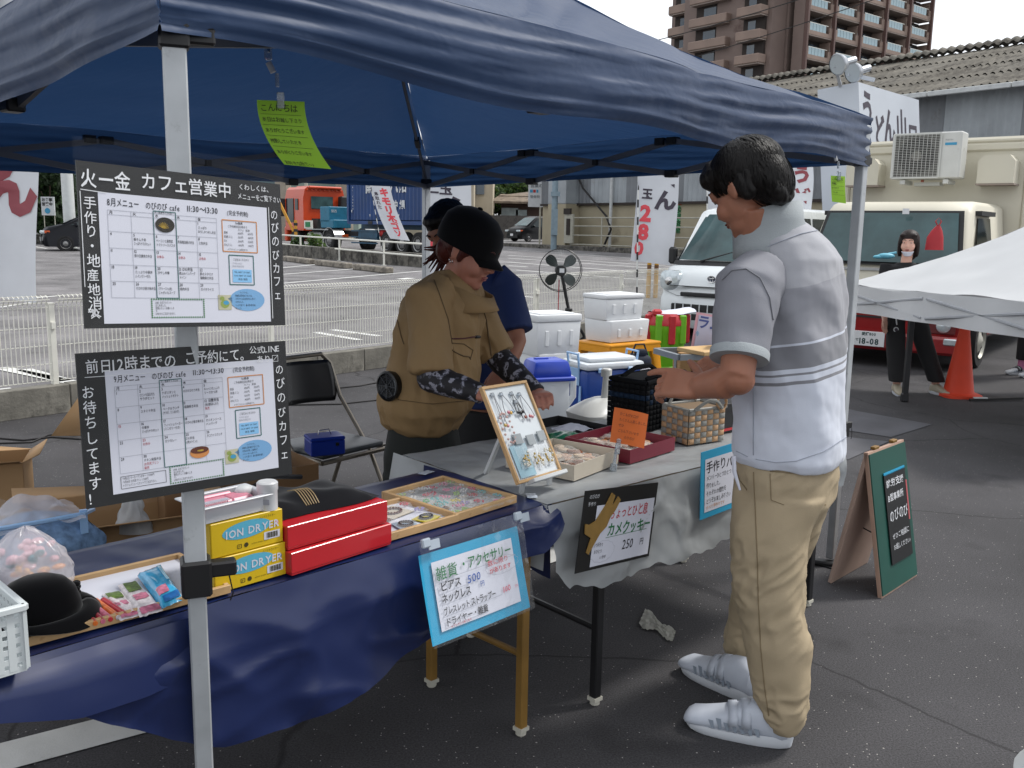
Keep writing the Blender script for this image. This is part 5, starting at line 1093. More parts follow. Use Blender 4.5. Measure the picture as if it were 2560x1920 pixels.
# ================================================================ SIGNS ON THE TABLES
cyan=M('cyan card','1f95bd',.5,var=.05,vs=4); gmark=M('green marker','1d6b3c',.7,var=.1,vs=40); bmark=M('black marker','25242b',.7,var=0); rmark=M('red marker','b43a45',.7,var=0); blmark=M('blue marker','2a4f9a',.7,var=0); pmark=M('pink marker','c9435e',.7,var=0)
X,w,h=frameX(D(1037,1390,2.165),D(1284,1315,2.415),D(1040,1628,2.135)); X=X@Matrix.Translation((0,-.012,0))
sg=T('price_sign','cyan-bordered handwritten price sign for accessories clipped to the navy sheet','sign',X=X)
b=MB(); b.m(cyan); b.grid(lambda u,v:(u*w,-.003*math.sin(PI*u)-.004*v*v,-v*h),10,8); b.obj('card',sg,smooth=180)
b=MB(); b.m(paper).grid(lambda u,v:((.09+.81*u)*w,-.0045-.003*math.sin(PI*(.09+.81*u))-.004*(.11+.77*v)**2,-(.11+.77*v)*h),8,8); b.obj('paper',sg,smooth=180)
c=MB(); y=-.013
c.m(gmark).text('雑貨',.10*w,-.31*h,.165*h,y=y,bold=.006,jit=.04,sx=1.0).text('・アクセサリー',.33*w,-.285*h,.15*h,y=y,bold=.018,jit=.05,sx=.82)
c.m(bmark).text('ピアス',.12*w,-.44*h,.115*h,y=y,bold=.02,jit=.05,sx=.95).text('ネックレス',.12*w,-.575*h,.115*h,y=y,bold=.02,jit=.05,sx=.80).text('ブレスレット.ストラップー',.12*w,-.71*h,.10*h,y=y,bold=.015,jit=.04,sx=.68).text('ドライヤー・雑貨',.125*w,-.835*h,.10*h,y=y,bold=.012,jit=.04,sx=.84)
c.m(blmark).text('500',.385*w,-.455*h,.13*h,y=y,bold=.012,jit=.05,slant=.1).text('円',.50*w,-.535*h,.07*h,y=y,bold=.01)
c.m(pmark).text('100',.72*w,-.70*h,.09*h,y=y,bold=.008,jit=.1,slant=.1,sx=1.0).text('円',.85*w,-.70*h,.05*h,y=y)
c.m(rmark).text('数に限り',.60*w,-.345*h,.075*h,y=y,bold=.008,jit=.05,sx=1.2).text('があります',.61*w,-.435*h,.07*h,y=y,bold=.015,jit=.06,sx=1.05).text('※プレゼントあります',.17*w,-.865*h,.032*h,y=y,bold=.01)
c.m(pgrey)
for v,u1 in ((.325,.9),(.475,.38),(.60,.40),(.73,.7),(.855,.55)): c.line(.115*w,-v*h,u1*w,-v*h+.003,.001,y=y)
n=26
for k in range(n):
    a=2*PI*k/n;a2=2*PI*(k+1)/n; r=1+.06*(k%2); r2=1+.06*((k+1)%2); c.line((.745+.17*r*math.cos(a))*w,-(.375+.10*r*math.sin(a))*h,(.745+.17*r2*math.cos(a2))*w,-(.375+.10*r2*math.sin(a2))*h,.0008,y=y)
c.obj('handwriting',sg)
b=MB(); b.m(film('clear film','e8eef2',.16,.06)).grid(lambda u,v:(-.006+(w+.012)*u,-.016-.004*abs(nz((u*5,v*5,2)))-.003*math.sin(PI*u),.035-(h+.038)*v),18,14); b.obj('clear_sleeve',sg,smooth=180)
clipm=M('clip plastic','aeb9c4',.2,var=.05,alpha=.85)
for u in (.0,.93):
    b=MB(); b.m(clipm).box((u*w+.012,-.02,.028),(.026,.012,.022),bev=.003).box((u*w+.038,-.018,.02),(.035,.003,.022)); b.obj('clip',sg)
# cookie sign
X,w,h=frameX(D(1440,1222,2.53),D(1624,1201,2.845),D(1425,1425,2.56)); X=X@Matrix.Translation((0,-.03,0))
sg=T('price_sign','black-bordered cookie price sign with brown rabbit cut-out, 250 yen, on the grey sheet','sign',X=X)
b=MB(); b.m(black_paper).box((w/2,.0,-h/2),(w,.002,h)); b.obj('card',sg); b=MB(); b.m(paper).quad(.17*w,-.96*h,.97*w,-.20*h,y=-.002); b.obj('paper',sg)
c=MB(); y=-.0028
c.m(rmark).text('ちょっとひと息',.35*w,-.385*h,.165*h,y=y,bold=.012,jit=.06,sx=.80,slant=.05); c.m(gmark).text('カメクッキー',.34*w,-.60*h,.18*h,y=y,bold=.022,jit=.05,sx=.98,slant=.05).line(.33*w,-.625*h,.9*w,-.605*h,.0015,y=y)
c.m(bmark).text('250',.57*w,-.82*h,.17*h,y=y,bold=.004,jit=.04,slant=.1).text('円',.82*w,-.80*h,.1*h,y=y,bold=.004)
c.text('1つ手作り',.2*w,-.72*h,.055*h,y=y,jit=.1,sx=.8).text('おひとつ',.2*w,-.80*h,.055*h,y=y,jit=.1,sx=.8).text('いかが',.28*w,-.88*h,.05*h,y=y,jit=.1)
c.m(chalk).text('のびのび',.06*w,-.10*h,.06*h,y=y,jit=.1,sx=.9).text('手作り',.05*w,-.19*h,.06*h,y=y,jit=.1)
c.m(pgrey)
for k in range(n):
    a=2*PI*k/n;a2=2*PI*(k+1)/n; r=1+.08*(k%2); r2=1+.08*((k+1)%2); c.line((.31+.15*r*math.cos(a))*w,-(.79+.13*r*math.sin(a))*h,(.31+.15*r2*math.cos(a2))*w,-(.79+.13*r2*math.sin(a2))*h,.0007,y=y)
c.obj('handwriting',sg)
b=MB(); b.m(M('gold brown card','8b6c34',.6,var=.12,vs=30))
ol=[(.24,-.30),(.30,-.20),(.36,-.06),(.41,-.10),(.38,-.24),(.40,-.22),(.46,-.12),(.50,-.17),(.44,-.30),(.38,-.38),(.34,-.50),(.26,-.58),(.13,-.83),(.10,-.80),(.14,-.62),(.05,-.55),(.04,-.42),(.10,-.44),(.18,-.40)]
b.prism([(x*w*.92,z*h*.95) for x,z in ol],-.006,-.003); b.obj('rabbit_cutout',sg)
# handmade bag sign
X,w,h=frameX(D(1745,1130,2.93),D(1853,1098,3.10),D(1738,1300,2.96)); w=.29; X=X@Matrix.Translation((0,-.012,0))
sg=T('price_sign','cyan-bordered handmade bag sign on the grey sheet, partly hidden by the man','sign',X=X)
b=MB(); b.m(cyan).box((w/2,0,-h/2),(w,.003,h)); b.obj('card',sg); b=MB(); b.m(paper).quad(.07*w,-.91*h,.93*w,-.12*h,y=-.0025); b.obj('paper',sg)
c=MB(); c.m(bmark).text('手作りバッグ',.09*w,-.32*h,.18*h,y=-.003,bold=.012,jit=.06,sx=.95)
for k,s_ in enumerate(('メンバーひとつひとつ','作りました。','それぞれの個性を','どうぞお楽しみ下さい')): c.text(s_,.10*w,-(.44+k*.115)*h,.085*h,y=-.003,jit=.1,sx=.75)
c.m(pora).text('すべて手作りです',.10*w,-.87*h,.06*h,y=-.003,jit=.1); c.obj('handwriting',sg)
# ---- green notes on clips
lime=M('lime note','9ccf35',.6,var=.03,trl=.25); clipc=M('clear clip','c9d2da',.08,var=0,trans=.75)
def note(label,top,t,w,h,az,lines,curl,px0):
    p=D(*top,t); root=T('hanging_note',label,'note',p,az)
    def fn(u,v): 
        x=(u-.5)*w+curl*v*v*.55*w; return (x,-.0-.10*w*math.sin(v*2.6)*curl+.02*w*(u-.5),-v*h*.93+.03*h*v*(u-.5)*-1.6)
    b=MB(); b.m(lime).grid(fn,8,18); b.obj('paper',root,smooth=180)
    c=MB(); c.m(M('note ink','38421c',.7,var=0))
    for k,(s_,sz) in enumerate(lines): c.text(s_,.06*w,-(.16+.165*k)*h,sz*w,y=0,bold=.008,jit=.1,sx=.82)
    for k in range(1,5): c.line(.05*w,-(.03+.165*k+.02)*h,.9*w,-(.03+.165*k+.02)*h,.0007,y=0)
    for i,p_ in enumerate(c.v):
        q=fn(min(1,max(0,p_.x/w)),min(1,max(0,-p_.z/h))); c.v[i]=Vector((q[0],q[1]-.0015,q[2]))
    c.obj('handwriting',root)
    b=MB(); b.m(clipc).box((.0,-.004,.0),(.016,.010,.034),bev=.002).box((-.006,-.003,.042),(.008,.008,.028),bev=.002).m(M('white bead','c6c8ca',.4,var=0)).tube([(-.014,0,.058),(-.024,0,.078)],.007,8).m(clipc).box((-.024,0,.10),(.016,.012,.034),bev=.003).box((-.030,.002,.128),(.02,.008,.034),bev=.002).m(chrome).tube([(-.022,-.007,.098),(-.022,-.007,.108)],.003,8); b.obj('clip',root)
    return root
note('lime green thank-you note hanging by a clear clip from the front edge of the canopy',(702,252),1.98,.100,.148,R_(8),[('こんにちは',.19),('本日はお越し下さり',.115),('ありがとうございます',.10),('撮影していただき',.10),('ありがとうございます',.09),('お好きな所で〜♪',.1)],1.0,0)
note('small lime green note hanging at the right corner of the canopy, beside the leg',(2095,440),3.62,.075,.11,R_(25),[('こんにちは',.19),('お越し',.15),('ありがとう',.12),('ございます',.1)],.35,0)
# orange note standing on a clip by the maroon box
X,w,h=frameX(D(1536,1018,2.93),D(1621,1036,2.98),D(1500,1100,2.90)); 
on=T('orange_note','orange handwritten note on a clear clip in front of the black woven bag','note',X=X)
b=MB(); b.m(M('orange paper','cc6526',.6,var=.05,trl=.2)).grid(lambda u,v:(u*w,-.012*math.sin(PI*u),-v*h),8,8); b.obj('paper',on,smooth=180)
c=MB(); c.m(M('orange ink','6b2f18',.7,var=0))
for k,s_ in enumerate(('かご＆がま口が','たくさん入荷しました。','ぜひ','ごらん下さいませ','のびのび')): c.text(s_,.12*w+(.2*w if k==4 else 0),-(.2+.16*k)*h,.085*w,y=-.014,jit=.1,sx=.9,bold=.01)
c.obj('handwriting',on)
b=MB(); b.m(clipc).box((.22*w,-.005,-h-.01),(.016,.012,.05),bev=.003).tube([(.2*w,0,-h-.03),(.2*w,0,-h-.07)],.006,8).box((.2*w,0,-h-.08),(.02,.016,.03),bev=.003); b.obj('clip',on)
# ================================================================ GOODS ON THE NAVY TABLE
woodp=M('pale wood','b8966a',.55,var=.12,vs=14,wear=('a07c50',30,.6)); tp=TZ+.009
def tray(label,cat,s0,s1,t0,t1,hgt=.022,rim=.010,org=TB,ang_=pa,fill=None,skew=0,name='wooden_tray',grp=None,mat=woodp,base=None):
    o=T(name,label,cat,org(s0,t0,tp),ang_+skew,grp); w,d=s1-s0,t1-t0
    b=MB(); b.m(base or paper).box((w/2,d/2,.0035),(w-.004,d-.004,.007)); b.obj('base',o)
    for c_,dm in (((w/2,rim/2,hgt/2),(w,rim,hgt)),((w/2,d-rim/2,hgt/2),(w,rim,hgt)),((rim/2,d/2,hgt/2+.0006),(rim,d-rim*2,hgt)),((w-rim/2,d/2,hgt/2+.0006),(rim,d-rim*2,hgt))):
        b=MB(); b.m(mat).box(c_,dm,bev=.0012); b.obj('rim',o)
    return o
T1=tray('long wooden tray at the left of the navy table holding candy packs and bubble toys','tray',-.02,.395,.012,.265,.018,skew=R_(-3))
redpk=M('toy pack red','b3242c',.4,var=.4,vs=90); toyc=[M('toy tube red','b5303a',.3,var=.3,vs=60),M('toy tube pink','cf6f86',.3,var=.3,vs=60),M('toy tube orange','cf6a2a',.3,var=.3,vs=60),M('toy tube crimson','a3202e',.3,var=.3,vs=60),M('toy tube white','c9bfc2',.3,var=.3,vs=60)]
grp='toy tubes in the left tray'
for k,(cname) in enumerate(('red','dark red','pink','orange','crimson','pale pink')):
    a=G(182+k*19,1507-k*1.5,tp+.012); c=G(238+k*19,1558-k*5,tp+.012); b=MB(); b.m(toyc[(0,3,1,2,3,4)[k]]).tube([Vector((0,0,0)),c-a],.0065,10).m(toyc[(2,1,0,4,1,0)[k]]).tube([(c-a)*.90,(c-a)*1.02],[.0066,.0045],10).tube([-(c-a)*.02,(c-a)*.08],[.004,.0066],10)
    o=b.obj('toy_tube',loc=a,smooth=50); tag(o,['red','dark red','pink','orange','crimson','pale pink'][k]+' toy tube, '+['leftmost','second','third','fourth','fifth','rightmost'][k]+' of the row in the left tray','toy',grp)
def packet(name,label,corners,mats_,z,thick,seed,cat='packet',grp=None,marks=None):
    c=[G(x,y,z) for x,y in corners]; o=c[0]; b=MB(); b.m(mats_[0])
    def fn(u,v): p=c[0].lerp(c[1],u).lerp(c[3].lerp(c[2],u),v)-o; e=min(u,1-u,v,1-v); return p+Vector((0,0,thick*min(1,e*5)**.5+.002*nz((u*6,v*6,seed),1)+.001))
    root=T(name,label,cat,o,0,grp)
    b.grid(fn,16,16); b.obj('wrapper',root,smooth=180)
    if marks:
        for (u0,v0,u1,v1,mt,nm) in marks:
            b=MB(); b.m(mt).grid(lambda u,v:Vector(fn(u0+(u1-u0)*u,v0+(v1-v0)*v))+Vector((0,0,.0016)),6,6); b.obj(nm,root,smooth=180)
    return root
pk_w=M('pack white pink','cdc6c9',.3,var=.3,vs=70); pk_g=M('pack green print','59702e',.5,var=.5,vs=120); pk_p=M('pack pink print','b86c84',.4,var=.4,vs=90); pk_b=M('pack blue film','3f9fcb',.15,var=.3,vs=30); pk_bd=M('pack blue print','1b5fa0',.3,var=.5,vs=50)
packet('candy_packet','pink and white toy packet left of the other in the tray, green print on top',[(255,1487),(306,1480),(352,1540),(300,1553)],[pk_w],tp+.009,.006,1,grp='toy packets',marks=[(.1,.05,.8,.35,pk_g,'print'),(.2,.45,.8,.62,pk_p,'print'),(.1,.85,.95,.98,pk_p,'print')])
packet('candy_packet','pink and white toy packet next to the blue bag in the tray',[(294,1464),(345,1452),(408,1527),(350,1545)],[pk_w],tp+.012,.008,2,grp='toy packets',marks=[(.15,.1,.75,.40,pk_g,'print'),(.2,.5,.8,.66,pk_p,'print'),(.1,.86,.95,.98,pk_p,'print')])
packet('blue_packet','shiny blue bubble-toy packet at the right end of the left tray',[(343,1441),(402,1418),(458,1500),(404,1524)],[pk_b],tp+.012,.018,3,marks=[(.1,.68,.55,.85,pk_p,'print'),(.2,.88,.9,.97,pk_bd,'print'),(.7,.1,.85,.6,M('pack pale','8fc6df',.2,var=.2),'highlight_stripe')])
# hat
hatm=M('black felt','0b0b0d',.95,var=.1,sheen=.2,spec=.1)
ht=T('black_hat','black felt bowler-shaped hat lying on the left end of the tray','hat',TB(.055,.085,tp+.02),pa)
b=MB(); b.m(hatm).lathe([(.078,.004),(.074,.025),(.066,.05),(.05,.068),(.03,.077),(.008,.079)],36,sy=.85); b.obj('crown',ht,smooth=180)
b=MB(); b.m(hatm); b.grid(lambda u,v:((.072+.038*v)*math.cos(2*PI*u)*1.0,(.062+.034*v)*math.sin(2*PI*u),.006+.012*v*v*math.sin(4*PI*u)+.010*math.sin(PI*v)-.008*v),48,5); b.obj('brim',ht,smooth=180,thick=.003)
b=MB(); b.m(hatm)
for k in range(7): a=k*.9; b.ell((.074+.006*math.cos(a),.012+.014*math.cos(a),.03+.012*math.sin(a)),(.008,.008,.006),n=10,m=7)
b.obj('felt_flower',ht)
# white plastic basket at left edge
wb=T('white_basket','white plastic slotted basket cut off by the left edge of the photo','basket',G(-52,1695,.70)+Vector((0,0,.0)),pa)
wp=M('white basket plastic','c5cbcc',.4,var=.04)
def bside(w_,h_,nx,nz_,hx,hz_):
    b=MB(); b.m(wp); cx=w_/nx; cz=h_/nz_
    for i in range(nx+1): b.box((i*cx-w_/2,0,h_/2),(cx-hx,.003,h_))
    for j in range(nz_+1): b.box((0,.0004,j*cz),(w_,.0026,cz-hz_))
    b.box((0,-.003,h_+.004),(w_+.01,.012,.012),bev=.002); return b
for (c_,w_,r_) in (((0,-.07,.02),.14,0),((0,.16,.02),.14,PI),((.07,.045,.02),.23,PI/2),((-.07,.045,.02),.23,-PI/2)):
    b=bside(w_,.105,int(w_/.018),6,.008,.008); b.obj('side_panel',wb,X=Matrix.Translation(c_)@Matrix.Rotation(r_,4,'Z'))
b=MB(); b.m(wp).box((0,.045,.02),(.14,.23,.003)); b.obj('bottom',wb)
wb.location=TB(-.088,.0,.69); 
# clear bag with orange toys
bagm=film('clear bag film','e6e4ea',.62,.2)
bg_=T('clear_bag','crumpled clear plastic bag with orange and pink toys behind the black hat','bag',TB(.075,.19,tp),pa)
def bagf(rx,ry,h_,seed,top=.35,amp=.10):
    def fn(u,v):
        a=2*PI*u; r=(math.sin(PI*min(1,v*.9+.12))**.5)*(1-.25*v*top/.35)+.02; k=1+amp*2*noise.noise(Vector((math.cos(a)*2.2,math.sin(a)*2.2,v*4+seed)))+amp*noise.noise(Vector((math.cos(a)*6,math.sin(a)*6,v*11+seed)))
        return (rx*r*k*math.cos(a),ry*r*k*math.sin(a),h_*v+.01*noise.noise(Vector((a*2,v*6,seed))))
    return fn
b=MB(); b.m(bagm).grid(bagf(.085,.075,.165,1),48,26); b.obj('bag_film',bg_,smooth=180)
for k in range(60):
    a=rnd.uniform(0,2*PI); r=rnd.uniform(0,.055); z=rnd.uniform(.012,.125)
    b=MB(); b.m([M('toy orange','d98a3c',.4,var=.2),M('toy amber','d59b55',.4,var=.2),M('toy pink pale','d9a9b4',.5,var=.1),M('toy pink pale','d9a9b4'),M('toy teal','3a7f8a',.4,var=.1)][min(4,int(rnd.random()*2.2)+(2 if z>.09 else 0))]).ell((0,0,0),(rnd.uniform(.006,.014),rnd.uniform(.006,.012),rnd.uniform(.004,.010)),X=Matrix.Rotation(rnd.random()*3,4,'X'),n=10,m=7); b.obj('toy',bg_,loc=(r*math.cos(a),r*math.sin(a)*.85,z))
# yellow dryer boxes
yel=M('yellow box card','cfae16',.4,var=.04,vs=6); pblu2=M('sky oval','57a9c4',.4,var=0); bbk=M('box print dark','3a3413',.5,var=0); bpk=M('pink dot','d98b9a',.4,var=0); bbd=M('blue dot','2a6fb0',.4,var=0)
def dryer(label,s,t,z,dot):
    o=T('dryer_box',label,'box',TB(s+.020,t,z),pa+R_(0),'yellow hair dryer boxes'); w,d,h=.166,.105,.073
    b=MB(); b.m(yel).box((w/2,d/2,h/2),(w,d,h),bev=.0012); b.obj('carton',o)
    c=MB(); c.m(pblu2).disc(.082,.044,.056,.0185,y=-.0006,n=40); o_=c.obj('oval',o); o_.rotation_euler[1]=R_(-2)
    c=MB(); c.m(paper).text('ION DRYER',.032,.035,.023,y=-.0012,bold=.02,sx=.92,rot=R_(1),slant=.05); c.quad(.120,.013,.158,.030,y=-.0006); c.m(bbk)
    for k in range(12): c.quad(.126+k*.0022,.016,.1268+k*.0022+.0006*(k%3),.028,y=-.0012)
    c.rect(.058,.009,.067,.017,.0012,y=-.0006).text('P',.0605,.010,.007,y=-.0008).disc(.078,.013,.005,.005,y=-.0006).text('ハンドドライヤー',.11,.062,.007,y=-.0006,sx=.7)
    c.m(bbk).text('AC100V 50/60Hz 1200W',.09,.011,.0035,y=-.0006); c.m(dot).disc(.150,.046,.0055,.0055,y=-.0007); c.obj('printing',o)
    b=MB(); b.m(M('yellow fold','b0930f',.5,var=0)).box((-.0005,d/2,h/2),(.0012,d*.96,h*.9)); b.obj('end_flap',o); return o
dryer('bottom yellow ION DRYER box with the blue dot',.348,.006,tp,bbd); dryer('upper yellow ION DRYER box with the pink dot',.345,.010,tp+.0745,bpk)
# red boxes
redc=M('red gift card','b5222a',.32,var=.04,vs=5,coat=.2)
def giftbox(label,s,t,z,w,d,h,m_,lid,rz=0,org=TB,ang_=pa,grp=None):
    o=T('gift_box',label,'box',org(s,t,z),ang_+rz,grp)
    b=MB(); b.m(m_).box((w/2,d/2,h/2),(w-.003,d-.003,h),bev=.001); b.obj('carton',o)
    b=MB(); b.m(m_).box((w/2,d/2,h-lid/2+.001),(w,d,lid),bev=.0015); b.obj('lid',o); return o
giftbox('lower flat red gift box beside the yellow boxes',.534,-.016,tp,.287,.20,.051,redc,.047,R_(3.4),grp='flat red gift boxes')
giftbox('upper flat red gift box under the black striped pouch',.534,-.003,tp+.0545,.280,.20,.053,redc,.049,R_(2.2),grp='flat red gift boxes')
# black pouch with golden stripes
pou=T('black_pouch','folded black cloth bag with thin golden stripes lying on the red boxes','bag',TB(.53,.02,tp+.110),pa+R_(4))
blkc=M('black cloth','0c0d12',.85,var=.1,sheen=.15,spec=.15); gold=M('golden thread','9c8763',.5,var=.2)
b=MB(); b.m(blkc)
def pf(u,v,s=1):
    x=-.045+.335*u; y=.008+.19*v+.012*nz((u*5,v,8)); e=min(u,1-u,v,1-v); z=.016*min(1,e*6)**.5+.022*nz((x*11,y*13,3))*min(1,e*6)+.018*math.sin(PI*u)*math.sin(PI*v)-.012*(u>.9)*(u-.9)*10-.01*max(0,.1-u)*10; return (x,y+.012*math.sin(u*6),z if s>0 else .001)
b.grid(pf,40,26); b.grid(lambda u,v:pf(1-u,v,-1),8,8); b.obj('cloth',pou,smooth=180)
b=MB(); b.m(gold)
for k in range(6):
    u0=.42+k*.018; b.tube([Vector(pf(u0+.05*v/10,.08+.5*v/10))+Vector((0,0,.001)) for v in range(11)],.0013,4)
b.obj('stripe',pou)
b=MB(); b.m(blkc).tube([(.05,.19,.03),(.12,.20,.045),(.2,.19,.03)],.006,6); b.obj('strap',pou)
# translucent tray with pink things on the yellow boxes
ptr=T('plastic_tray','frosted white plastic tray with pink toothed comb-like pieces on the yellow boxes','tray',TB(.352,.012,tp+.150),pa+R_(2))
frost=M('frosted plastic','c9ccd2',.35,var=.03,alpha=.80); pinkp=M('pink plastic','d6869a',.35,var=.15,vs=8)
w,d,h=.15,.095,.034
b=MB(); b.m(frost)
for (c_,dm) in (((w/2,.002,h/2),(w-.01,.002,h)),((w/2,d-.002,h/2),(w-.01,.002,h)),((.003,d/2,h/2),(.002,d-.01,h)),((w-.003,d/2,h/2),(.002,d-.01,h)),((w/2,d/2,.002),(w-.012,d-.01,.002))): b.box(c_,dm,bev=.0005)
b.obj('tray_body',ptr); b=MB(); b.m(frost)
for (c_,dm) in (((w/2,-.003,h),(w+.016,.012,.004)),((w/2,d+.003,h),(w+.016,.012,.004)),((-.003,d/2,h+.0005),(.012,d+.01,.004)),((w+.003,d/2,h+.0005),(.012,d+.01,.004))): b.box(c_,dm,bev=.0015)
b.obj('rim',ptr)
b=MB(); b.m(pinkp).box((.045,.045,.026),(.075,.04,.012),bev=.003).box((.11,.055,.024),(.05,.05,.012),bev=.004).box((.06,.075,.03),(.09,.012,.01),bev=.003).box((.075,.04,.012),(.13,.07,.018),bev=.003); b.obj('pink_piece',ptr)
MB().m(whs).ell((.135,.07,.03),(.022,.016,.014)).obj('white_piece',ptr)
b=MB(); b.m(paper)
for k in range(14): b.box((.02+k*.004,.030,.034),(.0016,.016,.002))
b.obj('comb_teeth',ptr)['kind']='stuff'
b=MB(); b.m(M('white jar','c9cbcd',.35,var=.04)).lathe([(.021,0),(.021,.04),(.0225,.043),(.0225,.058),(.019,.061)],20); b.m(pgrey).box((.0,-.021,.02),(.018,.001,.012)); o=b.obj('white_jar',loc=TB(.508,.03,tp+.148)); tag(o,'small white plastic jar at the right end of the pink tray','jar')
# accessory trays with bagged trinkets
trm=M('tray paper grey','aaa9a6',.6,var=.1,vs=20)
Ta=tray('wooden accessory tray with a yellow card and bracelets, next to the red boxes','tray',.80,1.055,.02,.245,.020,base=paper,grp='wooden accessory trays')
Tb=tray('larger wooden accessory tray full of bagged trinkets beside the picture frame','tray',1.045,1.285,.022,.315,.022,base=trm,grp='wooden accessory trays',skew=R_(3))
bagf_=film('bag film small','eef0f2',.34,.12)
cols_=[('pink','cf7f95'),('yellow','c9b53c'),('lime','93b356'),('violet','8d7fb8'),('white','cfccc9'),('green','5f9f66'),('red','b8404c'),('silver','9ea2a8'),('turquoise','5fa8a8'),('brown','6b4a35')]
def trinket(x,y,root_fn,k,where,name='trinket_bag',s=.02):
    cn,hx=cols_[k%len(cols_)]; p=root_fn(x,y,tp+.009); rz=rnd.uniform(0,PI); o=T(name,'small clear bag with '+cn+' beads, '+where,'trinket',p,rz,'small bagged trinkets')
    b=MB(); b.m(bagf_).grid(lambda u,v:((u-.5)*s*2.3,(v-.5)*s*2.9,.004+.005*math.sin(PI*u)*math.sin(PI*v)+.002*nz((u*4,v*4,k),1)),8,8); b.obj('bag_film',o,smooth=180)
    m_=M('bead '+cn,hx,.3,var=.1)
    b=MB(); b.m(m_); 
    for q in range(9): a=q*.7+k; b.ell((s*.6*math.cos(a)*rnd.uniform(.3,1),s*.9*math.sin(a)*rnd.uniform(.3,1),.005),(.0032,.0032,.003),n=6,m=4)
    if k%3==0: b.m(gold).tube([(s*.5*math.cos(t*.6),s*.7*math.sin(t*.6),.007) for t in range(10)],.0008,4)
    o2=b.obj('beads',o); o2['kind']='stuff'; return o
k=0
for i in range(6):
    for j in range(6):
        x=1.075+i*.037+rnd.uniform(-.008,.008); y=.05+j*.045+rnd.uniform(-.008,.008)
        if y>.30: continue
        trinket(x,y,TB,k*7+j+rnd.randrange(3),['front','second','third','fourth','fifth','back'][j]+' row of the larger tray, '+['leftmost','second','third','fourth','fifth','rightmost'][i]+' in it',s=.019); k+=1
def card(s,t,w_,d_,m_,rz,label,extra=None):
    o=T('card_packet',label,'packet',TB(s,t,tp+.009),pa+rz,None); b=MB(); b.m(m_).box((0,0,.002),(w_,d_,.002)); b.obj('card',o); b=MB(); b.m(bagf_).grid(lambda u,v:((u-.5)*w_*1.15,(v-.5)*d_*1.15,.006+.004*math.sin(PI*u)*math.sin(PI*v)),8,8); b.obj('bag_film',o,smooth=180)
    b=MB(); b.m(extra or M('dark bracelet','2c1a18',.4,var=.2)); n=18
    for q in range(n): a=2*PI*q/n; b.ell((w_*.3*math.cos(a),d_*.28*math.sin(a),.006),(.0042,.0042,.004),n=7,m=5)
    b.obj('bracelet',o); return o
card(.99,.075,.062,.05,M('yellow card','c2b229',.5),.3,'yellow card with a dark beaded charm in the first wooden tray',M('black charm','1a1714',.4))
card(.915,.065,.055,.06,M('blue grey card','7f93a6',.5),-.2,'grey-blue card with a dark charm in the first wooden tray')
card(.955,.17,.085,.075,M('cream card','bfb6a6',.5),.2,'cream card with a dark red bead necklace at the back of the first tray',M('dark red bead','4a1516',.4))
for q,(x,y) in enumerate(((.83,.05),(.835,.10),(.85,.15),(.87,.20),(1.02,.14),(1.02,.20),(.90,.12))): trinket(x,y,TB,q*3+1,['nearest the red box','second from the red box','third along the left rim','in the back left corner','by the right rim','in the back right corner','in the middle'][q]+' of the first wooden tray',s=.019)
# jewellery frame on easel
X,w,h=frameX(D(1200,969,2.60),D(1330,949,2.80),D(1258,1223,2.50))
fr=T('jewellery_frame','wood-framed white board with necklaces and earrings standing on a white easel','display frame',X=X)
w=.215
rim_=.009
for c_,dm in (((w/2,0,-rim_/2),(w,.014,rim_)),((w/2,0,-h+rim_/2),(w,.014,rim_)),((rim_/2,0,-h/2),(rim_,.0135,h-2*rim_)),((w-rim_/2,0,-h/2),(rim_,.0135,h-2*rim_))):
    b=MB(); b.m(woodp).box(c_,dm,bev=.001); b.obj('frame_bar',fr)
b=MB(); b.m(M('display board white','c7ced3',.6,var=.02)).box((w/2,.002,-h/2),(w-.012,.004,h-.012)); b.obj('backing',fr)
sil=M('silver chain','85868c',.35,metal=.6,var=.1); hookm=M('clear hook','b9c0c8',.1,var=0,trans=.6)
def neck(x,z,wd_,ln,m_,cols2,dx=0):
    b=MB(); b.m(hookm).box((x*w,-.006,-z*h+.004),(.014,.006,.012),bev=.002); b.m(m_)
    for sgn in (-1,1): b.tube([(x*w+sgn*.003,-.008,-z*h)]+[(x*w+dx*w*t/8+sgn*wd_*w*math.sin(PI*t/16)**.8,-.008,-(z+ln*t/8)*h) for t in range(1,9)],.0011,4)
    for q,hx in enumerate(cols2): b.m(M('stone '+hx,hx,.3,var=0)).ell((x*w+dx*w+(q-len(cols2)/2+.5)*.010,-.010,-(z+ln-.01*abs(q-1))*h),(.0048,.004,.0055),n=8,m=6)
    b.obj('necklace',fr)
neck(.16,.11,.03,.32,sil,('b59a55','c48a8a'),.02); neck(.34,.12,.10,.19,sil,('b86a78','c9a24a','88a0b8'),.03); neck(.56,.13,.07,.20,M('black cord','16161a',.5),('16161a','16161a','16161a'),.02); neck(.58,.22,.05,.17,M('black cord','16161a',.5),('8a4a3a',),.06); neck(.72,.15,.09,.24,sil,('b86a70','c08a90'),.05)
b=MB(); b.m(M('pearl pink','c0a09a',.3,var=.1))
for q in range(16): a=q/16*2*PI; b.ell((.19*w+.022*math.cos(a),-.008,-.45*h-.045*math.sin(a)+.0),(.0038,.0035,.0038),n=7,m=5)
b.obj('bead_bracelet',fr)
b=MB(); b.m(M('powder blue bag','8fb0bd',.4,var=.1,vs=10)).quad(.10*w,-.955*h,.45*w,-.63*h,y=-.004); b.obj('blue_bag',fr)
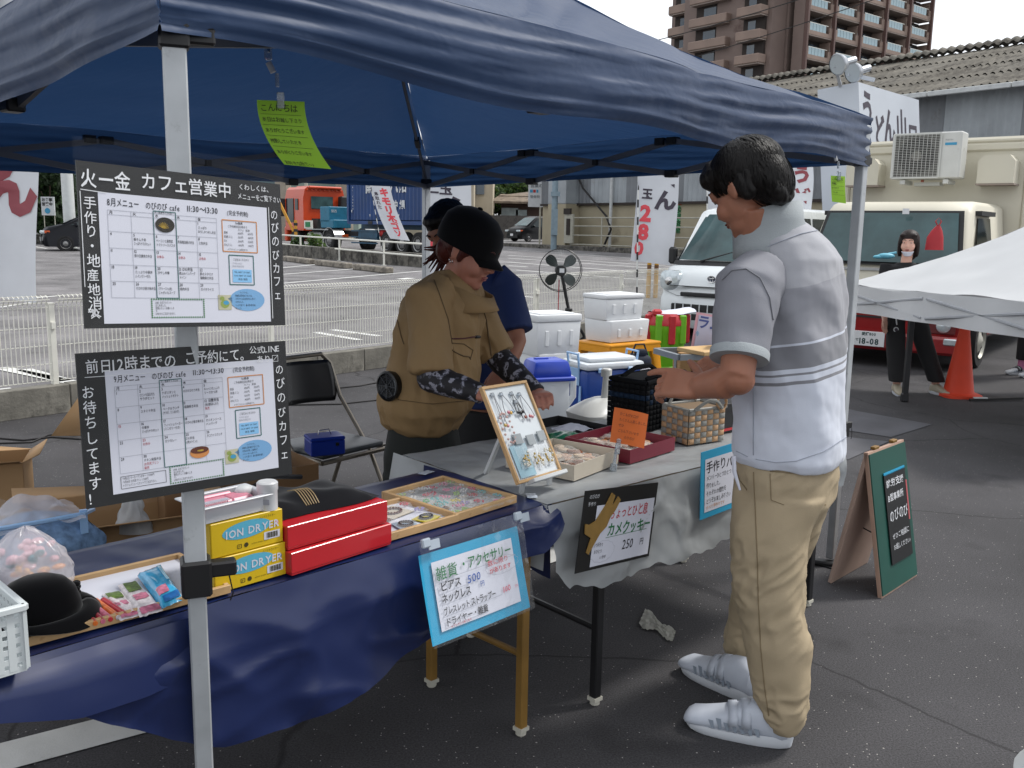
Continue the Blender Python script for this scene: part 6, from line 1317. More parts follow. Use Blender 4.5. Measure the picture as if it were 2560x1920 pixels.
for q,(x,z) in enumerate(((.26,.62),(.52,.655),(.78,.64))):
    b=MB(); b.m(M('silver card','9aa0a3',.3,metal=.2,var=.1)).box((x*w+.012,-.008,-z*h+.012),(.034,.004,.030)); b.obj('card_clip',fr)
    b=MB(); b.m(bagf_).grid(lambda u,v:((x-.09+.25*u)*w,-.008-.006*math.sin(PI*u),-(z+.02+.24*v)*h),6,8)
    for k in range(22): b.m(M('ear '+('gold' if k%2 else 'pearl'),'a98f4e' if k%2 else 'c3c0b4',.3,var=0)).ell(((x+rnd.uniform(-.04,.13))*w,-.013,-(z+rnd.uniform(.10,.24))*h),(.004,.003,.004),n=6,m=4)
    o=b.obj('earring_bag',fr,smooth=180)
esl=M('white easel','c6c9ca',.5,var=.04)
b=MB(); b.m(esl).box((w*.60,-.012,-h-.004),(w*.78,.03,.012),bev=.002)
gl=X.inverted(); f1=gl@TB(1.365,.095,tp); f2=gl@TB(1.49,.10,tp); f3=gl@TB(1.44,.32,tp)
b.bar((w*.30,.012,-h*.9),f1,.013,.010).bar((w*.9,.012,-h*.9),f2,.013,.010).bar((w*.5,.014,-h*.3),f3,.013,.010).bar((w*.30,.012,-h*.9),(w*.55,.012,-h*.2),.013,.010).bar((w*.9,.012,-h*.9),(w*.62,.012,-h*.2),.013,.010); b.obj('easel',fr)
# ================================================================ GOODS ON THE GREY TABLE
tq=TZ+.012
def openbox(label,s,t,w,d,h,m_out,m_in,rz,name='open_box',grp='open boxes of bagged cookies',z=tq):
    o=T(name,label,'box',TG(s,t,z),qa+rz,grp); th=.003
    b=MB(); b.m(m_in).box((w/2,d/2,.002),(w-.004,d-.004,.004)); b.obj('base',o)
    for c_,dm in (((w/2,th/2,h/2),(w,th,h)),((w/2,d-th/2,h/2),(w,th,h)),((th/2,d/2,h/2),(th,d-2*th,h-.0006)),((w-th/2,d/2,h/2),(th,d-2*th,h-.0006))): b=MB(); b.m(m_out).box(c_,dm); b.obj('wall',o)
    return o
crm=M('cream card','b9b7a4',.55,var=.04); mar=M('maroon card','741c30',.45,var=.05); blc=M('black card','131316',.6,var=.1); inw=M('box inner white','c0bfba',.6,var=.03)
B1=openbox('cream open box of bagged cookies at the front of the grey table',.155,.10,.27,.255,.048,crm,inw,R_(13))
B2=openbox('maroon open box of bagged cookies behind the cream box',.445,.135,.27,.27,.046,mar,inw,R_(7))
B3=openbox('black open box with a green bag behind the jewellery frame',.36,.40,.34,.27,.040,blc,M('box inner grey','8f9496',.6),R_(6),grp=None)
cookm=[M('cookie','b57a4b',.7,var=.3,vs=60),M('cookie dark','7a4526',.7,var=.3,vs=60),M('cookie cream','cdb9a0',.7,var=.2,vs=60)]; cfilm=film('cookie bag film','f2efe9',.42,.12)
def cookies(par,w,d,n,where,base_s,base_t,rz0):
    for k in range(n):
        ci,ri=k%4,k//4; x=.035+(w-.07)*(ci+.5)/4+rnd.uniform(-.01,.01);y=.03+(d-.06)*(ri+.5)/3+rnd.uniform(-.012,.012); loc=Vector((x,y,.010+.006*(k%3)))
        M3=par.matrix_basis; p=M3@loc if False else (Matrix.Translation(par.location)@Matrix.Rotation(par.rotation_euler[2],4,'Z')@loc)
        o=T('cookie_bag','clear bag of brown cookies in the '+where+', '+('front','middle','back')[ri]+' row, '+('far left','centre left','centre right','far right')[ci],'cookie bag',p,rnd.uniform(0,PI),'bagged cookies in the open boxes')
        b=MB(); b.m(cookm[k%3])
        for q in range(3): b.lathe([(.016,0),(.018,.003),(.016,.006)],12,X=Matrix.Translation((rnd.uniform(-.018,.018),rnd.uniform(-.02,.02),.003+q*.004))@Matrix.Rotation(rnd.uniform(-.3,.3),4,'X'))
        b.obj('cookie',o); b=MB(); b.m(cfilm).grid(lambda u,v:((u-.5)*.075,(v-.5)*.095,.006+.016*math.sin(PI*u)*math.sin(PI*v)+.005*nz((u*4,v*4,k),1)),10,10); b.obj('bag_film',o,smooth=180)
cookies(B1,.27,.255,12,'cream box',0,0,0); cookies(B2,.27,.27,12,'maroon box',0,0,0)
b=MB(); b.m(M('green bag foil','15704a',.3,var=.35,vs=40,coat=.3)).grid(lambda u,v:((u-.5)*.17,(v-.5)*.12,.012+.02*math.sin(PI*u)*math.sin(PI*v)+.008*nz((u*5,v*5,1),1)),16,12); o=b.obj('green_bag',loc=TG(.50,.50,tq+.004),rz=qa+.2,smooth=180); tag(o,'shiny green foil bag lying in the black box','bag')
b=MB(); b.m(paper).grid(lambda u,v:((u-.5)*.14,(v-.5)*.08,.01+.02*math.sin(PI*u)*math.sin(PI*v)+.008*nz((u*5,v*5,6),1)),16,12); o=b.obj('white_packet',loc=TG(.60,.56,tq+.012),rz=qa-.3,smooth=180); tag(o,'white paper packet behind the green foil bag','packet')
# black woven bag
bw=T('black_woven_bag','large black and navy woven bag behind the maroon cookie box','bag',TG(.845,.42,tq),qa+R_(8))
bwm=M('black strap','0d0e11',.8,var=.2,vs=50,spec=.2); bwn=M('navy strap','15273c',.7,var=.2,vs=50,spec=.2)
w,d,h=.265,.16,.195
b=MB(); b.m(M('bag lining','08080a',.9,var=0)).loft([((w/2,d/2,.0),(w/2-.012,0,0),(0,d/2-.01,0),.5),((w/2,d/2,h),(w/2,0,0),(0,d/2-.01,0),.5)],28); b.obj('lining',bw)
def weave(par,w,d,h,nx,nz_,mA,mB_,wr_=.42,lean=0):
    def per(u):
        P=2*(w+d); s=u*P
        if s<w: return Vector((s,0,0)),Vector((0,-1,0))
        if s<w+d: return Vector((w,s-w,0)),Vector((1,0,0))
        if s<2*w+d: return Vector((w-(s-w-d),d,0)),Vector((0,1,0))
        return Vector((0,d-(s-2*w-d),0)),Vector((-1,0,0))
    P=2*(w+d); n=int(P/(w/nx)); cz=h/nz_
    protos={}
    for i in range(n):
        for j in range(nz_):
            p,nn=per((i+.5)/n); up=(i+j)%2; z=(j+.5)*cz
            k=(up,)
            if k not in protos:
                b=MB(); mt=mA if up else mB_; sx,sz=(P/n*1.0,cz*.96) if up else (P/n*.96,cz*1.0)
                b.m(mt).add([(-sx/2,0,-sz/2),(sx/2,0,-sz/2),(sx/2,0,sz/2),(-sx/2,0,sz/2),(-sx*.28,-.0042,-sz*.36),(sx*.28,-.0042,-sz*.36),(sx*.28,-.0042,sz*.36),(-sx*.28,-.0042,sz*.36)],[(4,5,6,7),(0,1,5,4),(1,2,6,5),(2,3,7,6),(3,0,4,7)])
                protos[k]=b.obj('strap',None,smooth=60); o=protos[k]; o.parent=par
            else: o=clone(protos[k],par)
            q=p+nn*.002+Vector((0,0,z)); q.x=w/2+(q.x-w/2)*(1+lean*z); q.y=d/2+(q.y-d/2)*(1+lean*z)
            o.matrix_local=Matrix.Translation(q)@Matrix.Rotation(math.atan2(nn.x,-nn.y),4,'Z')
weave(bw,w,d,h*.92,11,9,bwm,bwm)
for o in kids(bw):
    if o.name.startswith('strap') and o.location.z>h*.5 and o.location.z<h*.82 and (int(o.location.x*40)+int(o.location.z*60))%2: o.data=o.data.copy(); o.data.materials[0]=bwn
b=MB(); b.m(bwm)
b.tube([(0,-.004,h*.96),(w*.3,-.008,h*.99),(w*.7,-.004,h*.95),(w,-.002,h*.98),(w+.004,d,h*.96),(0,d,h*.97),(0,-.004,h*.96)],.009,6)
b.tube([(.03,.02,h),(.06,0,h+.015),(.16,-.03,h-.01),(.26,-.01,h+.01),(.29,.03,h)],.010,6).tube([(.03,d*.8,h),(.1,d*.7,h+.03),(.2,d*.7,h+.028),(.27,d*.8,h)],.010,6); b.obj('handle',bw)
# wicker basket with strap weave
wk=T('woven_basket','beige and grey woven strap basket with a round handle at the right of the table','basket',TG(.812,.19,tq),qa-R_(10)); bei=M('beige strap','b8926c',.55,var=.15,vs=60); bgy=M('grey strap','8b8a84',.55,var=.15,vs=60)
w,d,h=.17,.13,.125; b=MB(); b.m(M('basket lining','7d6850',.9,var=0)).box((w/2,d/2,h/2),(w-.006,d-.006,h-.004)); b.obj('lining',wk)
weave(wk,w,d,h,6,6,bgy,bei)
b=MB(); b.m(bgy); b.tube([(-.003,-.003,h),(w+.003,-.003,h),(w+.003,d+.003,h),(-.003,d+.003,h),(-.003,-.003,h)],.006,6); b.obj('rim',wk)
b=MB(); b.m(bgy).tube([(.02+(w-.04)*t/16,-.008-.035*math.sin(PI*t/16),h-.0+.05*math.sin(PI*t/16)*math.cos(PI*t/32)) for t in range(17)],.006,6).tube([(.02+(w-.04)*t/16,d,h+.075*math.sin(PI*t/16)) for t in range(17)],.006,6); b.obj('handle',wk)
b=MB(); b.m(bei)
for q in range(3): b.tube([(w*.86+.022*math.cos(a_*.5+q),-.004-q*.004,h+.018+.026*math.sin(a_*.5+q)) for a_ in range(13)],.0025,5)
b.obj('bow',wk)
o=giftbox('black box with a red band beneath it, right of the woven basket',1.02,.23,tq,.22,.2,.11,blc,.03,0,TG,qa); b=MB(); b.m(redc).box((.11,-.001,.012),(.222,.006,.008)); b.obj('red_band',o)
# ================================================================ BEHIND THE TABLES
styro=M('styrofoam','d4d6d8',.75,var=.03,vs=3,bump=.25,bs=160)
def fbox(label,px,py,Y,w,d,h,rz,z=0,lid=True,grp='white foam boxes',taper=.94):
    p=Yp(px,py,Y); o=T('foam_box',label,'foam box',Vector((p.x,p.y,z)),rz,grp)
    b=MB(); b.m(styro); hb=h*.80 if lid else h
    b.box((0,0,hb/2),(w*taper,d*taper,hb),bev=.012,seg=2,taper=(1/taper,1/taper)); b.obj('box_body',o)
    if lid:
        b=MB(); b.m(styro).box((0,0,hb+h*.09),(w*1.03,d*1.03,h*.17),bev=.012,seg=2).box((0,0,hb+h*.185),(w*.8,d*.8,h*.03),bev=.006); b.obj('lid',o)
    b=MB(); b.m(styro)
    for k in (-.28,0,.28): b.box((k*w,-d/2*.975,h*.42),(.035,.02,h*.36),bev=.004)
    b.obj('rib',o); return o
fbox('bottom box of the tall white foam stack behind the navy-shirted man',1372,915,7.9,.42,.36,.42,R_(30),0,False)
fbox('upper lidded white foam box of the tall stack behind the navy-shirted man',1370,780,7.9,.44,.38,.36,R_(30),.40)
# yellow plastic stool with two foam boxes
ystm=M('yellow stool plastic','d9921a',.35,var=.05)
yp=Yp(1545,930,8.55); st=T('yellow_stool','yellow plastic stool carrying two white foam boxes','stool',Vector((yp.x,8.55,0)),R_(38))
w_,d_,h_=.66,.46,.45
b=MB(); b.m(ystm).box((0,0,h_-.02),(w_,d_,.03),bev=.012,seg=2).box((0,-d_/2+.01,h_-.06),(w_-.02,.012,.07),bev=.004).box((0,d_/2-.01,h_-.06),(w_-.02,.012,.07),bev=.004).box((-w_/2+.01,0,h_-.06),(.012,d_-.03,.07),bev=.004).box((w_/2-.01,0,h_-.06),(.012,d_-.03,.07),bev=.004); b.obj('seat',st)
for sx in (-1,1):
    for sy in (-1,1):
        b=MB(); b.m(ystm).loft([((sx*(w_/2-.00),sy*(d_/2-.0),.0),(.028,0,0),(0,.02,0),.4),((sx*(w_/2-.045),sy*(d_/2-.03),h_-.16),(.05,0,0),(0,.025,0),.4),((sx*(w_/2-.07),sy*(d_/2-.03),h_-.05),(.075,0,0),(0,.025,0),.4)],12); b.obj('leg',st)
fbox('lower open-edged white foam box standing on the yellow stool',1541,840,8.55,.50,.36,.20,R_(38),.45,False)
fbox('top lidded white foam box on the yellow stool',1533,770,8.55,.47,.32,.24,R_(36),.65)
# blue cooler with white lid
cblue=M('cooler blue','123f8e',.35,var=.05,vs=3); cwht=M('cooler white','cdd2d6',.35,var=.03)
cp=Yp(1510,1000,7.3); co_=T('blue_cooler','blue wheeled cool box with a white lid and pale handles','cool box',Vector((cp.x-.02,7.3,.0)),R_(28)); co_.scale=(1.12,1.12,1.14)
b=MB(); b.m(cblue).box((0,0,.17),(.44,.30,.33),bev=.03,seg=2,taper=(1.06,1.06)); b.obj('cooler_body',co_)
b=MB(); b.m(cwht).box((0,0,.36),(.49,.345,.05),bev=.02,seg=2).box((0,0,.40),(.40,.27,.035),bev=.02,seg=2); b.obj('lid',co_)
hdl=M('pale blue handle','8fb2d8',.35,var=.03)
for s in (-1,1):
    b=MB(); b.m(hdl).tube([(s*.24,-.07,.34),(s*.255,-.07,.44),(s*.255,.07,.44),(s*.24,.07,.34)],.009,8).box((s*.235,0,.28),(.012,.13,.12),bev=.004); b.tube([(s*.235,-.08,.22),(s*.25,-.1,.12),(s*.25,-.06,.05),(s*.25,.06,.05),(s*.25,.1,.12),(s*.235,.08,.22)],.009,8); b.obj('handle',co_)
for x in (-.13,.12): b=MB(); b.m(hdl).box((x,-.175,.335),(.04,.012,.03),bev=.003); b.obj('latch',co_)
# blue-and-white ice shaver / cooler with blue lid
ip=Yp(1355,1075,6.1); im=T('ice_shaver','white appliance with blue hinged lid and open handle below the foam boxes','machine',Vector((ip.x+.02,6.1,0)),R_(20)); bl2=M('royal blue plastic','1c3fb0',.3,var=.04)
b=MB(); b.m(cwht).box((0,0,.33),(.26,.22,.32),bev=.015,seg=2).box((.0,.02,.10),(.34,.30,.05),bev=.015).box((-.11,.02,.2),(.04,.22,.2),bev=.01); b.obj('housing',im)
b=MB(); b.m(bl2).box((0,0,.545),(.30,.25,.12),bev=.03,seg=2,taper=(.82,.85)).box((0,0,.482),(.32,.27,.03),bev=.008); b.obj('lid',im)
b=MB(); b.m(cwht).tube([(.14,0,.49),(.20,0,.46),(.20,0,.34),(.14,0,.26),(.14,0,.16),(.19,0,.10)],.022,8); b.obj('side_handle',im)
b=MB(); b.m(bl2).box((0,.02,.055),(.36,.32,.05),bev=.015); b.obj('base',im)
b=MB(); b.m(bl2).box((-.04,0,.605),(.10,.03,.02),bev=.004); b.obj('knob',im)
# white lidded ladle container on the grey table back edge
lp_=T('white_container','white plastic lidded container with a tall spout behind the cookie boxes','container',Yp(1480,1075,4.35)*1.0,R_(30)); lp_.location.z=.515; lp_.location.x+=.05
wpl=M('white gloss plastic','cfcfca',.3,var=.03)
b=MB(); b.m(wpl).loft([((0,0,0),(.14,0,0),(0,.10,0),.5),((0,0,.02),(.15,0,0),(0,.11,0),.5),((0,0,.07),(.165,0,0),(0,.125,0),.5),((0,0,.085),(.165,0,0),(0,.125,0),.5),((0,0,.10),(.15,0,0),(0,.115,0),.55),((0,.01,.135),(.09,0,0),(0,.07,0),.8),((0,.01,.15),(.05,0,0),(0,.04,0),1)],36); b.obj('tub',lp_)
b=MB(); b.m(wpl).lathe([(.028,.13),(.022,.16),(.017,.23),(.017,.25),(.026,.252),(.026,.285),(.02,.29)],20,X=Matrix.Translation((.02,.01,0))); b.obj('spout',lp_)
cr_=T('side_crate','low dark crate holding up the white lidded container behind the table','crate',Vector((lp_.location.x,lp_.location.y,0)),R_(30)); b=MB(); b.m(M('crate dark','2a2a2c',.7)).box((0,0,.255),(.42,.34,.505),bev=.01); b.obj('crate_body',cr_)
# red and green jug
jp=Yp(1662,830,9.6); jg=T('ice_cream_drum','red and green insulated drum with a white cloth on its lid','drum',Vector((jp.x,9.6,0)),R_(10)); jg_r=M('jug red','b3242e',.35,var=.05); jg_g=M('jug green','6bb01f',.4,var=.05)
b=MB(); b.m(jg_g).lathe([(.19,.08),(.20,.10),(.21,.42),(.22,.44),(.22,.50)],24).m(jg_r).lathe([(.205,.28),(.208,.36)],24,cap=False); b.obj('drum_body',jg,smooth=60)
b=MB(); b.m(jg_r).lathe([(.225,.50),(.225,.55),(.19,.60),(.18,.62)],24).box((-.13,-.1,.63),(.10,.08,.07),bev=.02); b.obj('lid',jg)
for k in range(5): a=-PI/2+(k-2)*.62; b=MB(); b.m(jg_g if k%2 else jg_r).box((.22*math.cos(a),.22*math.sin(a),.46),(.07,.04,.30),X=None,bev=.01); b.obj('clamp',jg)
b=MB(); b.m(paper).grid(lambda u,v:((u-.35)*.42,(v-.5)*.34,.635+.04*u*u-.03*(abs(v-.5)*2)**3+.01*nz((u*4,v*4,2),1)),12,12); b.obj('cloth',jg,smooth=180)
b=MB(); b.m(M('green stool','5f9d1c',.45)).box((0,0,.06),(.42,.42,.04),bev=.01).box((.17,-.17,.02),(.05,.05,.06)).box((-.17,-.17,.02),(.05,.05,.06)).box((.17,.17,.02),(.05,.05,.06)).box((-.17,.17,.02),(.05,.05,.06)); b.obj('base_stand',jg)
# grey steel rack with brown paper bag, flat boxes and ramune sign
rk0=Yp(1692,930,5.8); rkm=M('grey rack steel','8b9298',.4,metal=.4,var=.06)
rk=T('steel_rack','grey steel table frame behind the goods, seen left of the man hands','rack',Vector((rk0.x+.03,5.8,0)),R_(18))
zt_=.70
b=MB(); b.m(rkm).bar((-.13,-.2,zt_),(.9,-.2,zt_),.03,.035).bar((-.13,.12,zt_),(.9,.12,zt_),.03,.035).bar((-.13,-.2,zt_),(-.13,.12,zt_),.03,.035); b.obj('top_frame',rk)
for x,y in ((.03,-.2),(.03,.12),(.85,-.2),(.85,.12)): b=MB(); b.m(rkm).box((x,y,zt_/2),(.03,.03,zt_)); b.obj('leg',rk)
kraft=M('kraft paper','b08a5c',.7,var=.08,vs=8); kraft2=M('kraft light','c9a673',.65,var=.06,vs=8)
kb_=T('kraft_bag','brown kraft paper bag with dark cord handles hanging below the rack','bag',Vector((rk.location.x+.13,5.95,.30)),R_(14))
b=MB(); b.m(kraft).box((0,0,.19),(.30,.12,.40),bev=.004); b.obj('bag_body',kb_); b=MB(); b.m(pbrn)
for q in (0,.03): b.tube([(-.13+q,-.068,.12+q),(-.08+q,-.07,.26),(0+q,-.07,.34-q),(.06+q,-.07,.37)],.005,5)
b.obj('cord',kb_)
for i,(dx,dy,dz,w,d,h,rz,lb) in enumerate(((.22,.0,.0,.36,.26,.025,.5,'flat brown cardboard sheet on the rack, lowest'),(.36,.0,.045,.26,.2,.07,-.35,'small folded brown box on top of the rack'),)):
    b=MB(); b.m(kraft2).box((0,0,h/2),(w,d,h),bev=.003); o=b.obj('cardboard_box',loc=Vector((rk.location.x+dx-.05,5.7+dy,zt_+.02+dz)),rz=rz); tag(o,lb,'box')
X,w,h=frameX(D(1742,780,5.9),D(1845,798,6.0),D(1722,850,5.9)); w=.28;h=.24
rs=T('ramune_sign','pink-edged hand drawn ramune drink sign behind the man hands','sign',X=X); b=MB(); b.m(M('pink edge card','c99aa6',.6)).box((w/2,.002,-h/2),(w,.004,h)); b.m(M('pale lilac card','aeb0c6',.6,var=.03)).box((w/2+.008,-.001,-h/2-.005),(w-.02,.004,h-.02)); b.obj('card',rs)
c=MB(); c.m(M('violet marker','3c4a86',.6,var=0)).text('ラムネ',.05*w,-.38*h,.09,y=-.005,bold=.03,jit=.05).m(bluep).text('冷',.02*w,-.62*h,.035,y=-.005); c.obj('lettering',rs)
# bags on the ground between cooler and rack
cb=T('clear_bag','clear rubbish bag beside the blue cooler, under the yellow stool','bag',Yp(1625,960,7.6),0); cb.location.z=.0
b=MB(); b.m(bagm).grid(bagf(.22,.2,.34,5,amp=.16),40,22); b.obj('bag_film',cb,smooth=180); 
for k in range(10): b=MB(); b.m([paper,M('trash green','7d8f4e',.6),greyp][k%3]).ell((0,0,0),(.05,.035,.03),n=8,m=6); b.obj('rubbish',cb,loc=(rnd.uniform(-.09,.09),rnd.uniform(-.09,.09),rnd.uniform(.05,.2)))
cb=T('clear_bag','clear bag of white paper under the yellow stool, left side','bag',Yp(1480,925,8.6),0); cb.location.z=0
b=MB(); b.m(bagm).grid(bagf(.2,.2,.3,9,amp=.16),40,22); b.obj('bag_film',cb,smooth=180)
for k in range(10): b=MB(); b.m([paper,M('trash red','a33a3a',.6),paper][k%3]).ell((0,0,0),(.06,.035,.03),n=8,m=6); b.obj('rubbish',cb,loc=(rnd.uniform(-.09,.09),rnd.uniform(-.09,.09),rnd.uniform(.05,.24)))
dp=Yp(1598,900,8.0); b=MB(); b.m(M('navy bag cloth','141b2c',.8)).box((0,0,.24),(.20,.16,.30),bev=.05,seg=3).box((0,-.02,.41),(.1,.08,.06),bev=.02,seg=2).tube([(-.08,0,.38),(-.04,0,.48),(.04,0,.48),(.08,0,.38)],.008,6); o=b.obj('navy_bag',loc=Vector((dp.x,8.0,.0)),rz=.3); tag(o,'dark navy cloth bag on the ground between cooler and rack','bag')
# tripod fan
fp=Yp(1401,675,9.7); gx_=Yp(1455,830,9.7).x
fn_=T('standing_fan','black four-blade fan on a slanted tripod stand before the mesh fence','fan',Vector((gx_,9.7,0)),0)
fc_=Vector((fp.x-gx_,0,fp.z)); fm=M('fan black','141517',.4,var=.05); fbl=M('fan blade','26302f',.35,var=.1)
b=MB(); b.m(fm)
for rr in (.222,.217): ring(b,rr,rr,.0045,(fc_.x,-.05 if rr>.22 else .09,fc_.z),40)
b.obj('cage_ring',fn_)
b=MB(); b.m(M('cage wire','6b7072',.4,metal=.4,var=0))
for k in range(48): a=2*PI*k/48; b.tube([fc_+Vector((.04*math.cos(a),-.10,.04*math.sin(a))),fc_+Vector((.15*math.cos(a+.2),-.10,.15*math.sin(a+.2))),fc_+Vector((.222*math.cos(a+.3),-.05,.222*math.sin(a+.3)))],.0010,3,False)
b.obj('cage_wire',fn_)['kind']='stuff'
for k in range(4):
    a0=PI/4+k*PI/2; b=MB(); b.m(fbl)
    def bf(u,v,a0=a0): r=.05+.15*u; wd=.36*math.sin(PI*(.12+.80*u))**.7; a=a0+(v-.5)*wd*2.2; return (fc_.x+r*math.cos(a),-.04+.04*(v-.5),fc_.z+r*math.sin(a))
    b.grid(bf,10,8); b.obj('blade',fn_,smooth=180)
b=MB(); b.m(fm).lathe([(.05,-.12),(.06,-.09),(.06,.0),(.05,.10),(.03,.14)],20,X=Matrix.Translation(fc_)@Matrix.Rotation(-PI/2,4,'X')); b.m(whs).box(fc_+Vector((.01,-.125,0)),(.05,.004,.045),X=None); b.obj('motor',fn_)
b=MB(); b.m(fm).tube([fc_+Vector((.02,.05,-.05)),fc_+Vector((.10,.05,-.42)),Vector((.02,.05,.36)),(.06,.05,.2)],[.02,.018,.016,.014],8).ell((fc_+Vector((.10,.05,-.42))),(.04,.03,.03)); b.obj('pole',fn_)
for q in (-.35,.05,.35): b=MB(); b.m(fm).tube([(.03,.05,.34),(.03+q,.05+(abs(q)-.2)*.8,.01)],.011,6); b.obj('leg',fn_)
b=MB(); b.m(redp).tube([fc_+Vector((-.01,.02,-.1)),fc_+Vector((-.012,.02,-.5)),(-.12,.02,.3)],.006,4); b.obj('red_cord',fn_)
# folding chair with cash box
chm=M('chair steel','8a8378',.3,metal=.7,var=.1); chv=M('black vinyl','131416',.35,var=.06); chg=M('grey seat vinyl','3f454a',.4,var=.06)
sc=G(822,1118,.42); ch=T('folding_chair','black padded steel folding chair holding a blue cash box','chair',Vector((sc.x,sc.y,0)),R_(52))
b=MB(); b.m(chg).box((0,0,.435),(.38,.36,.03),bev=.014,seg=2); b.obj('seat',ch)
b=MB(); b.m(chm).tube([(-.21,-.2,.415),(.21,-.2,.415),(.21,.19,.425),(-.21,.19,.425),(-.21,-.2,.415)],.011,8); b.obj('seat_frame',ch)
b=MB(); b.m(chv); b.grid(lambda u,v:((u-.5)*.42*(1-.10*(2*v-1)**4),.205+.05*v-.05*(2*u-1)**2+.015,.60+.20*v),16,8); o=b.obj('backrest',ch,smooth=180,thick=.022)
for s in (-1,1):
    b=MB(); b.m(chm).tube([(s*.215,-.26,.01),(s*.215,-.05,.38),(s*.215,.16,.62),(s*.21,.225,.78),(s*.16,.235,.83)],.011,8); b.obj('leg',ch)
    b=MB(); b.m(chm).tube([(s*.195,.27,.01),(s*.195,.10,.40),(s*.20,-.17,.415)],.011,8); b.obj('leg',ch)
b=MB(); b.m(chm).tube([(-.16,.235,.83),(.16,.235,.83)],.011,8).tube([(-.195,.24,.08),(.195,.24,.08)],.008,8).tube([(-.215,-.20,.12),(.215,-.20,.12)],.008,8); b.obj('crossbar',ch)
cbx=T('cash_box','small royal blue metal cash box with a wire handle on the chair seat','cash box',G(812,1132,.45),R_(28)); bm2=M('cash box blue','14308f',.35,metal=.2,var=.05)
b=MB(); b.m(bm2).box((0,0,.033),(.155,.115,.066),bev=.004); b.obj('box_body',cbx); b=MB(); b.m(bm2).box((0,0,.074),(.158,.118,.018),bev=.005); b.obj('lid',cbx); b=MB(); b.m(chrome).tube([(-.03,0,.083),(-.025,0,.105),(.02,0,.108),(.03,0,.083)],.002,6).box((.04,-.06,.05),(.015,.003,.015)); b.obj('handle',cbx)
# cardboard boxes and bags behind the navy table
kr3=M('cardboard brown','a3825c',.8,var=.08,vs=4); kr4=M('cardboard dark','7d5f40',.8,var=.1,vs=4)
def cbox(label,p,w,d,h,rz,m_,flaps=True,tilt=0,txt=None):
    o=T('cardboard_box',label,'cardboard box',p,rz); th=.005
    for c_,dm in (((0,-d/2,h/2),(w,th,h)),((0,d/2,h/2),(w,th,h)),((-w/2,0,h/2),(th,d-th,h)),((w/2,0,h/2),(th,d-th,h)),((0,0,.004),(w-th,d-th,.006))): b=MB(); b.m(m_).box(c_,dm); b.obj('wall',o)
    if flaps:
        for s,ax in ((-1,'y'),(1,'y'),(-1,'x'),(1,'x')):
            b=MB(); b.m(m_); 
            if ax=='y': b.add([(-w/2,s*d/2,h),(w/2,s*d/2,h),(w/2,s*(d/2+.09),h+.03-.05*(s>0)),(-w/2,s*(d/2+.09),h+.03)],[(0,1,2,3)])
            else: b.add([(s*w/2,-d/2,h),(s*w/2,d/2,h),(s*(w/2+.08),d/2,h+.05),(s*(w/2+.08),-d/2,h+.04)],[(0,1,2,3)])
            b.obj('flap',o,thick=.004)
    if txt:
        b=MB(); b.m(M('box brush ink','231a14',.7,var=0)).text(txt,-.08,h*.75,.11,y=-d/2-.006,vert=True,bold=.03); b.obj('lettering',o)
    return o
cbox('tall brown cardboard box at the left edge with green snack packs',G(5,1290,0)+Vector((-.1,.1,0)),.34,.3,.27,R_(20),kr3)
cbox('open cardboard box behind the navy table, left of the tent leg',Vector((-1.36,3.0,0)),.56,.40,.50,R_(30),kr3)
cbox('brown cardboard box with black brush lettering standing right of the tent leg',Vector((-1.20,3.42,0)),.34,.3,.56,R_(38),kr4,False,txt='笑福')
cbox('plain dark cardboard box between the lettered box and the chair',Vector((-.98,3.60,0)),.3,.3,.52,R_(38),kr4,False)
b=MB(); b.m(kr3).add([(0,0,0),(.42,-.02,.0),(.42,.05,.30),(.25,.05,.36)],[(0,1,2,3)]); o=b.obj('cardboard_sheet',loc=G(128,1090,0),thick=.005,rz=R_(10)); tag(o,'leaning brown cardboard sheet behind the lower menu board, left side','cardboard')
snk=M('snack green','5c8a2e',.4,var=.4,vs=20)
for k in range(4): b=MB(); b.m([snk,M('snack yellow','c9a92a',.4,var=.4,vs=20),redpk,snk][k]).box((0,0,0),(.10,.03,.13),bev=.01,seg=2); o=b.obj('snack_pack',loc=G(5,1290,0)+Vector((-.2+.07*k,.0,.24-.05*(k%2))),rz=R_(20+10*k)); tag(o,['green snack pack standing in the left cardboard box','yellow snack pack in the left cardboard box','red snack pack in the left cardboard box','second green snack pack in the left cardboard box, furthest right'][k],'snack')
bjean=M('denim blue cloth','6d8bae',.85,var=.35,vs=40,bump=.3,bs=60)
db=T('denim_bag','pale blue denim-look tote bag with white plastic handles behind the clear bag','bag',Vector((-1.36,2.52,.44)),R_(36))
b=MB(); b.m(bjean).grid(bagf(.18,.12,.20,12,top=.0,amp=.07),44,16); b.obj('bag_body',db,smooth=180)
b=MB(); b.m(hdl).tube([(-.16,-.04,.18),(-.1,-.10,.195),(.02,-.11,.20),(.12,-.08,.195),(.16,0,.18)],.007,6).box((-.13,-.07,.17),(.02,.01,.07)).box((.12,-.07,.17),(.02,.01,.07)); b.obj('zip_edge',db)
b=MB(); b.m(bagm).grid(lambda u,v:((u-.5)*.24,(v-.5)*.18-.02,.19+.05*math.sin(PI*u)*math.sin(PI*v)+.03*nz((u*4,v*4,7),1)),20,16); b.obj('bag_film',db,smooth=180)
sb_=T('side_bench','low bench behind the navy table carrying the denim bag','bench',Vector((-1.36,2.52,0)),R_(36)); MB().m(blks).box((0,0,.42),(.5,.3,.02),bev=.005).obj('bench_top',sb_); [MB().m(blks).box((x,y,.205),(.02,.02,.41)).obj('leg',sb_) for x in (-.23,.23) for y in (-.13,.13)]
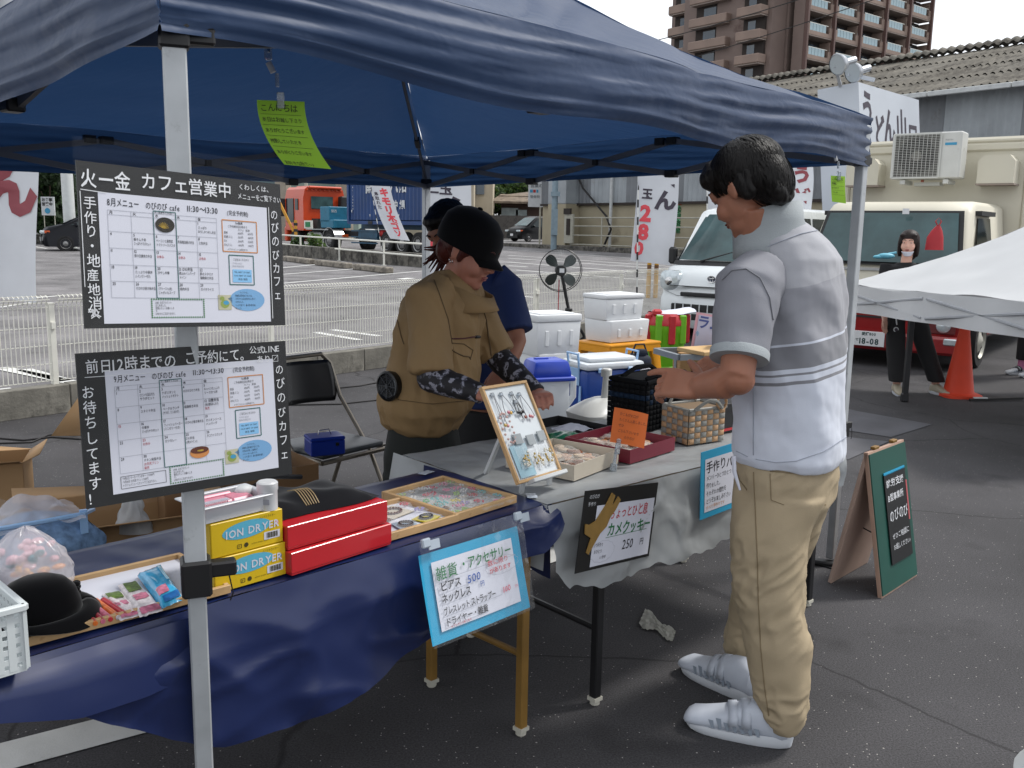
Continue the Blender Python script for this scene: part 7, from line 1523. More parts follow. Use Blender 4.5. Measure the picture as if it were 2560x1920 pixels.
wbag=T('white_bag','thin white plastic bag with knotted top sticking out of the open box','bag',Vector((-1.22,2.86,.47)),0); b=MB(); b.m(M('white thin plastic','c3c5c7',.4,var=.05,trl=.4)); 
def wf(u,v): a=2*PI*u; r=.055*(1-v)**.8+.008+.02*math.sin(PI*v)*noise.noise(Vector((math.cos(a)*2,math.sin(a)*2,v*3))); return (r*math.cos(a),r*.6*math.sin(a),.13*v+ .0)
b.grid(wf,24,14); b.tube([(0,0,.12),(-.012,0,.15),(-.02,0,.165)],[.008,.012,.004],8).tube([(0,0,.12),(.012,0,.145)],[.006,.009],8); b.obj('bag_film',wbag,smooth=180)
# cables on the asphalt
for i,(pts,lb) in enumerate((([(-40,1095),(60,1103),(130,1095),(200,1100),(420,1120),(700,1060)],'black cable lying on the asphalt behind the menu boards'),([(-40,1112),(80,1108),(120,1090),(190,1080)],'second black cable curling to the cardboard sheet on the left'),([(700,1015),(850,1012),(960,1000),(1040,985)],'black cable running behind the chair, nearer the table'),([(830,974),(900,966),(960,955)],'thin black cable behind the chair, nearer the block wall'))):
    b=MB(); b.m(cabm).tube([G(*q)+Vector((0,0,.007)) for q in pts],.006,6); o=b.obj('cable',smooth=180); tag(o,lb,'cable')
# crumpled scrap of paper
scp=T('paper_scrap','crumpled scrap of pale plastic on the asphalt under the grey table','litter',G(1605,1545,0),0); sm=M('scrap plastic','b9b8ae',.5,var=.15,vs=20,trl=.3)
a_=G(1605,1540);c_=G(1685,1590)
def sf(u,v): p=(c_-a_)*u; wd=.085*(1-.5*u)+.02*math.sin(9*u); return (p.x+ (v-.5)*.5*wd,p.y+(v-.5)*wd*1.6,.003+.012*abs(noise.noise(Vector((u*7,v*4,2))))+.006*(1-abs(noise.noise(Vector((u*9,v*9,6)))))**4)
b=MB(); b.m(sm).grid(sf,22,12); b.obj('sheet',scp,smooth=30)
# ---------------- A-frame board
gb_=M('green chalkboard','14493f',.5,var=.1,vs=5); wdp=M('plywood edge','b0907e',.6,var=.1,vs=10)
A0=G(2205,1497,0); A1=G(2292,1440,0); ax_=(A1-A0); ln=ax_.length; ab=T('a_frame_board','green A-frame chalkboard with a black handwritten panel standing on the asphalt','signboard',A0,math.atan2(ax_.y,ax_.x))
ay=Vector((-ax_.y,ax_.x,0)).normalized(); H2=.60; lean=.11
ang2=math.atan2(lean,H2)
Xf=Matrix.Rotation(-ang2,4,'X')
b=MB(); b.m(wdp).box((ln/2,.009,H2/2),(ln,.018,H2),bev=.001); b.m(gb_).box((ln/2,-.0025,H2/2),(ln-.004,.005,H2-.02)); b.obj('front_panel',ab,X=Xf)
Xb=Matrix.Translation((0,.235,0))@Matrix.Rotation(math.atan2(.115,H2),4,'X')
b=MB(); b.m(M('brown back panel','b39a8c',.6,var=.1)).box((ln/2,-.009,H2/2),(ln,.016,H2-.01),bev=.001); b.obj('rear_panel',ab,X=Xb)
for x in (.09,ln-.09): b=MB(); b.m(brn).box((x,.118,H2-.004),(.045,.02,.012),bev=.002); b.obj('hinge',ab)
b=MB(); b.m(poleblk).tube([(ln*.5,.05,.22),(ln*.5,.12,.2),(ln*.5,.19,.22)],.003,5); b.obj('stay',ab)
b=MB(); b.m(black_paper).box((ln*.58,-.010,H2*.50),(.215,.003,.375)); b.m(cyan).box((ln*.58,-.0095,H2*.50+.19),(.21,.004,.012)); b.m(pink2:=M('red strip','b0555a',.5,var=0)).box((ln*.58+.105,-.0115,H2*.58),(.012,.003,.17)); b.obj('black_panel',ab,X=Xf)
c=MB(); c.m(chalk).text('就労支援',ln*.58-.095,H2*.50+.135,.036,y=-.0125,bold=.01,jit=.1,sx=1.25).text('B型事業所',ln*.58-.09,H2*.50+.075,.034,y=-.0125,bold=.01,jit=.1,sx=1.0).text('のびのび',ln*.58-.09,H2*.50-.01,.058,y=-.0125,bold=.002,jit=.08,sx=.80).text('ぜひご相談に',ln*.58-.08,H2*.50-.085,.028,y=-.0125,jit=.1).text('お越しください♪',ln*.58-.08,H2*.50-.13,.026,y=-.0125,jit=.1,sx=.9); c.obj('handwriting',ab,X=Xf)
b=MB(); b.m(plasd).box((0,0,.012),(.10,.05,.022),bev=.006); o=b.obj('rubber_wedge',loc=G(2055,1412),rz=R_(-25)); tag(o,'small black peg plate beside the right tent leg foot','foot plate')
# ================================================================ PEOPLE
skin1=M('skin tan','9c6a54',.5,var=.07,vs=14,spec=.35); skin2=M('skin warm','b07865',.5,var=.07,vs=14,spec=.35); skin3=M('skin pale','c99c8a',.5,var=.05,vs=14)
for s_ in (skin1,skin2,skin3):
    b=s_.node_tree.nodes['Principled BSDF']; b.inputs['Subsurface Weight'].default_value=.12; b.inputs['Subsurface Radius'].default_value=(.012,.004,.002); b.inputs['Subsurface Scale'].default_value=.5
def hairmat(name,c,r=.45):
    m=M(name,c,r,var=.15,vs=12,spec=.22); t=m.node_tree; n=t.nodes.new; l=t.links.new; tc=n('ShaderNodeTexCoord'); mp=n('ShaderNodeMapping'); mp.inputs['Scale'].default_value=(160,160,14); no=n('ShaderNodeTexNoise'); no.inputs['Scale'].default_value=1; no.inputs['Detail'].default_value=3
    l(tc.outputs['Object'],mp.inputs[0]); l(mp.outputs[0],no.inputs['Vector']); bp=n('ShaderNodeBump'); bp.inputs['Strength'].default_value=.8; bp.inputs['Distance'].default_value=.004; l(no.outputs[0],bp.inputs['Height']); l(bp.outputs[0],t.nodes['Principled BSDF'].inputs['Normal']); return m
hairb=hairmat('hair black','0f0c0b'); hairr=hairmat('hair red brown','4a1d17')
def headgeo(b,X,k=1.0,jaw=1.0):
    "skull, jaw, nose, ears; face looks along +y, centre of the skull at the origin"
    E=lambda c,r,R=None,n=20,m=14: b.ell(tuple(q*k for q in c),tuple(q*k for q in r),X=R,n=n,m=m)
    old=b.X; b.X=X
    E((0,-.008,.025),(.076,.094,.088)); E((0,.028,-.02),(.062*jaw,.062,.075)); E((0,.040,-.072),(.044*jaw,.044,.036)); E((0,.068,-.088),(.025,.020,.019))
    E((0,.076,.030),(.052,.018,.022)); 
    for s in (-1,1): E((s*.036,.058,-.030),(.028*jaw,.028,.030)); E((s*.030,.072,.018),(.020,.016,.012))
    b.loft([((0,.083*k,.022*k),(.008*k,0,0),(0,.010*k,0)),((0,.094*k,-.005*k),(.010*k,0,0),(0,.012*k,0)),((0,.100*k,-.024*k),(.015*k,0,0),(0,.014*k,0)),((0,.090*k,-.034*k),(.014*k,0,0),(0,.010*k,0))],12)
    E((0,.079,-.052),(.024,.013,.008)); E((0,.078,-.062),(.021,.013,.008))
    for s in (-1,1):
        R=Matrix.Rotation(s*.35,4,'Z')@Matrix.Rotation(-.15,4,'X')
        E((s*.076,-.004,-.004),(.008,.017,.028),R,14,10); E((s*.080,-.010,.004),(.005,.012,.020),R,12,8)
    b.X=old
def hairover(par,X,c,r,n,ln,mat,seed=3,lo=-.55,w=.0016,lift=1.015):
    "loose strands laid from the crown down over the hair mass"
    q=random.Random(seed); b=MB(); b.X=X; b.m(mat)
    for k in range(n):
        a=q.uniform(0,2*PI); u0=q.uniform(lo+.35,1); pts=[]; L_=ln*q.uniform(.5,1.2); st=6; da=q.uniform(-.25,.25); lf_=lift+q.uniform(0,.025)
        for t in range(st+1):
            u=u0-L_*t/st
            if u<lo: break
            e=math.sqrt(max(0,1-u*u)); aa=a+da*t/st; pts.append(Vector((c[0]+r[0]*e*math.cos(aa)*lf_,c[1]+r[1]*e*math.sin(aa)*lf_,c[2]+r[2]*u*lf_)))
        if len(pts)<3: continue
        vs=[];
        for i,p in enumerate(pts):
            d=(pts[min(i+1,len(pts)-1)]-pts[max(0,i-1)]).normalized(); s_=d.cross(p-Vector(c)).normalized()*w*(1-.7*i/len(pts)); vs+=[p-s_,p+s_]
        b.add(vs,[(2*i,2*i+1,2*i+3,2*i+2) for i in range(len(pts)-1)])
    b.X=Matrix.Identity(4); o=b.obj('hair_strands',par,smooth=180); o['kind']='stuff'; return o
def facebits(par,X,k,brow,lip,skin_dark):
    for s in (-1,1):
        b=MB(); b.X=X; b.m(M('eye white','b9b2ab',.2,var=0)).ell((s*.030*k,.0785*k,.014*k),(.0125*k,.009*k,.006*k)); b.m(M('iris dark','120c0a',.15,var=0)).ell((s*.030*k,.0845*k,.0125*k),(.005*k,.0035*k,.005*k)); b.obj('eye',par)
        b=MB(); b.X=X; b.m(skin_dark).ell((s*.030*k,.080*k,.019*k),(.0145*k,.0095*k,.004*k)); b.obj('eyelid',par)
        b=MB(); b.X=X; b.m(brow).loft([((s*(.013+.034*t)*k,(.094-.012*t*t)*k,(.036+.006*math.sin(PI*t))*k),(0,0,.0035*k*(1-.5*t)),(0,.004*k,0)) for t in (0,.25,.5,.75,1)],8); b.obj('eyebrow',par)
    b=MB(); b.X=X; b.m(lip).ell((0,.0895*k,-.0525*k),(.020*k,.006*k,.0038*k)).ell((0,.0885*k,-.060*k),(.017*k,.006*k,.0044*k)); b.obj('lips',par)
def hand(b,X,curl=(.6,.7,.8,.9),spread=.10,thumb=(.5,.4),s=1,k=1.0):
    "palm lies in local xy, fingers along +y, thumb on the s side, palm faces -z"
    old=b.X; b.X=old@X
    b.loft([((0,-.02*k,0),(.026*k,0,0),(0,0,.018*k),.8),((0,.01*k,0),(.036*k,0,0),(0,0,.016*k),.7),((0,.05*k,0),(.041*k,0,0),(0,0,.014*k),.7),((0,.082*k,-.002*k),(.038*k,0,0),(0,0,.011*k),.8)],16)
    L4=(.070,.078,.073,.058); xs=(.033,.011,-.012,-.033)
    for i in range(4):
        x=xs[i]*s*k; a=-spread*(i-1.5)*s*-1*.8; c=curl[i]; p=Vector((x,.070*k,-.001*k)); pts=[p-Vector((0,.02*k,0)),p]; ang=0.0; r=[.0095*k,.0098*k]
        for j,(fl,rr) in enumerate(((.46,.0090),(.30,.0082),(.24,.0066))):
            ang+=c*(.55,1.0,.7)[j]; q=pts[-1]+Vector((math.sin(a)*math.cos(ang),math.cos(a)*math.cos(ang),-math.sin(ang)))*L4[i]*fl*1.02*k; pts.append(q); r.append(rr*k)
        b.tube(pts,r,10); b.ell(pts[-1],(.0064*k,.0064*k,.0064*k),n=8,m=6); [b.ell(q,(rr2,rr2,rr2),n=8,m=6) for q,rr2 in zip(pts[1:-1],r[1:-1])]
    p=Vector((s*.026*k,.000,-.004*k)); a,c=thumb; d=Vector((s*math.sin(a),math.cos(a),-.35)).normalized(); q1=p+d*.040*k; d2=Vector((s*math.sin(a-c),math.cos(a-c),-.45)).normalized(); q2=q1+d2*.032*k; q3=q2+d2*.022*k
    b.tube([p,q1,q2,q3],[.015*k,.0115*k,.0105*k,.008*k],10); b.ell(q3,(.0078*k,)*3,n=8,m=6); b.X=old
def aim(o,ydir,zdir):
    "matrix at o whose +y runs along ydir and +z near zdir"
    y=Vector(ydir).normalized(); x=y.cross(Vector(zdir)).normalized(); z=x.cross(y); X=Matrix((x,y,z)).transposed().to_4x4(); X.translation=o; return X
def ringsec(c,f,sd,a,b_,pw=.9): return (Vector(c),sd*a,f*b_,pw)
def shoe(par,p,az,label=None,mu=None,ms=None,md=None,k=1.0,tilt=0,straps=True):
    "toe along local +y"
    X=Matrix.Translation(p)@Matrix.Rotation(az,4,'Z')@Matrix.Rotation(tilt,4,'X')
    b=MB(); b.m(mu); V=Vector
    secs=[((0,-.128,.050),.024,.030),((0,-.115,.062),.036,.045),((0,-.075,.070),.039,.052),((0,-.035,.066),.040,.048),((.003,.01,.054),.043,.036),((.004,.06,.042),.048,.026),((.002,.10,.036),.046,.021),((0,.128,.034),.043,.019),((0,.143,.030),.034,.013),((0,.149,.026),.020,.007)]
    b.loft([(V(c)*k,V((a*k,0,0)),V((0,0,h*k)),.8) for c,a,h in secs],24); o=b.obj('shoe',par,X=X)
    b=MB(); b.m(ms)
    def outl(t): a=2*PI*t; y=math.copysign(abs(math.sin(a))**.85,math.sin(a)); x=math.copysign(abs(math.cos(a))**.75,math.cos(a)); return x*(.041+.010*max(0,y)-.004*max(0,-y))*(1 if abs(y)<.9 else .95), y*.142+.004
    n=32; vs=[]
    for z,g in ((0.0,.93),(.004,1.0),(.020,1.03),(.026,1.0)):
        for i in range(n): x,y=outl(i/n); vs.append((x*g*k,y*g*k,(z+ (.012*max(0,(y-.10)/.05)**2 if z<.01 else 0)+(.008 if y<-.05 and z>.01 else 0))*k))
    fs=[(j*n+i,j*n+(i+1)%n,(j+1)*n+(i+1)%n,(j+1)*n+i) for j in range(3) for i in range(n)]+[tuple(range(n))[::-1],tuple(range(3*n,4*n))]
    b.add(vs,fs); b.obj('sole',o,smooth=50)
    if straps:
        b=MB(); b.m(md)
        for y,zz,hw in ((-.012,.104,.042),(.022,.088,.044)):
            b.add([],[]); n2=10
            pts=[V((hw*1.05*math.cos(PI*t/n2)*k,y*k+.010*k*math.cos(PI*t/n2),(.045+(zz-.045)*math.sin(PI*t/n2)**.8+.002)*k)) for t in range(n2+1)]
            vs=[];[vs.extend([q+V((0,-.013*k,.003*k)),q+V((0,.011*k,-.003*k)),]) for q in pts]
            b.add(vs,[(2*t,2*t+1,2*t+3,2*t+2) for t in range(n2)])
        b.obj('strap',o,thick=.004,smooth=180)
        b=MB(); b.m(M('shoe grey pattern','86909c',.5,var=.1))
        for s in (-1,1):
            for q in range(7):
                y=-.06+q*.02; h=.03+.012*(q%2); zc=.045; xx=s*(.0405+.0035*min(1,max(0,(y+.03)/.08)))
                b.add([V((xx*1.02,y,.030))*k,V((xx*1.03,y+.008,.030))*k,V((xx*.98,y+.012+.006,.030+h*.7))*k,V((xx*.985,y+.004,.030+h*.7))*k],[(0,1,2,3)])
        b.obj('side_pattern',o)['kind']='stuff'
    return o
from mathutils.bvhtree import BVHTree
def ray_to(ob,px,py):
    bv=BVHTree.FromPolygons([v.co for v in ob.data.vertices],[tuple(p.vertices) for p in ob.data.polygons]); return bv
def hit(bv,px,py,lift=.003):
    "point of the garment seen at this pixel, lifted off its surface"
    d=ray(px,py).normalized(); h=bv.ray_cast(C0-oo,d)
    return (h[0]+h[1]*lift) if h[0] else None
def seam(par,bv,pts,r,mt,name,n=14,lift=.0015):
    q=[]
    for (a,c) in zip(pts,pts[1:]):
        for t in range(n): q.append((a[0]+(c[0]-a[0])*t/n,a[1]+(c[1]-a[1])*t/n))
    q.append(pts[-1]); P=[hit(bv,x,y,lift) for x,y in q]; P=[p for p in P if p]
    if len(P)>1: b=MB(); b.m(mt).tube(P,r,5); b.obj(name,par,smooth=180)
V=Vector
# ---------------- man in the polo shirt
pol=T('person','customer in grey and white striped polo shirt and khaki trousers, seen from behind','person',V((.80,2.62,0)))
oo=pol.location.copy()
f=V((-.83,.56,0)).normalized(); lf=V((-f.y,f.x,0))          # forward, left (lf points to the camera)
rt=-lf
O=lambda p:Vector(p)-oo
def SP(px,py,Y): return O(Yp(px,py,Y))
hc=SP(1868,470,2.60)
hf=(f*.90+lf*-.22+V((0,0,-.55))).normalized()
Xh=aim(hc+V((0,0,-.008)),hf,(0,0,1))
HK=1.03
b=MB(); b.m(skin1); headgeo(b,Xh,HK,1.06)
sh_l=SP(1868,722,2.50); sh_r=sh_l+rt*.36+V((.0,.0,0)); el=SP(1842,945,2.40); wr_=SP(1742,968,2.50); 
elr=sh_r+V((-.03,.02,-.26)); wrr=SP(1838,905,2.74)
neck0=SP(1905,640,2.62)
b.tube([neck0-V((0,0,.10)),neck0,hc+V((0,0,-.06))-hf*.03],[.062,.060,.056],16)
b.tube([sh_l,sh_l.lerp(el,.5)+V((0,0,0)),el+V((0,0,.01)),el.lerp(wr_,.30)+V((0,0,-.004)),wr_.lerp(el,.15),wr_],[.052,.051,.047,.047,.036,.029],18)
b.ell(el+V((.004,0,-.004)),(.045,.045,.042))
b.tube([sh_r,sh_r.lerp(elr,.5),elr,elr.lerp(wrr,.35),wrr],[.05,.047,.041,.040,.027],16)
Xw=aim(wr_,(SP(1672,955,2.54)-wr_),(-.15,-.75,.65)); hand(b,Xw,(.25,1.0,1.0,1.0),.08,(1.0,.2),s=1,k=1.16)
Xr=aim(wrr,(SP(1745,915,2.70)-wrr),(.0,-.35,.95)); hand(b,Xr,(.75,.85,.9,.9),.06,(.6,.5),s=-1,k=1.10)
# inner trunk and legs, under the clothes
hipc=SP(1965,1190,2.63); chest=SP(1985,760,2.64)
b.loft([ringsec(hipc+V((0,0,-.05)),f,lf,.14,.10),ringsec(hipc+V((0,0,.1)),f,lf,.13,.09),ringsec(chest,f,lf,.15,.10),ringsec(neck0-V((0,0,.06)),f,lf,.10,.06)],20)
kneeL=SP(1925,1480,2.50); ankL=SP(1945,1800,2.44); kneeR=SP(1900,1440,2.86); ankR=SP(1862,1650,2.88)
for kn,an,s in ((kneeL,ankL,1),(kneeR,ankR,-1)): b.tube([hipc+lf*s*.08,kn,an],[.08,.05,.035],12)
body=b.obj('body',pol); remesh(body,.0042,4,fac=.5)
facebits(pol,Xh,HK,hairb,M('lips','7a3f36',.5,var=.05),skin1)
for q in range(2): b=MB(); b.m(M('coin','8a7a55',.3,metal=.8,var=.1)).lathe([(.011,0),(.011,.002)],14,X=Matrix.Translation(SP(1738+14*q,962,2.58))@Matrix.Rotation(.4,4,'X')); o=b.obj('coin'); o.location=oo; tag(o,['coin between the fingers of the man in the polo shirt','second coin in the palm of the man in the polo shirt'][q],'coin')
# hair
b=MB(); b.m(hairb); b.X=Xh; K=HK*.965
b.ell((0,-.022*K,.048*K),(.091*K,.108*K,.092*K),n=24,m=16).ell((0,-.070*K,.005*K),(.078*K,.060*K,.086*K),n=20,m=14).ell((0,.042*K,.088*K),(.072*K,.060*K,.042*K),n=20,m=12).ell((0,-.085*K,-.050*K),(.058*K,.036*K,.044*K),n=18,m=12)
for s in (-1,1): b.ell((s*.070*K,-.045*K,.0*K),(.022*K,.045*K,.055*K)).ell((s*.060*K,.052*K,.066*K),(.030*K,.036*K,.034*K)).ell((s*.076*K,.018*K,.034*K),(.013*K,.018*K,.028*K))
b.X=Matrix.Identity(4); hr=b.obj('hair',pol)
XI=Xh.inverted()
def hf_(p):
    q=XI@p; return .006*noise.noise(V((q.x*22,q.y*22,q.z*9)))+.004*noise.noise(V((q.x*70,q.y*70,q.z*16)))
remesh(hr,.0048,14,fn=hf_,fac=.7)
hairover(pol,Xh,(0,-.022*K,.048*K),(.092*K,.109*K,.093*K),1500,.9,hairb,3)
hairover(pol,Xh,(0,-.072*K,.0*K),(.080*K,.062*K,.088*K),700,.7,hairb,4,lo=-.9)
# polo shirt
def polomat():
    m=bpy.data.materials.new('polo knit'); m.use_nodes=True; t=m.node_tree; n=t.nodes.new; l=t.links.new; b=t.nodes['Principled BSDF']; tc=n('ShaderNodeTexCoord'); sx=n('ShaderNodeSeparateXYZ'); l(tc.outputs['Object'],sx.inputs[0])
    d=n('ShaderNodeVectorMath'); d.operation='DOT_PRODUCT'; d.inputs[1].default_value=(-.16,-.03,1.0); l(tc.outputs['Object'],d.inputs[0])
    no=n('ShaderNodeTexNoise'); no.inputs['Scale'].default_value=5; l(tc.outputs['Object'],no.inputs['Vector']); ad=n('ShaderNodeMath'); ad.operation='MULTIPLY_ADD'; ad.inputs[1].default_value=.02; l(no.outputs[0],ad.inputs[0]); l(d.outputs['Value'],ad.inputs[2])
    mr=n('ShaderNodeMapRange'); mr.inputs[1].default_value=.75; mr.inputs[2].default_value=1.55; l(ad.outputs[0],mr.inputs[0]); r=n('ShaderNodeValToRGB'); r.color_ramp.interpolation='CONSTANT'; l(mr.outputs[0],r.inputs[0])
    W_=(*lin('c6cbd7'),1); Gd=(*lin('7c7d83'),1); Gm=(*lin('8d8e95'),1); Gl=(*lin('9c9da3'),1)
    z=lambda v:(v-.75)/.80
    st=[(0,W_),(z(1.075),Gd),(z(1.083),W_),(z(1.098),Gd),(z(1.106),W_),(z(1.118),Gd),(z(1.18),W_),(z(1.187),Gm),(z(1.34),Gl)]
    e=r.color_ramp.elements; e[0].position=0; e[0].color=st[0][1]; e[1].position=st[1][0]; e[1].color=st[1][1]
    for p_,c in st[2:]: q=e.new(p_); q.color=c
    l(r.outputs[0],b.inputs['Base Color']); b.inputs['Roughness'].default_value=.85; b.inputs['Sheen Weight'].default_value=.25
    w=n('ShaderNodeTexNoise'); w.inputs['Scale'].default_value=420; l(tc.outputs['Object'],w.inputs['Vector']); bp=n('ShaderNodeBump'); bp.inputs['Strength'].default_value=.25; bp.inputs['Distance'].default_value=.0015; l(w.outputs[0],bp.inputs['Height']); l(bp.outputs[0],b.inputs['Normal']); return m
polo=polomat(); slv=M('polo sleeve knit','85868d',.85,var=.04,bump=.15,bs=420); cuf=M('polo cuff','9ba1a4',.85,var=.04,bump=.2,bs=300)
b=MB(); b.m(polo).m(slv).m(cuf); b.cur=0
def TS(px,py,Y,a,b2,pw=.88): return ringsec(SP(px,py,Y),f,lf,a,b2,pw)
b.loft([TS(1975,1152,2.63,.172,.142,.8),TS(1976,1130,2.63,.180,.150,.8),TS(1978,1060,2.63,.178,.148),TS(1978,960,2.63,.176,.146),TS(1984,860,2.64,.180,.142),TS(1985,780,2.65,.190,.138),TS(1983,710,2.65,.192,.136),TS(1977,645,2.65,.170,.134),TS(1970,603,2.64,.142,.106),TS(1952,568,2.63,.105,.082),TS(1930,545,2.62,.07,.07)],48)
cuffp=sh_l.lerp(el,.74)
b.tube([sh_l+rt*.05+V((0,0,.02)),sh_l+V((0,0,.0)),sh_l.lerp(el,.4),sh_l.lerp(el,.78)],[.075,.076,.071,.073],28)
b.tube([sh_r-rt*.05,sh_r,sh_r.lerp(elr,.4),sh_r.lerp(elr,.75)],[.07,.074,.070,.071],20)
shirt=b.obj('polo_shirt',pol); b=MB(); b.m(slv).tube([sh_l+rt*.06+V((0.015,0,.03)),sh_l+V((0,0,.0)),sh_l.lerp(el,.4),sh_l.lerp(el,.75)],[.084,.089,.081,.075],28); sleeve=b.obj('sleeve',pol)
ax1=(el-sh_l); axL=ax1.length; ax1.normalize()
def sfold(p):
    z=p.z; d=0
    q=p-sh_l; t=q.dot(ax1); r=(q-ax1*t).length
    on=(r<.092 and 0.03<t<axL*.9 and p.y+oo.y<2.62)
    if on: d+=.005*fold(p,(0.3,.0,-1),16,3,5)*min(1,t*8)
    else:
        w=min(1,max(0,(1.36-z)/.1)); 
        d+=.014*fold(p,(.25,.1,-1),12,1.6,3)*(.3+.7*w)          # long vertical drapes down the back
        d+=.010*fold(p,(.8,.3,-.5),17,3,9)*(.4+.6*math.exp(-((z-1.22)/.12)**2))
        d+=.006*fold(p,(1,.4,.35),18,3.5,13)*math.exp(-((z-.86)/.09)**2)
    d+=.006*(.35-abs(fold(p,(.35,.15,-1),14,2.2,43)))*(.4+.6*w if not on else .5)
    return d+.0014*noise.noise(p*40)
remesh(shirt,.0058,3,fn=sfold)
def pm(c):
    q=c-sh_l; t=q.dot(ax1); r=(q-ax1*t).length
    if r<.10 and t>.015 and t<axL and (c.y+oo.y)<2.60 and r<.085+.0*t and (q.dot(lf)>-.045):
        return 2 if t>axL*.70 else 1
    return 0
axP=ax1.orthogonal().normalized(); remesh(sleeve,.0055,3,fn=lambda p:.006*fold(p,(0.3,.0,-1),16,3,5)+.004*fold(p,(1,.2,-.4),20,4,8))
b=MB(); b.m(cuf).tube([sh_l.lerp(el,.70),sh_l.lerp(el,.715),sh_l.lerp(el,.80)],[.0765,.0785,.0775],32); b.obj('cuff',pol,smooth=60)
b=MB(); b.m(cuf)
ncs=[TS(1935,650,2.63,.128,.110,.9),TS(1925,605,2.625,.100,.097,.9),TS(1917,565,2.62,.082,.087,.95),TS(1913,528,2.615,.078,.084,.95)]
cc=[]
for i,q in enumerate(ncs): cc.append(q)
up_=[(q[0]+V((0,0,.03))-f*.0,q[1],q[2],q[3]) for q in ncs]
b.loft([ (q[0]-f*.004+V((0,0,.0)),q[1]*1.0,q[2]*1.0,q[3]) for q in ncs],36,cap=False); col=b.obj('collar',pol,smooth=180,thick=.006)
for v in col.data.vertices:   # stand the collar up at the nape, open it at the throat
    d=(v.co-ncs[2][0]); k=d.dot(f)/.09; top=(v.co.z-ncs[0][0].z)/(ncs[3][0].z-ncs[0][0].z); v.co.z+=-.055*max(0,k)*top+.028*max(0,-k)*top; v.co+= (d.normalized()*.008*top); v.co.z+=.002*noise.noise(v.co*30)
# trousers
kh=M('khaki twill','a39378',.8,var=.07,vs=8,bump=.15,bs=300); 
b=MB(); b.m(kh)
b.loft([TS(1968,1120,2.635,.158,.128,.9),TS(1966,1180,2.63,.170,.138,.9),TS(1960,1240,2.63,.172,.142,.9),TS(1945,1290,2.63,.135,.118,.9),TS(1935,1330,2.64,.10,.09,.9)],40)
LS=lambda px,py,Y,a,b2:ringsec(SP(px,py,Y),f,lf,a,b2,.92)
b.loft([LS(1945,1230,2.56,.088,.130),LS(1924,1330,2.54,.090,.110),LS(1918,1440,2.52,.082,.100),LS(1924,1520,2.50,.076,.092),LS(1945,1600,2.48,.078,.098),LS(1950,1690,2.46,.068,.083),LS(1954,1750,2.455,.060,.068),LS(1962,1795,2.45,.054,.052),LS(1968,1824,2.445,.044,.034)],32)
b.loft([LS(1975,1230,2.74,.088,.125),LS(1950,1330,2.78,.088,.112),LS(1915,1440,2.83,.080,.098),LS(1888,1540,2.86,.072,.086),LS(1870,1620,2.88,.064,.074),LS(1862,1690,2.89,.058,.062),LS(1872,1722,2.90,.052,.05)],28)
tro=b.obj('trousers',pol)
def tf(p):
    z=p.z; d=.007*fold(p,(.5,.2,-.9),13,4,31)+.004*fold(p,(1,.3,.5),22,6,37)
    for zc,w,a in ((.46,.14,.007),(.12,.07,.010),(.78,.05,.005)): d+=a*math.exp(-((z-zc)/w)**2)*(.5-abs(fold(p,(1,.3,.75 if zc>.3 else .15),30,3.5,zc*50)))*2.4
    return d
remesh(tro,.006,3,fn=tf)
b=MB(); b.m(M('khaki seam','84704f',.8,var=.05)); pA=SP(2012,1195,2.78)
hp=SP(1962,1215,2.63)
def onhip(u,z): # on the seat surface: u across from left side (0) to the back (1)
    a=-PI*.0+ (1.0-u)*PI*.5; return hp+lf*math.cos(PI/2-a*1)*.176+(-f)*math.sin(PI/2-a*1)*.148+V((0,0,z))
b.tube([onhip(.28+.06*i,-.012-.004*i/9) for i in range(9)],.0022,4); b.m(M('button brown','2c1d18',.4,var=0)).ell(onhip(.5,-.045),(.008,.008,.008)); b.m(gmark).box(onhip(.68,-.012),(.006,.006,.016)); b.obj('back_pocket',pol)
b=MB(); b.m(paper); 
pl_=[SP(1832,1160,2.50)-lf*-.0+V((0,0,0))]; b.tube([SP(1834,1140,2.495),SP(1836,1180,2.49),SP(1850,1225,2.488)],[.006,.006,.003],8); b.obj('pocket_lining',pol)
shw=M('shoe white','b9bfca',.5,var=.05,vs=14); sol=M('sole white','c3c7cd',.5,var=.05); shg=M('strap white','b2b8c3',.45,var=.04)
def azof(a,c): d=c-a; return math.atan2(-d.x,d.y)
h1=G(1978,1868,0); t1=G(1722,1810,0); m1=(h1+t1)/2; shoe(pol,O((m1.x,m1.y,0)),azof(h1,t1),None,shw,sol,shg,k=1.08)
h2=G(1905,1765,0); t2=G(1710,1672,0); m2=(h2+t2)/2; shoe(pol,O((m2.x,m2.y,.0)),azof(h2,t2),None,shw,sol,shg,k=1.08)
bvs=ray_to(shirt,0,0); sdk=M('shirt seam grey','7a7b81',.85,var=0); swh=M('shirt hem stitch','9ba0ac',.85,var=0)
seam(pol,bvs,[(1885,880),(1884,1000),(1884,1138)],.0012,swh,'side_seam'); seam(pol,bvs,[(1842,1128),(1870,1142)],.0012,swh,'hem_stitch'); seam(pol,bvs,[(1890,1148),(1940,1156),(1990,1153),(2060,1128),(2115,1092)],.0012,swh,'hem_stitch'); seam(pol,bvs,[(1872,640),(1930,612),(2000,585),(2050,575)],.0012,swh,'yoke_seam')
bvs=ray_to(sleeve,0,0); seam(pol,bvs,[(1806,700),(1830,676),(1865,672),(1900,695),(1924,745),(1932,800)],.0016,sdk,'shoulder_seam')
bvs=ray_to(tro,0,0); kse=M('khaki stitch','7d6d52',.8,var=0)
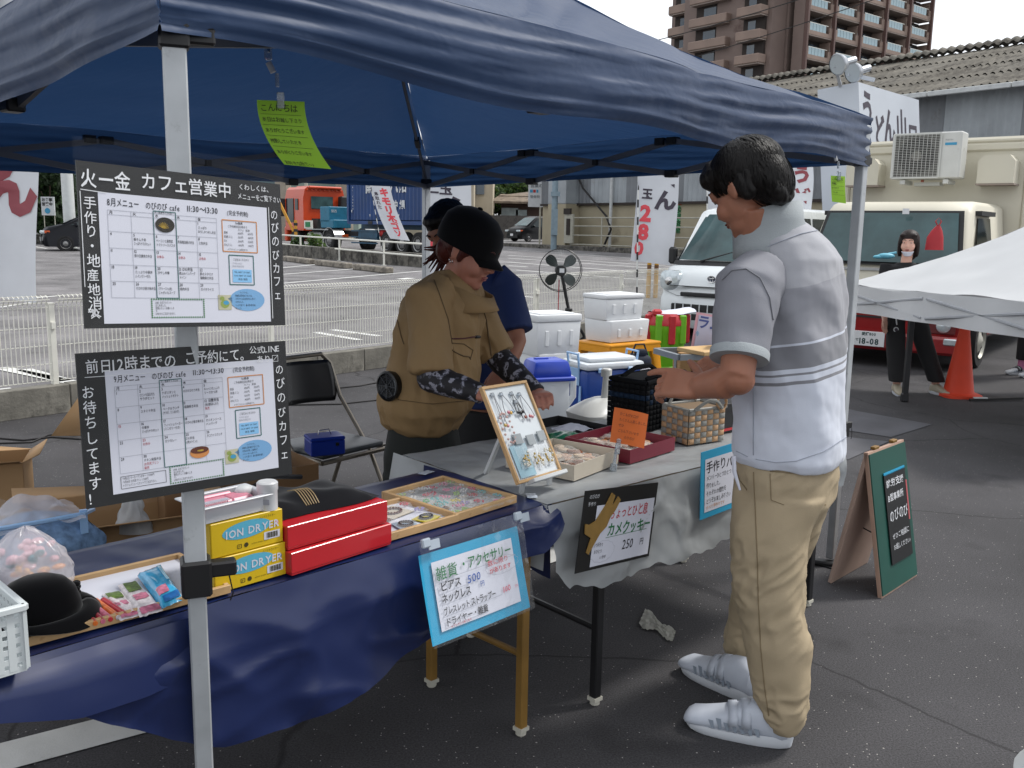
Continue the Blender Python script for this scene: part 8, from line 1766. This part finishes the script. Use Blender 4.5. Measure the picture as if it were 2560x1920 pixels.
seam(pol,bvs,[(1884,1180),(1888,1260),(1893,1380),(1896,1500),(1902,1620),(1912,1720),(1922,1790)],.0014,kse,'side_seam'); seam(pol,bvs,[(1842,1175),(1850,1200),(1868,1225)],.0016,kse,'pocket_edge'); seam(pol,bvs,[(1925,1178),(1990,1184),(2060,1182)],.0014,kse,'pocket_edge'); seam(pol,bvs,[(1925,1184),(1928,1250),(1960,1262)],.0011,kse,'pocket_edge')
# ---------------- vendor in the tan fan jacket
ven=T('person','vendor in tan short-sleeved fan jacket and black cap, leaning over the goods behind the table','person',V((-.42,3.45,0)))
oo=ven.location.copy()
f=V((.88,-.18,0)).normalized(); lf=V((-f.y,f.x,0)); rt=-lf   # faces right; her right side is towards the camera
VY=3.45
hc=SP(1172,625,3.42); hf=(f*.90+rt*.20+V((0,0,-.42))).normalized(); Xh=aim(hc+V((0,0,-.005)),hf,(.0,.0,1)); K=1.12
b=MB(); b.m(skin2); headgeo(b,Xh,K,1.14)
nk=SP(1120,735,3.47); b.tube([nk-V((0.03,0,.12)),nk,hc+V((0,0,-.07))-hf*.02],[.066,.062,.062],16)
sr=SP(1070,765,3.31); er=SP(1078,945,3.24); wr1=SP(1205,985,3.12); sl_=SP(1180,770,3.62); e2=SP(1250,900,3.60); w2=SP(1345,985,3.42)
b.tube([sr,er,er.lerp(wr1,.3),wr1],[.05,.046,.046,.030],16); b.tube([sl_,e2,e2.lerp(w2,.3),w2],[.05,.044,.042,.028],16)
hand(b,aim(wr1,(SP(1245,990,3.06)-wr1),(0,-.4,.9)),(.6,.7,.7,.7),.05,(.6,.3),s=-1); hand(b,aim(w2,(SP(1362,990,3.30)-w2),(0,-.3,.9)),(.5,.6,.6,.6),.05,(.6,.3),s=1)
hp_=SP(1058,1140,3.50); b.loft([ringsec(hp_-V((0,0,.1)),f,lf,.10,.08),ringsec(hp_+V((0,0,.1)),f,lf,.10,.08),ringsec(SP(1050,860,3.48),f,lf,.15,.10),ringsec(nk-V((0.02,0,.08)),f,lf,.11,.07)],20)
for s in (-1,1): b.tube([hp_+lf*s*.09,hp_+lf*s*.10+V((.02,0,-.40)),hp_+lf*s*.11+V((.0,0,-.76))],[.085,.055,.04],12)
body=b.obj('body',ven); remesh(body,.0055,4)
facebits(ven,Xh,K,hairr,M('lips pink','8f4a46',.45,var=.05),skin2)
for q in range(3):
    b=MB(); b.m(chrome); p=Xh@V((.086*K,(-.012+.006*q)*K,(-.034-.004*(q==1))*K)); ring(b,.006,.006,.0011,(0,0,0),12); o=b.obj('earring',ven,X=Matrix.Translation(p)@Matrix.Rotation(1.3,4,'Z'))
b=MB(); b.m(hairr); b.X=Xh; b.ell((0,-.015*K,.035*K),(.083*K,.100*K,.088*K),n=22,m=14).ell((0,-.06*K,-.02*K),(.062*K,.05*K,.055*K)); 
for s in (-1,1): b.ell((s*.073*K,.012*K,.0*K),(.010*K,.014*K,.035*K))
b.X=Matrix.Identity(4); hr=b.obj('hair',ven); remesh(hr,.006,2,fn=lambda p:.004*noise.noise(p*40))
b=MB(); b.m(hairr)
a0=SP(1118,640,3.50)
for k in range(22):
    e=SP(1058+rnd.uniform(-6,50),600+rnd.uniform(0,85),3.52+rnd.uniform(-.03,.03)); b.tube([a0+V((rnd.uniform(-.01,.01),rnd.uniform(-.015,.015),rnd.uniform(-.02,.02))),a0.lerp(e,.5)+V((0,0,rnd.uniform(-.01,.03))),e+V((0,0,-.02))],[.009,.007,.002],6,False)
b.obj('ponytail',ven,smooth=180)
capm=M('cap black cloth','0a0a0c',.85,var=.08,sheen=.2,spec=.15)
b=MB(); b.m(capm); b.X=Xh
b.loft([((0,-.010*K,.010*K),(.088*K,0,0),(0,.108*K,0),.82),((0,-.012*K,.032*K),(.0905*K,0,0),(0,.109*K,0),.82),((0,-.012*K,.060*K),(.091*K,0,0),(0,.108*K,0),.82),((0,-.016*K,.095*K),(.082*K,0,0),(0,.098*K,0),.82),((0,-.02*K,.122*K),(.060*K,0,0),(0,.072*K,0),.82),((0,-.02*K,.136*K),(.030*K,0,0),(0,.036*K,0),.82),((0,-.02*K,.139*K),(.006*K,0,0),(0,.006*K,0),.82)],32)
b.ell((0,-.02*K,.142*K),(.009*K,.009*K,.005*K)); b.X=Matrix.Identity(4); cap=b.obj('cap',ven,smooth=70)
b=MB(); b.m(capm); b.X=Xh
b.grid(lambda u,v:((.074*math.sin((u-.5)*2.5)*(1-.25*v))*K,(.076+.060*v-(1-math.cos((u-.5)*2.5))*(.085+.02*v))*K,(.030-.034*v-.016*((u-.5)*2)**2*(.3+.7*v))*K),20,8); b.X=Matrix.Identity(4); b.obj('brim',cap,smooth=180,thick=.005)
# jacket
tan=M('tan jacket cotton','917650',.8,var=.06,vs=6,bump=.12,bs=260); tan2=M('tan jacket seam','5e4a31',.8,var=.05)
b=MB(); b.m(tan)
JS=lambda px,py,Y,a,c,pw=.92:ringsec(SP(px,py,Y),f,lf,a,c,pw)
b.loft([JS(1055,1072,3.48,.13,.125),JS(1055,1056,3.48,.158,.15),JS(1064,1020,3.48,.188,.175),JS(1074,975,3.48,.200,.178),JS(1086,900,3.48,.194,.170),JS(1098,820,3.48,.182,.165),JS(1112,750,3.48,.165,.158),JS(1122,712,3.48,.128,.125),JS(1130,690,3.47,.092,.095),JS(1135,675,3.46,.07,.07)],44)
b.tube([sr+lf*.06+V((0.03,0,.04)),sr+V((0,0,.02)),sr.lerp(er,.45)+V((-.0,0,0)),sr.lerp(er,.92)],[.072,.080,.074,.076],28)
b.tube([sl_-lf*.05+V((0,0,.02)),sl_,sl_.lerp(e2,.5),sl_.lerp(e2,.9)],[.075,.080,.072,.072],24)
jk=b.obj('jacket',ven)
def jf(p):
    z=p.z; return .016*fold(p,(.35,.2,-1),8,2.2,51)+.013*fold(p,(.8,.2,-.6),15,4,57)+.012*(.35-abs(fold(p,(.5,.1,-1),20,4,62)))+.010*math.exp(-((z-.86)/.05)**2)*fold(p,(0,0,1),30,3,3)
remesh(jk,.0065,3,fn=jf)
def col_sec(i,t): return None
b=MB(); b.m(tan)
cs=[JS(1150,775,3.46,.125,.125),JS(1150,745,3.455,.110,.112),JS(1142,712,3.45,.105,.108)]
b.loft([(q[0]+f*.02,q[1],q[2],q[3]) for q in cs],36,cap=False); cl2=b.obj('collar',ven,smooth=180,thick=.006)
for v in cl2.data.vertices:
    d=(v.co-cs[1][0]-f*.02); k=d.dot(f)/.11; top=(v.co.z-cs[0][0].z)/(cs[2][0].z-cs[0][0].z); v.co.z+=-.055*max(0,k)*max(0,top)+.01*max(0,-k)*top; v.co+=d.normalized()*.012*top*noise.noise(v.co*14)*2
# fan disc, zips and pocket on the jacket
fd_=SP(972,965,3.315); Xd=Matrix.Translation(fd_)@Matrix.Rotation(R_(38),4,'Z').inverted()@Matrix.Rotation(PI/2,4,'X'); Xd=aim(fd_,(0,0,1),(-.62,-.75,-.12))
b=MB(); b.m(M('fan disc black','0e0f11',.4,var=0)).lathe([(.052,-.02),(.056,.0),(.056,.010),(.048,.014),(.044,.008),(.008,.006)],32); 
dk=b.obj('jacket_fan',ven,X=Xd)
b=MB(); b.m(M('fan disc grey','3c3f44',.4,var=0))
for rr in (.02,.03,.04): b.lathe([(rr,.008),(rr+.0018,.011),(rr+.0036,.008)],28,cap=False)
for k in range(8): a=2*PI*k/8; b.bar((.008*math.cos(a),.008*math.sin(a),.010),(.046*math.cos(a),.046*math.sin(a),.012),.0025,.002)
b.lathe([(.008,.008),(.008,.014)],12); b.m(greyp); ring_=[((.050*math.cos(t*.1),.050*math.sin(t*.1),.0135)) for t in range(-6,7)]; b.tube(ring_,.0012,4); b.obj('grille',dk)
def onjk(px,py,Y=3.27): return SP(px,py,Y)
bvj=ray_to(jk,0,0)
seam(ven,bvj,[(1130,847),(1160,846),(1182,842),(1198,841)],.0028,M('maroon zip','4d1a22',.5,var=0),'zip'); seam(ven,bvj,[(1188,842),(1198,842)],.006,blkpl,'zip_puller')
seam(ven,bvj,[(1130,875),(1140,882),(1158,890),(1172,892),(1176,898)],.0025,tan2,'pocket_flap'); seam(ven,bvj,[(1132,858),(1160,860),(1182,875),(1176,895)],.0016,tan2,'pocket_seam')
seam(ven,bvj,[(1085,700),(1100,740),(1120,800),(1130,860)],.0018,tan2,'sleeve_seam'); seam(ven,bvj,[(985,760),(1003,840),(1010,860)],.0018,tan2,'sleeve_seam'); seam(ven,bvj,[(1200,745),(1215,800),(1226,870),(1235,980)],.0030,tan2,'front_placket'); seam(ven,bvj,[(930,975),(1000,1000),(1080,1010),(1180,1000)],.0014,tan2,'waist_seam')
# camouflage arm sleeves
def camo():
    m=bpy.data.materials.new('camouflage sleeve'); m.use_nodes=True; t=m.node_tree; n=t.nodes.new; l=t.links.new; b=t.nodes['Principled BSDF']; tc=n('ShaderNodeTexCoord'); v=n('ShaderNodeTexNoise'); v.inputs['Scale'].default_value=34; v.inputs['Detail'].default_value=3; l(tc.outputs['Object'],v.inputs['Vector']); r=n('ShaderNodeValToRGB'); r.color_ramp.interpolation='CONSTANT'; e=r.color_ramp.elements; e[0].color=(.012,.011,.014,1); e[1].position=.52; e[1].color=(.06,.06,.08,1); q=e.new(.57); q.color=(.28,.28,.33,1); q=e.new(.66); q.color=(.03,.028,.035,1); l(v.outputs[0],r.inputs[0]); l(r.outputs[0],b.inputs['Base Color']); b.inputs['Roughness'].default_value=.7; return m
cam_=camo()
for (a,c,d) in ((sr,er,wr1),(sl_,e2,w2)):
    b=MB(); b.m(cam_).tube([a.lerp(c,.8),c,c.lerp(d,.25),c.lerp(d,.6),d],[.054,.053,.052,.043,.034],20); b.ell(c,(.053,.053,.053)); o=b.obj('arm_sleeve',ven); remesh(o,.006,2,fn=lambda p:.003*noise.noise(p*35))
dkp=M('dark green trousers','171b19',.85,var=.08,vs=6,bump=.1,bs=200)
b=MB(); b.m(dkp); b.loft([ringsec(hp_+V((0,0,.13)),f,lf,.140,.130),ringsec(hp_-V((0,0,.0)),f,lf,.160,.155),ringsec(hp_-V((0,0,.14)),f,lf,.165,.15)],36)
for s in (-1,1): b.loft([ringsec(hp_+lf*s*.09-V((0,0,.05)),f,lf,.09,.13),ringsec(hp_+lf*s*.10-V((-.01,0,.38)),f,lf,.085,.10),ringsec(hp_+lf*s*.11-V((0,0,.76)),f,lf,.075,.085)],24)
o=b.obj('trousers',ven); remesh(o,.008,3,fn=lambda p:.007*fold(p,(.1,0,-1),12,3,71))
for s in (-1,1): shoe(ven,V((hp_.x+lf.x*s*.11+.05,hp_.y+lf.y*s*.11,-0)),math.atan2(-f.x,f.y),None,blkpl,blkpl,blkpl,straps=False)
# ---------------- man in the navy T-shirt behind the vendor
nav=T('person','man in navy T-shirt with short dark hair looking down behind the capped vendor','person',V((-.1,4.15,0)))
oo=nav.location.copy(); f=V((-.45,-.62,0)).normalized(); lf=V((-f.y,f.x,0)); rt=-lf
hc=SP(1122,575,4.12); hf=(f+V((0,0,-.75))).normalized(); Xh=aim(hc,hf,(.1,.3,1)); K=1.06
b=MB(); b.m(skin1); headgeo(b,Xh,K,1.02); nk=SP(1185,640,4.2); b.tube([nk-V((0,0,.12)),nk,hc-V((0,0,.05))],[.066,.062,.06],14)
sa=SP(1262,720,4.12); ea=SP(1292,855,4.02); wa=SP(1262,925,3.92); sb2=SP(1110,720,4.3); eb=SP(1075,860,4.2); wb2=SP(1130,930,4.0)
b.tube([sa,ea,ea.lerp(wa,.35),wa],[.05,.044,.042,.03],14); b.tube([sb2,eb,eb.lerp(wb2,.35),wb2],[.05,.044,.042,.03],14)
hand(b,aim(wa,(-.4,-.5,-.5),(0,-.4,.8)),(.5,.6,.6,.6),.05,(.6,.3),s=1); hand(b,aim(wb2,(.5,-.5,-.2),(0,-.4,.9)),(.5,.6,.6,.6),.05,(.6,.3),s=-1)
hq=SP(1215,1080,4.25); b.loft([ringsec(hq-V((0,0,.1)),f,lf,.14,.10),ringsec(SP(1205,800,4.22),f,lf,.15,.10),ringsec(nk-V((0,0,.08)),f,lf,.10,.07)],18)
for s in (-1,1): b.tube([hq+lf*s*.09,hq+lf*s*.1-V((0,0,.42)),V((hq.x+lf.x*s*.1,hq.y+lf.y*s*.1,.08))],[.08,.055,.04],12)
body=b.obj('body',nav); remesh(body,.007,4); facebits(nav,Xh,K,hairb,M('lips','7a3f36',.5),skin1)
b=MB(); b.m(hairb); b.X=Xh; b.ell((0,-.018*K,.038*K),(.082*K,.100*K,.086*K),n=22,m=14).ell((0,-.055*K,.0),(.072*K,.055*K,.06*K)).ell((0,.04*K,.082*K),(.055*K,.045*K,.03*K)); b.X=Matrix.Identity(4); hr=b.obj('hair',nav); remesh(hr,.006,2,fn=lambda p:.003*noise.noise(p*60))
nvy=M('navy T-shirt cotton','152a5a',.8,var=.06,vs=6,bump=.1,bs=260)
b=MB(); b.m(nvy); b.loft([JS(1215,1010,4.25,.165,.14),JS(1212,900,4.25,.17,.145),JS(1205,790,4.22,.185,.15),JS(1198,725,4.21,.19,.14),JS(1190,680,4.21,.15,.115),JS(1187,650,4.2,.085,.08)],36)
b.tube([sa-lf*.0+V((-.05,0,.03)),sa,sa.lerp(ea,.45),sa.lerp(ea,.82)],[.085,.085,.08,.082],22); b.tube([sb2+V((.05,0,.03)),sb2,sb2.lerp(eb,.8)],[.08,.082,.08],20)
o=b.obj('t_shirt',nav); remesh(o,.008,3,fn=lambda p:.009*fold(p,(.3,.2,-1),10,2.5,91))
b=MB(); b.m(M('black trousers','0f1012',.8,var=.08)); b.loft([ringsec(hq+V((0,0,.12)),f,lf,.16,.13),ringsec(hq-V((0,0,.1)),f,lf,.17,.145)],30)
for s in (-1,1): b.loft([ringsec(hq+lf*s*.085-V((0,0,.02)),f,lf,.09,.12),ringsec(hq+lf*s*.09-V((0,0,.42)),f,lf,.08,.09),ringsec(V((hq.x+lf.x*s*.1,hq.y+lf.y*s*.1,.09)),f,lf,.07,.08)],22)
o=b.obj('trousers',nav); remesh(o,.009,3,fn=lambda p:.006*fold(p,(.1,0,-1),12,3,77))
for s in (-1,1): shoe(nav,V((hq.x+lf.x*s*.1+f.x*.05,hq.y+lf.y*s*.1+f.y*.05,0)),math.atan2(-f.x,f.y),None,blkpl,blkpl,blkpl,straps=False)
# ---------------- woman with lowered mask by the food truck
wo=T('person','woman in black with a lowered white mask standing before the food truck','person',V((3.70,8.75,0)))
oo=wo.location.copy(); f=V((-.45,-.80,0)).normalized(); lf=V((-f.y,f.x,0)); rt=-lf
hc=SP(2272,608,8.75); hf=(f+V((0,0,-.1))).normalized(); Xh=aim(hc,hf,(0,0,1)); K=.98
b=MB(); b.m(skin3); headgeo(b,Xh,K,.98); nk=hc+V((.0,.02,-.15)); b.tube([nk-V((0,0,.10)),nk,hc-V((0,0,.05))],[.052,.05,.05],12)
sa=nk+lf*.17+V((0,0,-.07)); sb2=nk+rt*.17+V((0,0,-.07)); ea=sa+V((.03,0,-.27)); wa=ea+V((0,-.03,-.22)); eb=sb2+V((-.04,-.02,-.27)); wb2=SP(2212,800,8.65)
b.tube([sa,ea,wa],[.04,.036,.026],12); b.tube([sb2,eb,wb2],[.04,.036,.026],12); hand(b,aim(wa,(0,0,-1),(.6,0,0)),(.3,.3,.3,.3),.05,(.4,.2),s=1,k=.92); hand(b,aim(wb2,(0.02,0,-1),(-.4,.8,0)),(.3,.35,.4,.4),.08,(.4,.2),s=-1,k=.92)
hq=V((hc.x+.02,hc.y+.03,.86)); b.loft([ringsec(hq-V((0,0,.1)),f,lf,.13,.09),ringsec(hq+V((0,0,.15)),f,lf,.12,.08),ringsec(nk-V((0,0,.08)),f,lf,.12,.06)],16)
an1=O(G(2240,985)); an2=O(G(2338,985)); an1.z=an2.z=.09
for s,an in ((-1,an1),(1,an2)): b.tube([hq-lf*s*-.08 if False else hq+(lf if s>0 else rt)*.07,(hq+(lf if s>0 else rt)*.07).lerp(an,.5)+f*.02,an],[.075,.05,.035],12)
body=b.obj('body',wo); remesh(body,.010,3); facebits(wo,Xh,K,hairb,M('lips rose','93504c',.5),skin3)
b=MB(); b.m(hairr2:=hairmat('hair dark brown','1d1210')); b.X=Xh; b.ell((0,-.02*K,.038*K),(.094*K,.108*K,.092*K),n=20,m=12).ell((0,-.045*K,-.06*K),(.092*K,.06*K,.12*K),n=20,m=12)
for s in (-1,1): b.ell((s*.080*K,-.005*K,-.035*K),(.020*K,.035*K,.10*K)).ell((s*.045*K,.050*K,.078*K),(.036*K,.028*K,.020*K))
b.X=Matrix.Identity(4); hr=b.obj('hair',wo); remesh(hr,.009,2)
b=MB(); b.m(paper); b.X=Xh; b.grid(lambda u,v:(.058*math.sin((u-.5)*2.6)*(1-.4*v)*K,(.035+.068*math.cos((u-.5)*2.6)-.03*v)*K,(-.072-.045*v)*K),12,6); b.X=Matrix.Identity(4); b.obj('mask',wo,smooth=180,thick=.003)
bkc=M('black cloth soft','101013',.85,var=.08)
b=MB(); b.m(bkc); b.loft([ringsec(hq-V((0,0,.08)),f,lf,.16,.12),ringsec(hq+V((0,0,.15)),f,lf,.15,.11),ringsec(hq+V((0,0,.32)),f,lf,.16,.115),ringsec(nk-V((0,0,.10)),f,lf,.16,.09),ringsec(nk-V((0,0,.03)),f,lf,.08,.06)],28); b.tube([sa+V((0,0,.02)),ea,wa+V((0,0,.06))],[.06,.052,.04],14); b.tube([sb2+V((0,0,.02)),eb,wb2+V((0,0,.07))],[.06,.052,.04],14)
o=b.obj('top',wo); remesh(o,.010,2,fn=lambda p:.006*fold(p,(.1,0,-1),12,3,77))
b=MB(); b.m(bkc); b.loft([ringsec(hq+V((0,0,.03)),f,lf,.15,.12),ringsec(hq-V((0,0,.12)),f,lf,.17,.13)],24)
for d_,an in ((rt,an1),(lf,an2)): st_=hq+d_*.08-V((0,0,.05)); b.loft([ringsec(st_,f,lf,.09,.11),ringsec(st_.lerp(an,.5)+f*.02,f,lf,.085,.09),ringsec(an+V((0,0,.03)),f,lf,.075,.08)],20)
o=b.obj('trousers',wo); remesh(o,.010,2,fn=lambda p:.006*fold(p,(.1,0,-1),12,3,77))
bes=M('beige sneaker','a89f8c',.6,var=.06)
for an,q in ((an1,(-.1,-1)),(an2,(.45,-1))): shoe(wo,V((an.x+q[0]*.05,an.y+q[1]*.05,0)),math.atan2(-q[0],q[1]),None,bes,sol,bes,k=.86,straps=False)
b=MB(); b.m(whs).tube([SP(2240,795,8.6),SP(2242,812,8.6)],.006,5).lathe([(.024,-.004),(.024,.004)],16,X=Matrix.Translation(SP(2240,824,8.6))@Matrix.Rotation(PI/2,4,'X')).m(inkd).lathe([(.016,-.006),(.016,.006)],14,X=Matrix.Translation(SP(2240,824,8.6))@Matrix.Rotation(PI/2,4,'X')); b.obj('key_charm',wo)
# red jacket and gloves seen behind the woman, on the truck
b=MB(); b.m(M('red cloth','a01c26',.6,var=.1)).loft([(V((0,0,0)),V((.09,0,0)),V((0,.03,0))),(V((0,0,.12)),V((.08,0,0)),V((0,.03,0))),(V((.01,0,.18)),V((.055,0,0)),V((0,.025,0))),(V((.02,0,.23)),V((.02,0,0)),V((0,.015,0)))],16).tube([V((.02,0,.22)),V((-.01,0,.27)),V((.02,0,.31)),V((.045,0,.27)),V((.02,0,.22))],.007,6); p=Yp(2335,625,8.95); o=b.obj('red_cloth',loc=p,smooth=60); tag(o,'red cloth hanging beside the woman in front of the truck windscreen','cloth')
b=MB(); b.m(M('blue glove','5fa8bd',.5,var=.05)).ell((0,0,0),(.09,.04,.03)).ell((-.07,0,-.01),(.06,.03,.02)).tube([(.02,0,.02),(.10,0,.035)],.012,6); p=Yp(2215,640,9.3); o=b.obj('blue_glove',loc=p); tag(o,'pale blue glove lying at the bottom of the truck windscreen','glove')
# ---------------- person mostly hidden at the right edge: lower legs only in view
pz_=T('person','person at the right edge, only dark trousers, pink sock and white striped sneakers in view','person',G(2565,945,0)+V((.1,.15,0)))
oo=pz_.location.copy(); f=V((-.95,-.2,0)).normalized(); lf=V((-f.y,f.x,0))
b=MB(); b.m(skin3); headgeo(b,aim(V((0,0,1.5)),f,(0,0,1)),1,.98); b.loft([ringsec((0,0,.75),f,lf,.14,.1),ringsec((0,0,1.1),f,lf,.13,.09),ringsec((0,0,1.33),f,lf,.15,.08),ringsec((0,0,1.40),f,lf,.05,.05),ringsec((0,0,1.46),f,lf,.048,.048)],16)
for s in (-1,1): b.tube([V((0,0,.85))+lf*s*.08,V((0,0,.45))+lf*s*.09,V((0,0,.07))+lf*s*.1],[.075,.05,.034],12); b.tube([V((0,0,1.33))+lf*s*.17,V((0,0,1.05))+lf*s*.2,V((0,0,.82))+lf*s*.2+f*.05],[.045,.036,.026],12); hand(b,aim(V((0,0,.82))+lf*s*.2+f*.05,(f.x*.1,0,-1),lf*s),(.3,.3,.3,.3),.05,(.4,.2),s=s,k=.92)
body=b.obj('body',pz_); remesh(body,.012,3)
b=MB(); b.m(bkc); b.loft([ringsec((0,0,.8),f,lf,.16,.12),ringsec((0,0,1.1),f,lf,.15,.11),ringsec((0,0,1.36),f,lf,.16,.09),ringsec((0,0,1.41),f,lf,.08,.07)],24)
for s in (-1,1): b.tube([V((0,0,.92))+lf*s*.07,V((0,0,.45))+lf*s*.09,V((0,0,.16))+lf*s*.1],[.10,.075,.065],16); b.tube([V((0,0,1.33))+lf*s*.16,V((0,0,1.05))+lf*s*.2,V((0,0,.9))+lf*s*.2],[.06,.052,.045],12)
o=b.obj('clothes',pz_); remesh(o,.012,2)
b=MB(); b.m(hairb).ell((0,0,1.54),(.09,.105,.09)).ell((.03,0,1.46),(.07,.09,.12)); b.obj('hair',pz_)
for s in (-1,1):
    b=MB(); b.m(M('pink sock','b06a8c',.7)).tube([V((0,0,.06))+lf*s*.1,V((0,0,.16))+lf*s*.1],.042,12); b.obj('sock',pz_); o=shoe(pz_,lf*s*.1+f*.05,math.atan2(-f.x,f.y),None,M('sneaker white','b5b9bd',.5),sol,M('sneaker stripe','24262c',.5),k=.9)
